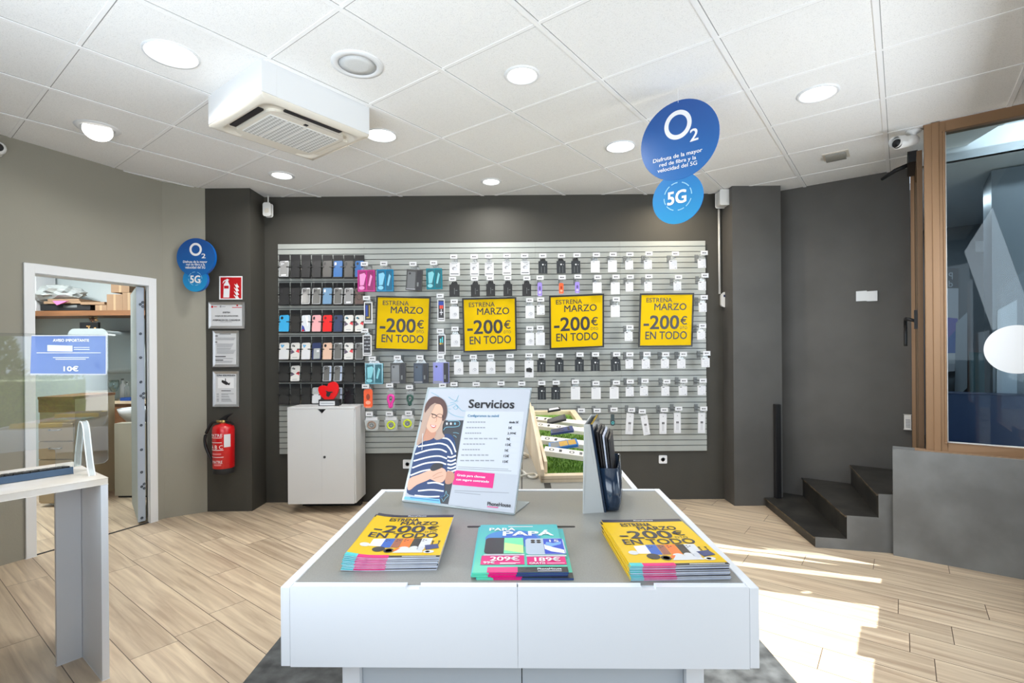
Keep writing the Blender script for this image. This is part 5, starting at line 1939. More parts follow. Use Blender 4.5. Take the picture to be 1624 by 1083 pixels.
# raised white bars with ones and zeros
M_BARW = mat('white_painted_bar', (232, 226, 216), 0.5)
def digit_bar(pl, pr, dep, th, digits):
    """pl, pr: photo pixels of the front top edge's ends with their depth"""
    L = TR(0.085, pl[0], pl[1]); Rr_ = TR(0.94, pr[0], pr[1])
    m = MB()
    d = (Rr_ - L); dn = d.normalized()
    bk = V((-dn.y, dn.x, 0)).normalized() * dep + Z3 * 0.012
    m.raw([L, Rr_, Rr_ + bk, L + bk, L - Z3 * th, Rr_ - Z3 * th, Rr_ + bk - Z3 * th, L + bk - Z3 * th], [(0, 1, 2, 3), (7, 6, 5, 4), (0, 4, 5, 1), (1, 5, 6, 2), (2, 6, 7, 3), (3, 7, 4, 0)], M_BARW)
    up_ = bk.cross(dn).normalized()
    if up_.z < 0:
        up_ = -up_
    for i, c in enumerate(digits):
        p = L + d * (0.07 + 0.15 * i) + bk * 0.22 + up_ * 0.0008
        m.text(c, p, p + dn * (0.022 if c == '0' else 0.012), p + bk * 0.5, M_INK)
    m.build('digit_bar', t)
    m = MB()
    for (P, z) in ((L + dn * 0.004, 0), (Rr_ - dn * 0.02, 0)):
        b2 = at(P + bk * 0.3, TZ + 0.012)
        m.box((b2.x - 0.007, b2.y, TZ + 0.010), (b2.x + 0.007, b2.y + 0.01, P.z - th), M_PINE)
    m.build('bar_support', t)
    return L, Rr_, bk
BARS = [digit_bar((0.095, 0.092), (0.055, 0.062), 0.045, 0.020, '01011'), digit_bar((0.20, 0.108), (0.155, 0.082), 0.05, 0.018, '01011'), digit_bar((0.40, 0.125), (0.34, 0.098), 0.05, 0.018, '0101'), digit_bar((0.52, 0.132), (0.44, 0.115), 0.05, 0.016, '1101')]
def tray_phone(pix, Y, body, accent, label, th=0.010):
    pts = [aty(x, y, Y + k * 0.0) for (x, y), k in zip(pix, (0, 0, 0, 0))]
    m = MB()
    c = (pts[0] + pts[1]) / 2
    t = thing('display_phone', label, 'phone', c, group='phones on the wooden tray')
    m.prism([pts[0], pts[1], pts[2] + V((0.0, 0.06, 0.0)), pts[3] + V((0.0, 0.06, 0.0))], Z3 * -th, body, body); m.build('phone_body', t, bevel=0.002)
    m = MB()
    e = Z3 * 0.0008
    a_, b_, c_, d_ = pts[0], pts[1], pts[2] + V((0.0, 0.06, 0.0)), pts[3] + V((0.0, 0.06, 0.0))
    L_ = lambda u, v: (a_ * (1 - u) + b_ * u) * (1 - v) + (d_ * (1 - u) + c_ * u) * v
    for (u0, u1, mt) in accent:
        m.face([L_(u0, 0.1) + e, L_(u1, 0.1) + e, L_(u1, 0.9) + e, L_(u0, 0.9) + e], mt)
    m.build('screen', t)
yph = lambda y: TR(0.4, y, 0).y
tray_phone([(872, 711.5), (917, 704.5), (916, 699), (872, 706)], yph(0.13), mat('phone_blue', (40, 110, 180), 0.3), ((0.05, 0.35, M_GREYP), (0.36, 0.66, mat('gold_screen', (196, 150, 40), 0.4)), (0.68, 0.95, mat('gold_screen', (196, 150, 40), 0.4))), 'blue phone with yellow screen on the lowest bar of the tray')
tray_phone([(874, 687), (910, 682), (909, 678), (876, 684)], yph(0.26), mat('phone_navy', (50, 66, 116), 0.3), ((0.05, 0.6, M_INKN), (0.75, 0.85, M_BLACK)), 'navy phone lying across the middle of the wooden tray')
tray_phone([(868, 671), (898, 664), (897, 659), (870, 667)], yph(0.42), M_BLACKC, ((0.1, 0.9, M_INK),), 'black phone propped on the wooden tray, third from the front')
tray_phone([(869, 651.5), (889, 648.5), (888, 647), (870, 650)], yph(0.60), M_BLACKC, ((0.1, 0.9, M_LGREY),), 'thin black phone at the far end of the wooden tray')
m = MB(); q = TR(0.12, 0.36, 0.06); m.box((q.x, q.y, TZ + 0.02), (q.x + 0.032, q.y + 0.01, q.z + 0.004), mat('pale_blue_card', (176, 206, 226), 0.5))
tag(m.build('price_card'), 'small pale blue card standing on the grass of the wooden tray', 'card')

# coiled white security cords on the back table
def cord(label, px, r=0.0045):
    pts = [onz(x, y, TZ + z) for x, y, z in px]
    t = MB(); t.tube(smooth_path(pts, 6), r, M_CREAM, 8)
    tag(t.build('loose_cable'), label, 'cord', 'white cords on the back table')
cord('white security cord looped beside the services poster', [(818, 742, 0.03), (830, 748, 0.01), (840, 756.5, 0.003), (848, 757, 0.003), (851.5, 754, 0.003), (847, 751.5, 0.006), (838, 752, 0.010), (825, 755, 0.006), (815, 756, 0.004)])
cord('white cord plug sticking up behind the services poster, middle one', [(812, 727, 0.02), (826, 719.5, 0.018), (832, 720.5, 0.015), (837, 723, 0.004)], 0.009)
cord('white cord plug behind the services poster, farthest one', [(820, 664, 0.02), (835, 663.5, 0.02), (838, 665.5, 0.012), (841, 668, 0.003)], 0.010)

# ================================================================== SERVICE COUNTER ON THE LEFT
CZ = 0.872
ck = onz(171.5, 757.5, CZ)                       # near right corner of the top
def cp(a, b, z):
    """counter coordinates: a metres towards the camera along its length, b metres away from the customer side"""
    p = ck - A * a - B * b
    return V((p.x, p.y, z))
M_CT = two_tone('worn_white_counter', (226, 216, 202), (240, 238, 236), 5, 0.35, 6)
t = thing('service_counter', 'white service counter with an open end on the left', 'counter', cp(0.5, 0.29, 0))
def cbox(mb, a0, a1, b0, b1, z0, z1, mt):
    mb.prism([cp(a0, b0, z0), cp(a1, b0, z0), cp(a1, b1, z0), cp(a0, b1, z0)], (0, 0, z1 - z0), mt)
m = MB(); cbox(m, 0, 1.05, 0, 0.57, CZ - 0.027, CZ, M_CT); m.build('counter_top', t, bevel=0.0015)
m = MB(); cbox(m, 0.0, 0.026, 0.0, 0.56, 0, CZ - 0.0272, M_WHITE); m.build('end_panel', t, bevel=0.0015)
m = MB(); cbox(m, 0.027, 0.118, 0.295, 0.32, 0, CZ - 0.0272, M_WHITE); m.build('brace_panel', t, bevel=0.0015)
m = MB(); cbox(m, 1.02, 1.046, 0.0, 0.56, 0, CZ - 0.0272, M_WHITE); m.build('end_panel', t)
# keyboard, its raised back edge towards the customer
t = thing('keyboard', 'dark computer keyboard on the white service counter', 'keyboard', cp(0.3, 0.14, CZ))
k0 = onz(116.5, 751.5, CZ)
ka, kb = -(k0 - ck).dot(A), -(k0 - ck).dot(B)
m = MB()
pr2 = [(0.0, CZ + 0.001), (0.004, CZ + 0.030), (0.135, CZ + 0.014), (0.138, CZ + 0.001)]
m.prism([cp(ka, kb + b, z) for b, z in pr2], -A * 0.44, mat('keyboard_blue_grey', (62, 84, 108), 0.45)); m.build('keyboard_body', t, bevel=0.002)
m = MB()
for r in range(5):
    for c in range(16):
        a_ = ka + 0.010 + c * 0.0265
        b_ = kb + 0.012 + r * 0.0235
        z_ = CZ + 0.0305 - (b_ - kb) * 0.122
        cbox(m, a_, a_ + 0.022, b_, b_ + 0.018, z_ - 0.004, z_ + 0.006, M_BLACK)
m.build('keys', t)
# protective screen with a notice stuck on it
SB = 0.25
SPt, SPn = cp(0, SB, 0), B
def scr(px, py, off=0.0):
    return onpl(px, py, SPt + B * off, SPn)
t = thing('counter_screen', 'clear acrylic protective screen standing on the white counter', 'screen', cp(0.2, SB, CZ))
ar = -(scr(171, 640) - ck).dot(A)
zt_, zb2 = scr(171, 531).z, scr(171, 733).z
zn = scr(88, 709).z
an = -(scr(88, 720) - ck).dot(A)
m = MB()
o2 = [(an, zb2), (an, zn - 0.015), (an + 0.015, zn), (1.0, zn), (1.0, zt_), (ar + 0.01, zt_), (ar, zt_ - 0.01), (ar, zb2 + 0.015), (ar + 0.015, zb2)]
pts = [cp(a_, SB, z_) for a_, z_ in o2]
m.raw(pts, [tuple(range(len(pts)))], M_ACRYL)
m.build('screen_sheet', t)
m = MB()
n = len(o2)
ringv = [cp(a_, SB + d, z_) for d in (-0.0015, 0.0015) for a_, z_ in o2]
m.raw(ringv, [(i, (i + 1) % n, n + (i + 1) % n, n + i) for i in range(n)], M_ACRYLE)
m.build('screen_edge', t)
m = MB()
fb = [cp(*q) for q in ()]
def brk(px, py):
    # bracket plane: along B through the middle of the foot
    P = cp(0.03, 0.2, 0)
    return onpl(px, py, P, A)
path = smooth_path([brk(146.5, 756), brk(143, 735), brk(139, 700), brk(136.5, 678), brk(133.5, 668.5), brk(130, 671), brk(127.5, 690), brk(124.5, 715), brk(123, 739)], 5)
hwid = A * 0.011
for i in range(len(path) - 1):
    a_, b_ = path[i], path[i + 1]
    m.face([a_ - hwid, a_ + hwid, b_ + hwid, b_ - hwid], M_ACRYLE)
for s in (-1, 1):
    m.tube([p + hwid * s for p in path], 0.0025, mat('frosted_edge', (232, 236, 234), 0.4), 6)
bo = m.build('screen_bracket', t)
m = MB()
MBLUE = glassy('blue_notice_print', (215, 225, 245), 0.08, (98, 128, 198), 0.74)
m.raw([scr(48, 594, 0.002), scr(169, 594.5, 0.002), scr(169, 532, 0.002), scr(50, 532, 0.002)], [(0, 1, 2, 3)], MBLUE)
for pts in ([(48, 594), (169, 594.5), (169, 592.8), (48, 592.3)], [(167.6, 594), (169.6, 594), (169.6, 532), (167.6, 532)], [(50, 533), (169, 533), (169, 531.5), (50, 531.5)]):
    m.face([scr(x, y, 0.003) for x, y in pts], M_LGREY)
tq2 = lambda s, x0, y0, x1, y1, mt, b=0.02: m.text(s, scr(x0, y1, 0.004), scr(x1, y1, 0.004), scr(x0, y0, 0.004), mt, b)
tq2('AVISO IMPORTANTE', 84, 537.5, 141, 541.8, M_WINK, 0.03)
m.face([scr(x, y, 0.0035) for x, y in ((75, 557), (115, 557.5), (115, 548), (75, 547))], mat('notice_pale', (214, 224, 244), 0.5))
for (x0, x1, y) in ((117, 142, 550.5), (117, 142, 553.7), (58, 160, 559), (84, 141, 566.5), (88, 136, 569.2)):
    m.face([scr(x, y_, 0.0035) for x, y_ in ((x0, y + 0.9), (x1, y + 0.9), (x1, y), (x0, y))], M_WINK)
tq2('10€', 101, 580.5, 124, 588.5, M_WINK, 0.03)
m.build('stuck_notice', t)

# ================================================================== SLATWALL
WN = V((0, -1, 0))       # out of the wall, towards the shop
WU = V((1, 0, 0))        # along the wall to the right
SF = 0.028                                       # slatwall front face in front of the wall


def SW(px, py, off=0.0):
    return onpl(px, py, BW0 + WN * (SF + off), WN)


zt = (SW(442, 389).z + SW(1120, 380).z) / 2
zb = (SW(442, 722).z + SW(1120, 712.5).z) / 2
seams = [442, 578.5, 714.5, 850, 984.5, 1120]
names = ['behind the phone case rack', 'behind the coloured case packs', 'behind the white earphone cards', 'in the centre right, behind the wooden tray', 'at the right end of the row']
NS = 39
pitch = (zt - zb) / NS
for i in range(5):
    p0, p1 = SW(seams[i], 550), SW(seams[i + 1], 550)
    L = (p1 - p0).dot(WU) - 0.0012
    base = V((p0.x, p0.y, 0))
    m = MB()
    def wb_(u0, u1, d0, d1, z0, z1, mt):
        q = [base + WU * u0 - WN * d0, base + WU * u1 - WN * d0, base + WU * u1 - WN * d1, base + WU * u0 - WN * d1]
        m.prism([at(p, z0) for p in q], (0, 0, z1 - z0), mt)
    wb_(0, L, 0.010, SF - 0.003, zb, zt, M_GROOVE)
    for k in range(NS):
        z0 = zb + k * pitch
        wb_(0, L, 0.0, 0.010, z0 + (0.0045 if k else 0), z0 + pitch - (0.0 if k == NS - 1 else 0.0025), M_SLAT)
    tag(m.build('slatwall_panel'), 'pale grey slatwall panel %s' % names[i], 'slatwall panel', 'slatwall panels on the back wall')

# ------------------------------------------------------------------ hooks and what hangs on them
HOOK = thing('peg_hook', 'x', 'hook')
HL = 0.200
m = MB()
m.box((-0.016, -0.008, -0.034), (0.016, 0.0, 0.034), M_GREYP)
m.box((-0.016, 0.0, 0.028), (0.016, 0.004, 0.033), M_GREYP)
m.build('hook_block', HOOK)
m = MB()
for x in (-0.009, 0.009):
    m.tube([V((x, -0.006, -0.012)), V((x, -HL + 0.02, -0.018)), V((x, -HL, -0.008))], 0.0022, M_STEEL, 6)
m.tube([V((0, -0.006, 0.014)), V((0, -HL, 0.016))], 0.0020, M_STEEL, 6)
m.build('wire_arm', HOOK)
m = MB()
m.box((-0.032, -HL - 0.003, -0.006), (0.032, -HL, 0.032), M_PAPER)
m.box((-0.034, -HL - 0.0035, -0.008), (0.034, -HL + 0.001, -0.004), M_CLEAR)
for (x0, x1) in ((-0.018, -0.006), (-0.003, 0.005), (0.008, 0.016)):
    m.box((x0, -HL - 0.0036, 0.008), (x1, -HL - 0.003, 0.017), M_INK)
m.build('price_tag', HOOK)
WROT = Matrix(((WU.x, -WN.x, 0, 0), (WU.y, -WN.y, 0, 0), (0, 0, 1, 0), (0, 0, 0, 1)))
ROWN = {'A': 'top row', 'B': 'second row', 'C': 'third row', 'D': 'fourth row', 'E': 'fifth row', 'F': 'sixth row', 'G': 'bottom row'}
NAMEK = {'ear': ('earphone_card', 'white earphone card', 'earphone pack'), 'blk': ('charger_card', 'black charger card', 'charger pack'), 'blkl': ('charger_card', 'black charger card with white dots', 'charger pack'),
         'cab': ('cable_card', 'white cable card', 'cable pack'), 'sml': ('adapter_card', 'small white adapter card', 'adapter pack'), 'loop': ('cable_card', 'white coiled cable card', 'cable pack'),
         'adp': ('adapter_card', 'tall white card with a black plug', 'adapter pack'), 'str': ('strap_pack', 'narrow coloured strap pack', 'strap pack'), 'bli': ('blister_pack', 'tall black blister pack in a white frame', 'blister pack'),
         'pou': ('case_pack', 'boxed phone case pack', 'case pack'), 'lng': ('cable_card', 'long white cable card', 'cable pack'), 'bag': ('bracelet_bag', 'clear bag with a ring bracelet', 'bag'),
         'fig': ('strap_pack', 'rounded strap pack', 'strap pack'), 'dev': ('car_charger', 'slim dark charger', 'charger')}
ROWS = {
    'A': [('pou', 577.8, 418.5, 581.3, 445.6, 27, 34, 0, 'pink'), ('pou', 608.7, 417.8, 611, 445, 26, 35, 0, 'blue'), ('pou', 655, 418.5, 658.2, 444.4, 25, 33, 4, 'black'), ('pou', 687.7, 416.8, 688.6, 442.4, 25, 33, -1, 'teal'),
          ('ear', 719.6, 407, 721, 427, 16, 21, 0), ('ear', 752, 407, 752.6, 427, 13.8, 21, 0), ('ear', 774.8, 406, 775.9, 427, 14, 21, 0), ('ear', 804, 405.4, 803.8, 425.6, 14, 21, 0), ('ear', 832, 405.5, 832.7, 425, 14, 21, 0),
          ('blkl', 860.9, 405.5, 860.9, 424, 14, 19.4, 0), ('blkl', 890.6, 405.5, 889.6, 423.7, 14, 19.4, -1), ('blkl', 915, 404.6, 913, 423.7, 14, 19.4, -1),
          ('cab', 945.8, 404, 943.9, 423, 14, 18.5, 0), ('cab', 972.3, 403.4, 971, 422.4, 14, 18.5, 0), ('sml', 998.9, 403.4, 997.5, 420.7, 12.3, 14.2, -1), ('sml', 1029, 402.3, 1027.2, 420, 12.3, 14.2, -1), ('sml', 1071, 402.3, 1067, 420, 12.3, 14, -1), ('sml', 1116.8, 401, 1112.5, 418, 12.3, 14, -2)],
    'B': [('blk', 717.7, 442.4, 720.7, 461, 16, 19.4, 0), ('blk', 752.6, 441.8, 753.9, 461, 14, 19.4, 0), ('blk', 777.4, 441, 778.2, 459.9, 14, 19.4, 0), ('blk', 805.3, 440.9, 805.3, 460, 14, 19, 0), ('blk', 835.5, 441, 835.3, 460, 14, 19, 0),
          ('str', 856.6, 440.5, 856, 459, 7, 22, 0, 'purple'), ('str', 891.5, 439.8, 890, 457.5, 7, 17, 0, 'orange'), ('str', 916.5, 438.5, 915.4, 456.2, 7, 18, 0, 'purple'), ('cab', 948, 439.6, 946.9, 456.2, 14, 16.5, 0), ('cab', 976.9, 439, 975.6, 457.3, 14, 18.5, 0),
          ('sml', 999.4, 439, 998, 455, 12, 15, 0), ('sml', 1029, 438.3, 1027.6, 454.7, 12, 15, 0), ('sml', 1076, 439.4, 1074, 454, 12, 14, 0), ('sml', 1117.9, 436.6, 1113.2, 453.4, 12, 14, 0)],
    'C': [('bli', 581.3, 472.5, 584, 496, 13, 34, 0, 'gold'), ('bli', 698, 469, 699.6, 492, 11.5, 35, 0, 'redblue'), ('loop', 720.3, 478, 720.5, 496, 14.5, 19.4, 0), ('loop', 840, 476, 840.4, 494.8, 14, 20, 0), ('sml', 857.5, 475, 857.5, 491.6, 12.5, 15, 0),
          ('cab', 977.3, 474.5, 975.6, 493.5, 14, 18.5, 0), ('sml', 1116.8, 471.3, 1114, 487.7, 12, 14, -1)],
    'D': [('bli', 578.5, 524, 582.3, 547.8, 14, 33, 0, 'dots'), ('bli', 698.3, 524.6, 700, 546.6, 13, 32, 0, 'cyan'), ('loop', 721.6, 521.3, 722.2, 540, 14.5, 19.5, 0), ('loop', 840.2, 520.7, 840.2, 537.9, 14, 20, 0), ('cab', 857, 519.7, 856.6, 537.5, 14.5, 20, 0),
          ('sml', 998.9, 518.8, 996.8, 533.4, 12.5, 14.5, 0), ('sml', 1114.2, 516.6, 1111.6, 532, 12.5, 13, -1)],
    'E': [('pou', 590.4, 568.5, 593.6, 592.5, 28, 33, 0, 'teal'), ('pou', 630.4, 567, 631.7, 591.8, 24, 33, 0, 'black'), ('pou', 666, 566.6, 667.9, 591.8, 23, 32, 0, 'navy'), ('pou', 698.7, 566, 699.6, 591, 25, 33, 0, 'violet'),
          ('loop', 725.2, 566.2, 727.4, 584, 14.5, 20, 0), ('loop', 750.7, 565.7, 751.6, 583.4, 14.5, 19.5, 0), ('loop', 778, 564.7, 778.2, 583, 14.5, 19.5, 0), ('loop', 809, 564.3, 808.8, 582, 14, 20, 0), ('adp', 838.9, 563.4, 839, 585, 14, 27, 0),
          ('blkl', 859, 564, 858.5, 580.4, 13.5, 19.4, 0), ('blkl', 887.6, 563.6, 886.7, 580, 14, 19.4, 0), ('blkl', 919.7, 562.3, 918.7, 579.5, 14, 19.4, 0), ('blkl', 944.5, 562, 943.9, 579, 14, 19, 0), ('blkl', 978, 561.8, 976, 579, 15, 19, -2),
          ('sml', 998.8, 562, 997.8, 577.3, 12, 14.5, 0), ('sml', 1026, 561.4, 1024, 577, 12.5, 15, 0), ('sml', 1055.7, 561.8, 1054.4, 576.6, 12.5, 14.5, 0), ('sml', 1083.8, 561.4, 1080.2, 576.6, 13, 14.5, 0), ('sml', 1120.7, 560, 1118.5, 575, 13, 14.5, 0)],
    'F': [('str', 579.7, 612.5, 583.9, 631.7, 13.6, 30, 0, 'orange'), ('fig', 618, 611, 620, 633, 12, 27, 0, 'pink'), ('fig', 649.5, 613.8, 650.4, 632, 11, 22, 0, 'green'), ('none', 702, 611), ('none', 720, 609.3), ('none', 755.2, 609.3), ('none', 794.6, 608), ('none', 827.5, 608.4),
          ('blkl', 859.2, 607.3, 859.2, 624, 13, 19, 0), ('blkl', 882, 606.7, 881.2, 624, 14, 19, 0), ('cab', 912.6, 605.4, 912.5, 623.5, 14.5, 20, 0), ('cab', 945.2, 607.6, 945.2, 623.5, 14.5, 18.5, 0), ('cab', 977.5, 606.7, 973.9, 623, 14, 18.5, 0),
          ('sml', 999.4, 605, 998.5, 621, 12.5, 14.5, 0), ('sml', 1022.8, 604, 1021, 620, 12.5, 14.5, 0), ('sml', 1057.3, 605, 1055, 620, 12.5, 14.5, 0), ('sml', 1084.5, 603.7, 1082.8, 619.6, 13, 14.5, 0), ('sml', 1114.9, 603.5, 1112.5, 619, 12.5, 14.5, 0)],
    'G': [('bag', 585.6, 656.5, 590, 672, 20, 19, 0, 'brown'), ('bag', 617.5, 656, 620.7, 672, 19, 20, 0, 'yellow'), ('bag', 648, 655, 646.6, 669.5, 19, 20, 0, 'yellow'), ('none', 841, 650), ('none', 921.9, 650.8), ('none', 947, 651),
          ('dev', 973.7, 650.4, 971.4, 666, 7, 19, 0), ('lng', 1001.5, 650, 999.4, 672, 11.5, 33, 4), ('lng', 1018.5, 652.5, 1020.9, 674.4, 10.5, 31, -9), ('lng', 1053.5, 650, 1051.5, 671.8, 11, 32, 1), ('lng', 1076.3, 648, 1073.9, 670.5, 10.5, 32, 0), ('lng', 1116, 648, 1112.7, 670.5, 11, 32, 1)],
}
PK = {'pink': (226, 60, 160), 'blue': (30, 150, 204), 'black': (66, 66, 66), 'teal': (16, 146, 166), 'navy': (52, 60, 76), 'violet': (140, 142, 200), 'purple': (150, 130, 214), 'orange': (240, 92, 40), 'gold': (196, 164, 60), 'green': (46, 84, 74), 'yellow': (206, 222, 40), 'brown': (150, 128, 112)}
for k, c in PK.items():
    mat('pack_' + k, c, 0.4)
    mat('pack_%s_dark' % k, tuple(int(x * 0.62) for x in c), 0.35)
    mat('pack_%s_light' % k, tuple(int(x + (255 - x) * 0.45) for x in c), 0.3)
    glassy('film_' + k, (250, 250, 250), 0.10, c, 0.72, 0.1)
PLACED_FIRST = [False]


def quadl(mb, I, x0, z0, x1, z1, mt, y):
    mb.face([I @ V((x0, y, z0)), I @ V((x1, y, z0)), I @ V((x1, y, z1)), I @ V((x0, y, z1))], mt)


def discl(mb, I, cx, cz, rx, rz, mt, y, n=16, ri=0.0):
    if ri:
        o_ = circ(cx, cz, rx, rz, n) + circ(cx, cz, rx * ri, rz * ri, n)
        mb.raw([I @ V((x, y, z)) for x, z in o_], [(i, (i + 1) % n, n + (i + 1) % n, n + i) for i in range(n)], mt)
    else:
        mb.face([I @ V((x, y, z)) for x, z in circ(cx, cz, rx, rz, n)], mt)


def product(kind, M, w, h, col, label, cat, group, up):
    """hung pack; local origin is the top of the card, x along the wall, -y towards the shop, z up; up = height of the hook above the card"""
    t = thing(NAMEK[kind][0], label, cat, M=M, group=group)
    I = M
    th = 0.012 if kind not in ('pou', 'bag') else 0.03
    f = -th / 2 - 0.0006
    body = {'blk': M_BLACKC, 'blkl': mat('black_blue_card', (30, 35, 40), 0.5)}.get(kind, M_PAPER)
    m = MB()
    if kind == 'str':
        m.prism([I @ V((x, -th / 2, z)) for x, z in rrect(w, h, w * 0.3, 4, 0, -h / 2)], I.to_3x3() @ V((0, th, 0)), MATS['pack_' + col])
    elif kind == 'bag':
        pts = smooth_loop([(-w / 2, -0.012, 0), (w / 2, -0.012, 0), (w * 0.52, -h * 0.6, 0), (w * 0.42, -h, 0), (-w * 0.4, -h * 0.98, 0), (-w * 0.5, -h * 0.5, 0)], 3)
        m.prism([I @ V((p[0], -th / 2, p[1])) for p in pts], I.to_3x3() @ V((0, th, 0)), M_BAG)
        m.box((-w * 0.46, -th / 2 - 0.002, -0.022), (w * 0.46, th / 2 + 0.001, 0.006), M_PAPER, I)
    elif kind == 'pou':
        m.box((-w / 2, -th / 2, -h), (w / 2, th / 2, 0), MATS['film_' + col] if col not in ('black', 'navy', 'violet') else MATS['pack_' + col], I)
    elif kind == 'fig':
        m.box((-w / 2, -th / 2, -h), (w / 2, th / 2, 0), M_CLEAR, I)
    elif kind == 'dev':
        m.prism([I @ V((x, -th / 2, z)) for x, z in rrect(w * 0.8, h * 0.45, 0.006, 3, 0, -h * 0.25)], I.to_3x3() @ V((0, th, 0)), mat('dark_teal_plastic', (58, 74, 78), 0.4))
        m.prism([I @ V((x, -th * 0.8, z)) for x, z in rrect(w, h * 0.55, w * 0.45, 5, 0, -h * 0.70)], I.to_3x3() @ V((0, th * 1.6, 0)), mat('dark_teal_plastic', (58, 74, 78), 0.4))
    else:
        m.box((-w / 2, -th / 2, -h), (w / 2, th / 2, 0), body, I)
    m.build('bag_film' if kind == 'bag' else 'card_box', t)
    # hang tab reaching up to the hook
    if kind != 'dev':
        m = MB()
        tw = w * 0.30
        m.prism([I @ V((x, -0.001, z)) for x, z in ((-w * 0.36, -0.002), (w * 0.36, -0.002), (tw, up - 0.006), (tw * 0.8, up + 0.008), (-tw * 0.8, up + 0.008), (-tw, up - 0.006))], I.to_3x3() @ V((0, 0.002, 0)), M_BLACKC if kind in ('blk', 'blkl') else M_CLEAR)
        m.build('hang_tab', t)
    m = MB()
    q = lambda x0, z0, x1, z1, mt, d=0.0: quadl(m, I, x0 * w, -z0 * h, x1 * w, -z1 * h, mt, f - d)
    nm = 'printed_face'
    if kind == 'ear':
        q(-0.28, 0.09, 0.28, 0.05, M_GREYINK); q(-0.4, 0.88, 0.4, 0.83, M_INK)
        discl(m, I, -0.02 * w, -0.45 * h, 0.24 * w, 0.13 * h, M_GREYINK, f); discl(m, I, 0.1 * w, -0.50 * h, 0.2 * w, 0.12 * h, M_LGREY, f - 0.0003); discl(m, I, 0.22 * w, -0.25 * h, 0.06 * w, 0.04 * h, M_GREYINK, f)
    elif kind == 'blkl':
        discl(m, I, 0.0, -0.28 * h, 0.09 * w, 0.06 * h, M_WINK, f); discl(m, I, 0.26 * w, -0.30 * h, 0.05 * w, 0.035 * h, M_GREYINK, f)
        q(-0.2, 0.95, -0.16, 0.45, M_GREYP); q(0.16, 0.95, 0.20, 0.45, M_GREYP)
    elif kind == 'blk':
        q(-0.02, 0.8, 0.02, 0.3, M_GREYP); q(0.10, 0.5, 0.3, 0.46, M_GREYP)
    elif kind == 'cab':
        for x in (-0.2, -0.02, 0.16):
            q(x, 0.85, x + 0.04, 0.2, M_LGREY)
        q(-0.35, 0.1, -0.05, 0.06, M_GREYINK)
    elif kind == 'sml':
        q(-0.38, 0.13, -0.12, 0.06, M_INK)
        discl(m, I, 0.05 * w, -0.48 * h, 0.24 * w, 0.2 * h, M_LGREY, f, 16, 0.75); q(-0.3, 0.9, 0.1, 0.86, M_LGREY); q(0.2, 0.92, 0.38, 0.86, M_GREYINK)
    elif kind == 'loop':
        discl(m, I, 0.05 * w, -0.68 * h, 0.24 * w, 0.16 * h, M_LGREY, f, 16, 0.7); discl(m, I, 0.12 * w, -0.62 * h, 0.14 * w, 0.09 * h, M_GREYINK, f - 0.0003, 12, 0.7); q(0.05, 0.80, 0.1, 0.45, M_LGREY)
    elif kind == 'adp':
        m.prism([I @ V((x, f, z)) for x, z in ((-0.32 * w, -0.66 * h), (0.3 * w, -0.70 * h), (0.34 * w, -0.5 * h), (0.1 * w, -0.42 * h), (-0.32 * w, -0.46 * h))], I.to_3x3() @ V((0, -0.006, 0)), M_BLACKC)
        discl(m, I, 0, -0.12 * h, 0.06 * w, 0.03 * h, M_GREYINK, f); discl(m, I, 0, -0.9 * h, 0.04 * w, 0.02 * h, M_GREYINK, f)
        nm = 'plug'
    elif kind == 'bli':
        q(-0.38, 0.93, 0.38, 0.05, M_INK)
        if col == 'redblue':
            q(-0.36, 0.28, 0.36, 0.10, mat('print_cobalt', (30, 60, 150), 0.4), 0.0003); q(-0.2, 0.43, 0.0, 0.28, mat('print_vermilion', (232, 70, 40), 0.4), 0.0005); q(0.06, 0.43, 0.26, 0.28, mat('print_vermilion', (232, 70, 40), 0.4), 0.0005)
            q(-0.04, 0.72, 0.06, 0.45, M_LGREY, 0.0005); q(-0.2, 0.62, 0.24, 0.58, M_LGREY, 0.0006)
        elif col == 'cyan':
            q(-0.16, 0.40, -0.02, 0.20, M_CYAN, 0.0004); q(0.08, 0.40, 0.2, 0.12, M_CYAN, 0.0004); discl(m, I, -0.1 * w, -0.45 * h, 0.13 * w, 0.05 * h, MATS['pack_gold'], f - 0.0004); discl(m, I, 0.14 * w, -0.45 * h, 0.11 * w, 0.045 * h, MATS['pack_gold_dark'], f - 0.0004)
        elif col == 'dots':
            for i in range(4):
                for j in range(3):
                    discl(m, I, (-0.22 + 0.22 * j) * w, (-0.16 - 0.17 * i) * h, 0.08 * w, 0.035 * h, M_GREYINK if (i + j) % 2 else M_LGREY, f - 0.0004, 10)
        else:
            q(-0.3, 0.65, -0.05, 0.15, mat('print_cobalt', (30, 60, 150), 0.4), 0.0003); q(0.12, 0.7, 0.2, 0.15, MATS['pack_gold'], 0.0003); q(-0.2, 0.75, 0.2, 0.7, MATS['pack_gold'], 0.0003)
        q(-0.34, 0.90, 0.34, 0.85, M_PAPER, 0.0005)
    elif kind == 'str':
        discl(m, I, 0, -0.42 * h, 0.22 * w, 0.16 * h, MATS['pack_%s_dark' % col], f); discl(m, I, 0, -0.72 * h, 0.3 * w, 0.10 * h, MATS['pack_%s_light' % col], f)
        q(-0.3, 0.98, 0.3, 0.93, MATS['pack_%s_light' % col], 0.0002)
    elif kind == 'pou':
        d, l = MATS['pack_%s_dark' % col], MATS['pack_%s_light' % col]
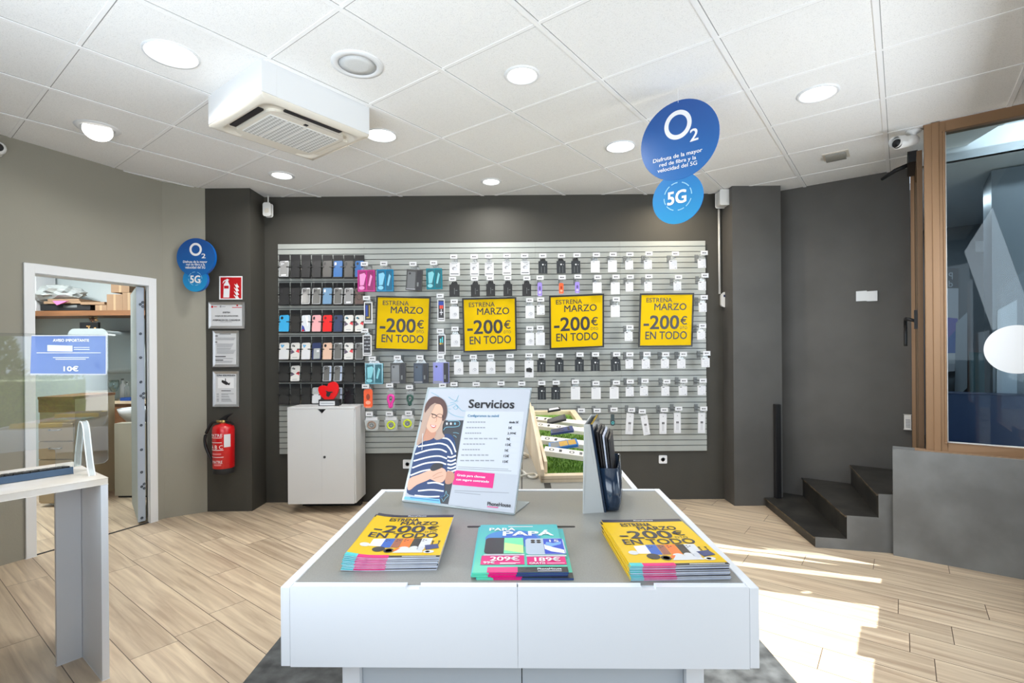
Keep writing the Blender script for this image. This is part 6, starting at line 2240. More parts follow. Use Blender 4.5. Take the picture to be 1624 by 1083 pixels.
        if col in ('black', 'navy', 'violet'):
            m.prism([I @ V((x, f, z)) for x, z in rrect(w * 0.50, h * 0.78, 0.008, 4, -0.17 * w, -0.50 * h)], I.to_3x3() @ V((0, -0.003, 0)), mat('smoky_case', (112, 114, 116), 0.25) if col == 'black' else (mat('slate_case', (56, 70, 88), 0.3) if col == 'navy' else mat('lilac_case', (128, 132, 204), 0.3)))
            q(0.16, 0.97, 0.47, 0.03, M_INK, 0.0005); discl(m, I, -0.28 * w, -0.2 * h, 0.07 * w, 0.05 * h, M_INK, f - 0.0036); q(-0.46, 0.97, 0.1, 0.90, M_GREYINK, 0.0003); q(0.2, 0.8, 0.3, 0.6, M_GREYP, 0.0008)
        else:
            q(-0.44, 0.93, -0.02, 0.06, d, 0.0002); q(0.06, 0.94, 0.44, 0.06, d, 0.0002)
            m.face([I @ V((x * w, f - 0.0006, -z * h)) for x, z in ((-0.36, 0.72), (-0.14, 0.70), (0.0, 0.25), (-0.1, 0.14), (-0.38, 0.2))], l)
            m.face([I @ V((x * w, f - 0.0006, -z * h)) for x, z in ((0.12, 0.72), (0.22, 0.75), (0.36, 0.3), (0.26, 0.2), (0.2, 0.4))], l)
            discl(m, I, -0.26 * w, -0.83 * h, 0.17 * w, 0.09 * h, l, f - 0.0008)
    elif kind == 'lng':
        q(-0.16, 0.52, -0.02, 0.42, M_INK, 0.0003); q(0.03, 0.52, 0.17, 0.42, M_INK, 0.0003)
        for x in (-0.12, 0.06):
            q(x, 0.86, x + 0.05, 0.52, M_GREYINK, 0.0002)
        discl(m, I, 0, -0.14 * h, 0.07 * w, 0.025 * h, M_GREYINK, f, 10); q(-0.36, 0.95, 0.36, 0.92, M_LGREY)
    elif kind == 'bag':
        nm = 'ring_bracelet'
        pts = [I @ V((0.30 * w * math.cos(a), -th / 2 - 0.003, -0.58 * h + 0.28 * h * math.sin(a))) for a in [2 * math.pi * i / 22 for i in range(23)]]
        m.tube(pts, 0.0075, MATS['pack_' + col], 8, caps=False)
        pts = [I @ V((0.13 * w * math.cos(a), -th / 2 - 0.003, -0.60 * h + 0.12 * h * math.sin(a))) for a in [2 * math.pi * i / 14 for i in range(15)]]
        m.tube(pts, 0.004, M_GREYP, 6, caps=False)
    elif kind == 'fig':
        nm = 'strap'
        pts = [I @ V((x * w, f - 0.003, -z * h)) for x, z in ((0.0, 0.24), (0.32, 0.34), (0.34, 0.55), (0.15, 0.72), (0.1, 0.92), (-0.12, 0.95), (-0.2, 0.75), (-0.34, 0.55), (-0.3, 0.34), (0.0, 0.24))]
        m.tube(smooth_path(pts, 4), 0.012 if col == 'pink' else 0.010, MATS['pack_' + col], 8)
        discl(m, I, 0.02 * w, -0.5 * h, 0.1 * w, 0.05 * h, M_BLACKC, f - 0.016)
    elif kind == 'dev':
        discl(m, I, 0, -0.72 * h, 0.3 * w, 0.12 * h, M_CYAN, -th * 0.8 - 0.0006, 14, 0.6)
    m.build(nm, t)
    return t


COLW = {'gold': 'with blue and gold print', 'redblue': 'with red and blue print', 'cyan': 'with cyan and orange print', 'dots': 'with rows of grey dots'}
for rk, items in ROWS.items():
    for i, it in enumerate(items):
        kind, tx0, ty0 = it[0], it[1], it[2]
        tp = SW(tx0, ty0, HL)
        z = tp.z - 0.013
        mount = tp - WN * HL
        mount.z = z
        if kind == 'dev':
            mount.z += 0.005
        Mh = Matrix.Translation(mount) @ WROT
        place = 'slatwall %s, %s from the left' % (ROWN[rk], ORD[i])
        if kind == 'none':
            lab = 'empty grey peg hook with white price tag, %s' % place
        else:
            lab = 'grey peg hook with white price tag, %s' % place
        if not PLACED_FIRST[0]:
            HOOK.matrix_world = Mh
            MW[HOOK.name] = Mh
            HOOK['label'] = lab
            HOOK['group'] = 'price tag hooks on the slatwall'
            HOOK0 = HOOK
            PLACED_FIRST[0] = True
        else:
            dup(HOOK, Mh, lab, 'price tag hooks on the slatwall')
        if kind == 'none':
            continue
        cx, cyp, w, h, tilt = it[3:8]
        col = it[8] if len(it) > 8 else None
        dep = 0.178 if kind not in ('pou', 'bag') else 0.165
        top, bot = SW(cx, cyp - h / 2, dep), SW(cx, cyp + h / 2, dep)
        le, ri = SW(cx - w / 2, cyp, dep), SW(cx + w / 2, cyp, dep)
        wm, hm = (ri - le).length, (top - bot).length
        Mp = Matrix.Translation(top) @ WROT @ Matrix.Rotation(math.radians(tilt), 4, 'Y')
        base = NAMEK[kind][1]
        if kind == 'bli':
            base = 'tall blister pack %s' % COLW[col]
        elif col:
            base = {'str': 'narrow %s strap pack', 'fig': 'looped %s strap in a clear pack', 'pou': '%s phone case pack', 'bag': 'clear bag with a %s ring bracelet'}[kind] % col
        product(kind, Mp, wm, hm, col, '%s, %s' % (base, place), NAMEK[kind][2], 'packs hung on the slatwall', max(0.012, z - 0.018 - top.z))

# ------------------------------------------------------------------ phone case rack: six rows of eight black holders
colx = [441.6, 460.0, 477.0, 493.8, 510.8, 527.9, 544.8, 561.9, 578.6]
rowy = [(404.5, 440.8), (448.5, 483.8), (491.5, 527.2), (534, 571.3), (575, 605.8), (609, 641)]
C_ = dict(k='black', d='dark grey', c='clear', w='white patterned', u='blue')
RK = [['pack', 'k', 'k', 'k', 'd', 'blue', 'd', 'blue2'],
      ['k', 'k', 'clrd', 'clrd', 'steel', 'clrd', 'clrg', 'brown'],
      ['cyan', 'k0', 'bright', 'pink', 'red', 'navy', 'art', 'art'],
      ['clrw', 'art', 'clrw', 'navyp', 'peach', 'clrd', 'art', 'clrd'],
      ['k0', 'art', 'k0', 'k0', 'clrb', 'clrb', 'k0', 'k0'],
      ['k0', 'k0', 'k0', 'clrw2', 'navyd', 'clrb', 'kd', 'k0']]
CASES = {'k': ('black phone case', M_BLACKC), 'd': ('dark grey phone case', mat('dark_grey_case', (82, 80, 78), 0.5)), 'blue': ('bright blue phone case', mat('blue_case', (14, 96, 164), 0.45)), 'blue2': ('blue phone case with black camera', mat('blue_case', (14, 96, 164), 0.45)),
         'steel': ('pale steel-blue phone case', mat('steel_blue_case', (104, 142, 176), 0.45)), 'cyan': ('sky blue phone case', mat('cyan_case', (52, 168, 222), 0.45)), 'pink': ('pale pink phone case', mat('pink_case', (232, 168, 172), 0.45)), 'red': ('bright red phone case', mat('red_case', (240, 22, 26), 0.4)),
         'navy': ('navy phone case', mat('navy_case', (46, 62, 96), 0.45)), 'peach': ('peach phone case', mat('peach_case', (222, 184, 162), 0.45)), 'brown': ('brown phone case with a ring', mat('brown_case', (104, 86, 80), 0.45)),
         'art': ('white phone case with red diamonds', mat('white_case', (222, 220, 216), 0.4)), 'clrw': ('clear phone case with a white card', mat('white_case', (222, 220, 216), 0.4)), 'clrw2': ('clear phone case with a grey card', mat('pale_grey_case', (190, 192, 190), 0.4)),
         'clrd': ('smoky clear phone case', mat('smoky_clear_case', (112, 112, 110), 0.18)), 'clrg': ('clear phone case with a white label', mat('grey_clear_case', (150, 150, 150), 0.2)), 'clrb': ('clear phone case with white edges', mat('smoky_clear_case', (112, 112, 110), 0.18)),
         'pack': ('clear boxed phone case', mat('grey_clear_case', (150, 150, 150), 0.2)), 'bright': ('white phone case in a glossy box', mat('glossy_white_box', (214, 220, 226), 0.2)), 'navyp': ('navy phone case behind a clear pack', mat('navy_pack_case', (38, 52, 96), 0.4)),
         'navyd': ('dark navy phone case', mat('dark_navy_case', (34, 42, 64), 0.4)), 'kd': ('glossy black phone case', mat('glossy_black_case', (30, 30, 34), 0.2)), 'k0': None}
for r in range(6):
    y0, y1 = rowy[r]
    c0 = SW((colx[0] + colx[8]) / 2, y1, 0)
    t = thing('phone_case_rack', 'row of eight black phone case holders, %s row from the top of the rack' % ORD[r], 'display rack', c0, group='rows of the phone case rack')
    for c in range(8):
        xa, xb = colx[c] + 0.9, colx[c + 1] - 0.9
        T0, B0 = SW((xa + xb) / 2, y0, 0.004), SW((xa + xb) / 2, y1, 0.055)
        dz = (T0 - B0)
        wloc = (SW(xb, y1, 0.03) - SW(xa, y1, 0.03)).length
        ulen = dz.length
        uz = dz.normalized()
        uy = uz.cross(WU).normalized()
        I = frame_from(B0, WU, uz)
        m = MB()
        m.box((-wloc / 2, -0.001, 0.0), (wloc / 2, 0.003, ulen), M_BLACKM, I)
        m.box((-wloc / 2, -0.020, -0.004), (wloc / 2, 0.003, 0.004), M_BLACK, I)
        m.build('holder', t)
        zm = ulen * 0.45
        m = MB()
        for s in (-1, 1):
            m.box((s * wloc / 2 - 0.006, -0.018, zm - 0.004), (s * wloc / 2 + 0.006, 0.0, zm + 0.004), M_BLACK, I)
            m.box((s * (wloc / 2 - 0.010) - 0.012, -0.0195, zm - 0.004), (s * (wloc / 2 - 0.010) + 0.012, -0.0165, zm + 0.004), M_BLACK, I)
        m.build('holding_clip', t)
        k = RK[r][c]
        spec = CASES[k]
        place = '%s in the %s row of the case rack' % (ORD[c], ORD[r])
        if spec is None:
            lab = 'black backing card in an empty holder, %s' % place
            Mc = I @ Matrix.Translation((0, -0.004, 0.005))
            m = MB()
            m.prism([Mc @ V((x, -0.003, z)) for x, z in rrect(wloc * 0.94, ulen * 0.80, 0.003, 3, 0, ulen * 0.40)], Mc.to_3x3() @ V((0, 0.003, 0)), mat('black_card', (40, 39, 37), 0.7))
            tag(m.build('backing_card', origin=B0), lab, 'card', 'cards and cases in the phone case rack')
            continue
        lab, mt = spec
        Mc = I @ Matrix.Translation((0, -0.005, 0.005))
        tc_ = thing('phone_case', '%s, %s' % (lab, place), 'phone case', M=Mc, group='cards and cases in the phone case rack')
        cw, chh, th = wloc * 0.86, min(0.158, ulen * 0.78), 0.010
        m = MB()
        m.prism([Mc @ V((x, -th, z)) for x, z in rrect(cw, chh, 0.011, 4, 0, chh / 2)], Mc.to_3x3() @ V((0, th, 0)), mt)
        m.build('case_shell', tc_, bevel=0.002)
        m = MB()
        f = -th - 0.0008
        if k in ('k', 'd', 'blue', 'steel', 'pink'):
            m.box((-cw * 0.42, f - 0.0008, chh * 0.74), (-cw * 0.20, f + 0.0008, chh * 0.92), M_PAPER if k in ('blue', 'steel') else M_INK, Mc)
            m.build('camera_cutout', tc_)
        elif k in ('cyan', 'navy', 'red', 'blue2', 'peach', 'brown', 'navyd', 'kd'):
            discl(m, Mc, -cw * 0.24, chh * 0.84, cw * 0.15, chh * 0.09, M_BLACK if k != 'red' else mat('dark_red_print', (120, 10, 14), 0.5), f)
            if k == 'brown':
                discl(m, Mc, 0, chh * 0.45, cw * 0.34, chh * 0.2, M_INK, f, 24, 0.86)
            m.build('camera_cutout', tc_)
        elif k == 'art':
            for (cx, cz, mt2, fl2) in ((-0.26, 0.46, mat('plum_grey_print', (96, 84, 104), 0.5), 1), (0.30, 0.50, mat('coral_print', (226, 62, 72), 0.5), -1)):
                quad_ = [(cx - 0.24 * fl2, cz - 0.13), (cx + 0.22 * fl2, cz - 0.02), (cx - 0.02, cz + 0.10), (cx - 0.24 * fl2, cz + 0.12)]
                m.face([Mc @ V((max(-0.5, min(0.5, x)) * cw, f, z * chh)) for x, z in quad_], mt2)
            discl(m, Mc, -cw * 0.26, chh * 0.84, cw * 0.15, chh * 0.07, mat('teal_print', (62, 120, 140), 0.5) if r == 2 else M_GREYP, f)
            discl(m, Mc, -cw * 0.10, chh * 0.80, cw * 0.08, chh * 0.05, M_INK, f - 0.0003)
            quadl(m, Mc, -cw * 0.3, chh * 0.14, cw * 0.3, chh * 0.11, M_GREYINK, f)
            m.build('printed_diamonds', tc_)
        elif k in ('clrw', 'clrw2'):
            for (x, z) in ((-0.28, 0.86), (-0.08, 0.84), (-0.2, 0.77)):
                discl(m, Mc, cw * x, chh * z, cw * 0.10, chh * 0.05, mat('print_sky_dot', (92, 170, 220), 0.4) if k == 'clrw' else M_LGREY, f)
            quadl(m, Mc, -cw * 0.48, chh * 0.02, cw * 0.48, chh * 0.58, M_PAPER, f)
            m.build('insert_card', tc_)
        elif k == 'bright':
            m.face([Mc @ V((x * cw, f, z * chh)) for x, z in ((-0.1, 0.95), (0.2, 0.95), (0.34, 0.5), (0.2, 0.3), (0.1, 0.6))], M_WINK)
            m.face([Mc @ V((x * cw, f, z * chh)) for x, z in ((-0.46, 0.02), (0.0, 0.02), (-0.2, 0.3), (-0.46, 0.42))], mat('print_cobalt', (30, 60, 150), 0.4))
            m.face([Mc @ V((x * cw, f - 0.0003, z * chh)) for x, z in ((-0.46, 0.02), (-0.1, 0.02), (-0.3, 0.16))], MATS['coral_print'] if 'coral_print' in MATS else M_RED)
            m.build('printed_picture', tc_)
        elif k == 'navyp':
            m.box((-cw * 0.3, f - 0.006, 0.004), (cw * 0.46, f, chh * 0.66), M_BAG, Mc)
            m.box((cw * 0.05, f - 0.008, chh * 0.42), (cw * 0.36, f - 0.0062, chh * 0.56), M_PAPER, Mc)
            m.build('clear_pack', tc_)
        else:
            # clear cases: a paler rim, camera bumps and a paper slip
            o_ = rrect(cw, chh, 0.011, 4, 0, chh / 2) + rrect(cw * 0.88, chh * 0.94, 0.008, 4, 0, chh / 2)
            n = len(o_) // 2
            m.raw([Mc @ V((x, f, z)) for x, z in o_], [(i, (i + 1) % n, n + (i + 1) % n, n + i) for i in range(n)], mat('pale_rim', (186, 190, 194), 0.25))
            for (x, z) in ((-0.26, 0.87), (-0.26, 0.78), (-0.08, 0.83)):
                discl(m, Mc, cw * x, chh * z, cw * 0.08, chh * 0.04, M_INK if k != 'pack' else M_LGREY, f - 0.0004, 10)
            if k in ('clrg', 'pack'):
                quadl(m, Mc, -cw * 0.28, chh * 0.06, cw * 0.28, chh * 0.16, M_PAPER, f - 0.0004)
            if k == 'clrb':
                quadl(m, Mc, cw * 0.26, chh * 0.02, cw * 0.46, chh * 0.96, mat('pale_blue_gloss', (182, 196, 222), 0.2), f - 0.0003)
            quadl(m, Mc, cw * 0.08, chh * 0.93, cw * 0.42, chh * 0.98, M_PAPER, f - 0.0004)
            m.build('clear_rim', tc_)

# ------------------------------------------------------------------ yellow posters in black frames
POST = [((597, 469), (683.5, 471), (680.5, 557), (594, 554.5), 'leftmost'), ((732.8, 473), (818.8, 471), (820, 556), (735, 559), 'second from the left'),
        ((870.8, 469.2), (957.9, 465.6), (957.9, 550.7), (871.7, 554.3), 'third from the left'), ((1014.7, 465.4), (1100.6, 464.6), (1098, 549.8), (1012.2, 550.6), 'rightmost')]
for (TL, TR_, BR, BL, nm) in POST:
    D = 0.10
    P = {k: SW(*v, D) for k, v in (('TL', TL), ('TR', TR_), ('BR', BR), ('BL', BL))}
    t = thing('offer_poster', 'yellow offer poster in a black frame, %s of the four' % nm, 'poster', (P['BL'] + P['BR']) / 2, group='yellow offer posters on the slatwall')
    bil = lambda u, v, o=0.0: (P['TL'] * (1 - u) + P['TR'] * u) * (1 - v) + (P['BL'] * (1 - u) + P['BR'] * u) * v + WN * o
    e = 0.030
    m = MB()
    o_ = [(0, 0), (1, 0), (1, 1), (0, 1)]
    i_ = [(e, e), (1 - e, e), (1 - e, 1 - e), (e, 1 - e)]
    vs_ = [bil(u, v, 0.006) for u, v in o_] + [bil(u, v, 0.006) for u, v in i_] + [bil(u, v, -0.006) for u, v in o_] + [bil(u, v, 0.002) for u, v in i_]
    fs = []
    for a_ in range(4):
        b_ = (a_ + 1) % 4
        fs += [(a_, b_, 4 + b_, 4 + a_), (a_, 8 + a_, 8 + b_, b_), (4 + a_, 4 + b_, 12 + b_, 12 + a_)]
    fs.append((8, 9, 10, 11))
    m.raw(vs_, fs, M_BLACK)
    m.build('frame', t)
    m = MB()
    m.face([bil(u, v, 0.003) for u, v in i_][::-1], M_YELG)
    def T(s, x0, y0, x1, y1, b):
        m.text(s, bil(x0, y1, 0.0036), bil(x1, y1, 0.0036), bil(x0, y0, 0.0036), M_INK, b)
    T('ESTRENA', 0.125, 0.085, 0.60, 0.168, 0.0085)
    T('MARZO', 0.275, 0.19, 0.865, 0.315, 0.012)
    T('-200', 0.09, 0.415, 0.735, 0.665, 0.022)
    T('€', 0.765, 0.43, 0.885, 0.585, 0.012)
    T('DTO', 0.76, 0.62, 0.89, 0.672, -0.004)
    T('EN TODO', 0.125, 0.71, 0.89, 0.855, 0.012)
    for i in range(6):
        u = 0.63 + i * 0.036
        m.face([bil(x, y, 0.0036) for x, y in ((u, 0.172), (u + 0.022, 0.172), (u + 0.022, 0.164), (u, 0.164))], mat('faint_ink', (176, 146, 20), 0.5))
    m.build('poster_print', t)
    m = MB()
    for u in (0.2, 0.8):
        q = bil(u, 0.03, -0.006)
        m.tube([q, q - WN * (D - 0.006)], 0.003, M_BLACK, 6)
    m.build('standoff', t)

# ================================================================== STOREROOM CONTENTS (seen through the doorway)
def rp(px, py, y):
    return aty(px, py, y)
zs = rp(120, 492.5, 5.5).z
t = thing('storage_shelf', 'brown wooden shelf high in the storeroom, loaded with boxes', 'shelf', (-4.4, 5.7, zs - 0.05))
m = MB(); m.box((-5.9, 5.5, zs - 0.055), (-3.17, 5.895, zs), M_BROWN); m.build('shelf_board', t)
for x in (-5.55, -4.0):
    m = MB(); m.prism([V((x, 5.89, zs - 0.055)), V((x, 5.52, zs - 0.055)), V((x, 5.89, zs - 0.32))], (0.03, 0, 0), M_BROWN); m.build('bracket', t)
def carton(x0, y0, x1, y1, Y, d, label):
    a_, b_ = rp(x0, y1, Y), rp(x1, y0, Y)
    c = MB(); z0 = a_.z
    c.box((a_.x, Y, z0), (b_.x, Y + d, b_.z), M_CARD)
    c.box(((a_.x + b_.x) / 2 - 0.012, Y - 0.0006, z0), ((a_.x + b_.x) / 2 + 0.012, Y, b_.z), mat('tan_tape', (176, 150, 118), 0.4))
    tag(c.build('cardboard_box'), label, 'box', 'cartons on the storeroom shelf')
carton(169.5, 466.5, 194, 492.3, 5.56, 0.3, 'cardboard box on the storeroom shelf, left one of the lower pair')
carton(194.5, 464, 214, 492.3, 5.56, 0.3, 'cardboard box on the storeroom shelf, next to the open door leaf')
carton(176, 450, 205, 463.8, 5.58, 0.26, 'small cardboard box on top of the pair on the storeroom shelf')
carton(151, 483.5, 168.8, 492.3, 5.56, 0.2, 'low cardboard box on the storeroom shelf beside the taller pair')
m = MB()
a_, b_ = rp(64, 492.3, 5.58), rp(143, 482, 5.58)
m.box((a_.x, 5.58, a_.z), (b_.x, 5.84, b_.z), M_BLACKC)
m.box((a_.x + 0.25, 5.579, a_.z + 0.03), (a_.x + 0.40, 5.58, b_.z - 0.01), M_GREYP)
tag(m.build('equipment_case'), 'flat black equipment box on the storeroom shelf under the plastic bag', 'box')
m = MB()
for i, (x0, x1, y0, y1, mt) in enumerate(((72, 130, 478, 481.4, M_CARD), (130, 168, 474, 477.5, M_CARD), (78, 128, 474.5, 477.4, M_CARD))):
    a_, b_ = rp(x0, y1, 5.58), rp(x1, y0, 5.58)
    zlo = rp(100, 481.8, 5.58).z if i != 1 else rp(150, 483.2, 5.58).z
    q = MB(); q.box((a_.x, 5.56, zlo + (0.0 if i < 2 else 0.03)), (b_.x, 5.85, zlo + (0.028 if i < 2 else 0.052)), mt)
    tag(q.build('flat_carton'), ['folded flat carton under the plastic bag on the storeroom shelf', 'folded flat carton beside the boxes on the storeroom shelf', 'upper folded flat carton under the plastic bag'][i], 'carton', 'flat cartons on the storeroom shelf')
q = MB()
a_ = rp(84, 480, 5.5)
q.prism([rp(83, 477, 5.52), rp(108, 477, 5.52), rp(90, 484, 5.52)], (0, 0.02, 0), mat('pink_plastic', (216, 120, 170), 0.4))
tag(q.build('pink_flyer'), 'pink paper sticking out under the cartons on the shelf', 'paper')
# crumpled clear bag
bmv = bmesh.new()
bmesh.ops.create_icosphere(bmv, subdivisions=3, radius=1.0)
rb = random.Random(11)
c0 = rp(96, 463.5, 5.66)
sc3 = V(((rp(130, 466, 5.66).x - rp(60, 466, 5.66).x) / 2, 0.16, (rp(96, 453, 5.66).z - rp(96, 476, 5.66).z) / 2))
q = MB()
vl = []
for v in bmv.verts:
    k = 1 + rb.uniform(-0.16, 0.16)
    vl.append(V((c0.x + v.co.x * sc3.x * k - v.co.z * 0.05, c0.y + v.co.y * sc3.y * k, c0.z + v.co.z * sc3.z * k - 0.10 * max(0, -v.co.x) * abs(v.co.x))))
q.raw(vl, [tuple(v.index for v in f.verts) for f in bmv.faces], M_BAG)
bmv.free()
tag(q.build('plastic_bag'), 'crumpled clear plastic bag lying over cartons on the storeroom shelf', 'bag')
# tall white locker edge on the left, white panel at the back
m = MB(); a_, b_ = rp(44, 494, 5.62), rp(57, 436, 5.62); m.box((a_.x - 0.2, 5.62, zs), (b_.x, 5.86, 2.5), M_PAPER)
for i in range(5):
    m.box((a_.x + 0.0, 5.619, zs + 0.25 + i * 0.06), (b_.x - 0.03, 5.62, zs + 0.265 + i * 0.06), M_GREYINK)
tag(m.build('paper_roll_box'), 'white printed box standing at the left end of the storeroom shelf', 'box')
# water heater, framed card and flowers above
hx0, hx1 = rp(110.5, 530, 5.45).x, rp(168, 530, 5.45).x
t = thing('water_heater', 'white rounded water heater on the storeroom back wall', 'water heater', ((hx0 + hx1) / 2, 5.6, 1.0))
m = MB(); m.prism([V((x, 5.45, z)) for x, z in rrect(hx1 - hx0, 0.46, 0.05, 6, (hx0 + hx1) / 2, rp(140, 524, 5.45).z - 0.23)], (0, 0.45, 0), mat('heater_white', (172, 182, 184), 0.4)); m.build('tank', t, bevel=0.02)
m = MB(); m.lathe([(0.022, 0), (0.022, 0.02), (0, 0.02)], M_GREYP, frame_from(V(((hx0 + hx1) / 2 + 0.1, 5.45, 1.32)), V((1, 0, 0)), V((0, -1, 0))), 16); m.build('dial', t)
m = MB(); a_, b_ = rp(126.5, 524, 5.47), rp(155.5, 511, 5.47)
m.box((a_.x, 5.47, a_.z + 0.002), (b_.x, 5.50, b_.z), M_BLACK)
for (x0, x1, y0, y1) in ((137, 143, 516.5, 518), (140, 142, 517, 523), (149, 152, 519, 523)):
    c_, d_ = rp(x0, y1, 5.469), rp(x1, y0, 5.469); m.box((c_.x, 5.4685, c_.z), (d_.x, 5.47, d_.z), mat('gold_print', (190, 150, 96), 0.4))
tag(m.build('black_box'), 'small black box with gold print on top of the water heater', 'box')
t = thing('dried_flowers', 'small bunch of dried flowers behind the black box in the storeroom', 'flowers', rp(148, 511, 5.56))
m = MB()
rgf = random.Random(4)
for i in range(14):
    p_ = rp(143 + rgf.uniform(0, 11), 503 + rgf.uniform(0, 6), 5.56)
    m.lathe([(0, -0.014), (0.016, -0.004), (0.018, 0.006), (0, 0.016)], mat('dried_petals', (92, 62, 46), 0.8) if i % 3 else mat('dried_petals_pale', (176, 140, 96), 0.8), Matrix.Translation(p_), 7)
m.build('blooms', t)
m = MB(); m.tube([rp(148, 524, 5.56), rp(147, 506, 5.56)], 0.006, M_BROWN, 6); m.tube([rp(149, 524, 5.56), rp(152, 507, 5.56)], 0.005, M_BROWN, 6); m.build('stems', t)

# back counter with drawers, washbasin, small cabinet
CZB = rp(150, 636, 5.6).z
t = thing('storeroom_counter', 'brown wooden storeroom counter with a sloping light top edge', 'counter', (-4.5, 5.6, 0))
m = MB(); m.box((rp(100, 640, 5.6).x, 5.58, CZB - 0.03), (-3.18, 5.89, CZB), M_PINE); m.build('counter_top', t)
m = MB(); m.box((rp(118, 640, 5.6).x, 5.60, 0), (-3.20, 5.88, CZB - 0.03), M_BROWN); m.build('counter_body', t)
dx0, dx1 = rp(60, 700, 4.75).x, rp(116, 700, 4.75).x
dzt = rp(90, 671, 4.75).z
t = thing('drawer_unit', 'beige drawer unit in the storeroom, seen through the clear counter screen', 'drawer unit', ((dx0 + dx1) / 2, 5.0, 0))
m = MB(); m.box((dx0, 4.77, 0.03), (dx1, 5.25, dzt + 0.22), M_BEIGE); m.build('body', t)
zc = [dzt, rp(90, 700, 4.75).z, rp(90, 729, 4.75).z, 0.04]
for i in range(3):
    m = MB(); m.box((dx0 + 0.004, 4.752, zc[i + 1] + 0.004), (dx1 - 0.004, 4.769, zc[i] - 0.004), M_BEIGE); d_ = m.build('drawer', t, bevel=0.002)
    m = MB(); zz = zc[i] - 0.06; cx = (dx0 + dx1) / 2
    m.tube(smooth_path([V((cx - 0.055, 4.752, zz)), V((cx - 0.04, 4.728, zz - 0.004)), V((cx + 0.04, 4.728, zz - 0.004)), V((cx + 0.055, 4.752, zz))], 4), 0.005, M_STEEL, 6); m.build('handle', d_)
m = MB(); m.box((dx0 - 0.002, 4.76, dzt + 0.10), (dx1 + 0.002, 4.77, dzt + 0.22), M_BROWN); m.build('top_rail', t)
m = MB(); m.box((dx0, 4.75, dzt + 0.22), (dx1, 5.26, dzt + 0.245), M_BROWN); m.build('top', t)
bx0, bx1 = rp(181.5, 720, 5.05).x, rp(209, 720, 5.05).x
m = MB(); m.box((bx0, 5.05, 0.02), (bx1 + 0.15, 5.16, rp(190, 671.5, 5.05).z), mat('pale_oak', (176, 172, 156), 0.5)); m.box((bx0 + 0.02, 5.07, 0), (bx1 + 0.13, 5.15, 0.02), M_BLACKM)
tag(m.build('small_cabinet'), 'small pale oak cabinet on the storeroom floor below the washbasin', 'cabinet')
t = thing('washbasin', 'white ceramic washbasin in the storeroom, cut off by the open door', 'washbasin', rp(205, 668, 5.1))
bc = rp(220, 647, 5.36)
m = MB()
prof = [(0.05, -0.16), (0.13, -0.13), (0.20, -0.06), (0.225, 0.0), (0.215, 0.004), (0.19, -0.03), (0.10, -0.09), (0, -0.10)]
m.lathe(prof, M_WPAINT, Matrix.Translation(bc) @ Matrix.Diagonal((0.80, 0.85, 1, 1)), 32); m.build('bowl', t)
m = MB(); m.tube(smooth_path([bc + V((0, 0.16, -0.02)), bc + V((0, 0.16, 0.12)), bc + V((0, 0.06, 0.15)), bc + V((0, 0.03, 0.10))], 5), 0.010, M_STEEL, 8); m.build('tap', t)
g0 = rp(181, 633.5, 5.68)
t = thing('wine_glass', 'clear stemmed wine glass on the storeroom counter', 'glass', at(g0, CZB))
m = MB(); m.lathe([(0.040, 0.0), (0.036, 0.003), (0.005, 0.008), (0.004, 0.085), (0.030, 0.105), (0.048, 0.150), (0.050, 0.185), (0.043, 0.225), (0.0415, 0.225), (0.048, 0.185), (0.046, 0.15), (0.0, 0.095)], glassy('drinking_glass', (228, 238, 238), 0.16), Matrix.Translation(V((g0.x, g0.y, CZB))), 28); m.build('goblet', t)
for i, (px, r_, hh, mt, lab, nm) in enumerate(((194.5, 0.026, 0.22, M_WPAINT, 'white spray bottle on the storeroom counter beside the wine glass', 'spray_bottle'), (201.5, 0.024, 0.19, M_CLEAR, 'clear bottle on the storeroom counter nearest the door leaf', 'bottle'))):
    p_ = rp(px, 633, 5.72)
    t = thing(nm, lab, 'bottle', at(p_, CZB))
    m = MB(); m.lathe([(r_, 0), (r_, hh * 0.75), (r_ * 0.4, hh * 0.85), (r_ * 0.4, hh)], mt, Matrix.Translation(V((p_.x, p_.y, CZB))), 16); m.build('bottle_body', t)
    m = MB(); m.lathe([(r_ * 0.5, hh), (r_ * 0.5, hh + 0.02), (0, hh + 0.02)], M_GREYP, Matrix.Translation(V((p_.x, p_.y, CZB))), 12); m.build('cap', t)
m = MB(); p_ = rp(200, 632.5, 5.61); m.box((p_.x - 0.05, 5.59, CZB), (p_.x + 0.06, 5.66, CZB + 0.035), mat('blue_sponge', (36, 76, 150), 0.8))
tag(m.build('blue_cloth'), 'folded blue cloth on the storeroom counter by the door', 'cloth')

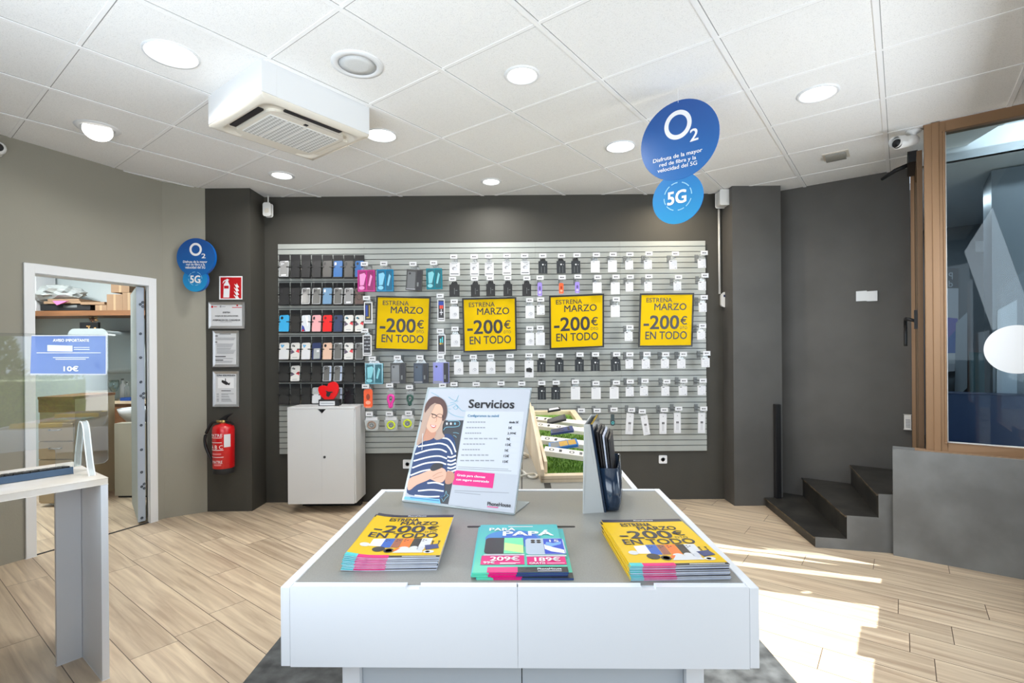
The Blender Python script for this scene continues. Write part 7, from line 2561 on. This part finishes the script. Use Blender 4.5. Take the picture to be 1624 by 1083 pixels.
# ================================================================== OUTSIDE: hedge and conifer mirrored in the counter screen
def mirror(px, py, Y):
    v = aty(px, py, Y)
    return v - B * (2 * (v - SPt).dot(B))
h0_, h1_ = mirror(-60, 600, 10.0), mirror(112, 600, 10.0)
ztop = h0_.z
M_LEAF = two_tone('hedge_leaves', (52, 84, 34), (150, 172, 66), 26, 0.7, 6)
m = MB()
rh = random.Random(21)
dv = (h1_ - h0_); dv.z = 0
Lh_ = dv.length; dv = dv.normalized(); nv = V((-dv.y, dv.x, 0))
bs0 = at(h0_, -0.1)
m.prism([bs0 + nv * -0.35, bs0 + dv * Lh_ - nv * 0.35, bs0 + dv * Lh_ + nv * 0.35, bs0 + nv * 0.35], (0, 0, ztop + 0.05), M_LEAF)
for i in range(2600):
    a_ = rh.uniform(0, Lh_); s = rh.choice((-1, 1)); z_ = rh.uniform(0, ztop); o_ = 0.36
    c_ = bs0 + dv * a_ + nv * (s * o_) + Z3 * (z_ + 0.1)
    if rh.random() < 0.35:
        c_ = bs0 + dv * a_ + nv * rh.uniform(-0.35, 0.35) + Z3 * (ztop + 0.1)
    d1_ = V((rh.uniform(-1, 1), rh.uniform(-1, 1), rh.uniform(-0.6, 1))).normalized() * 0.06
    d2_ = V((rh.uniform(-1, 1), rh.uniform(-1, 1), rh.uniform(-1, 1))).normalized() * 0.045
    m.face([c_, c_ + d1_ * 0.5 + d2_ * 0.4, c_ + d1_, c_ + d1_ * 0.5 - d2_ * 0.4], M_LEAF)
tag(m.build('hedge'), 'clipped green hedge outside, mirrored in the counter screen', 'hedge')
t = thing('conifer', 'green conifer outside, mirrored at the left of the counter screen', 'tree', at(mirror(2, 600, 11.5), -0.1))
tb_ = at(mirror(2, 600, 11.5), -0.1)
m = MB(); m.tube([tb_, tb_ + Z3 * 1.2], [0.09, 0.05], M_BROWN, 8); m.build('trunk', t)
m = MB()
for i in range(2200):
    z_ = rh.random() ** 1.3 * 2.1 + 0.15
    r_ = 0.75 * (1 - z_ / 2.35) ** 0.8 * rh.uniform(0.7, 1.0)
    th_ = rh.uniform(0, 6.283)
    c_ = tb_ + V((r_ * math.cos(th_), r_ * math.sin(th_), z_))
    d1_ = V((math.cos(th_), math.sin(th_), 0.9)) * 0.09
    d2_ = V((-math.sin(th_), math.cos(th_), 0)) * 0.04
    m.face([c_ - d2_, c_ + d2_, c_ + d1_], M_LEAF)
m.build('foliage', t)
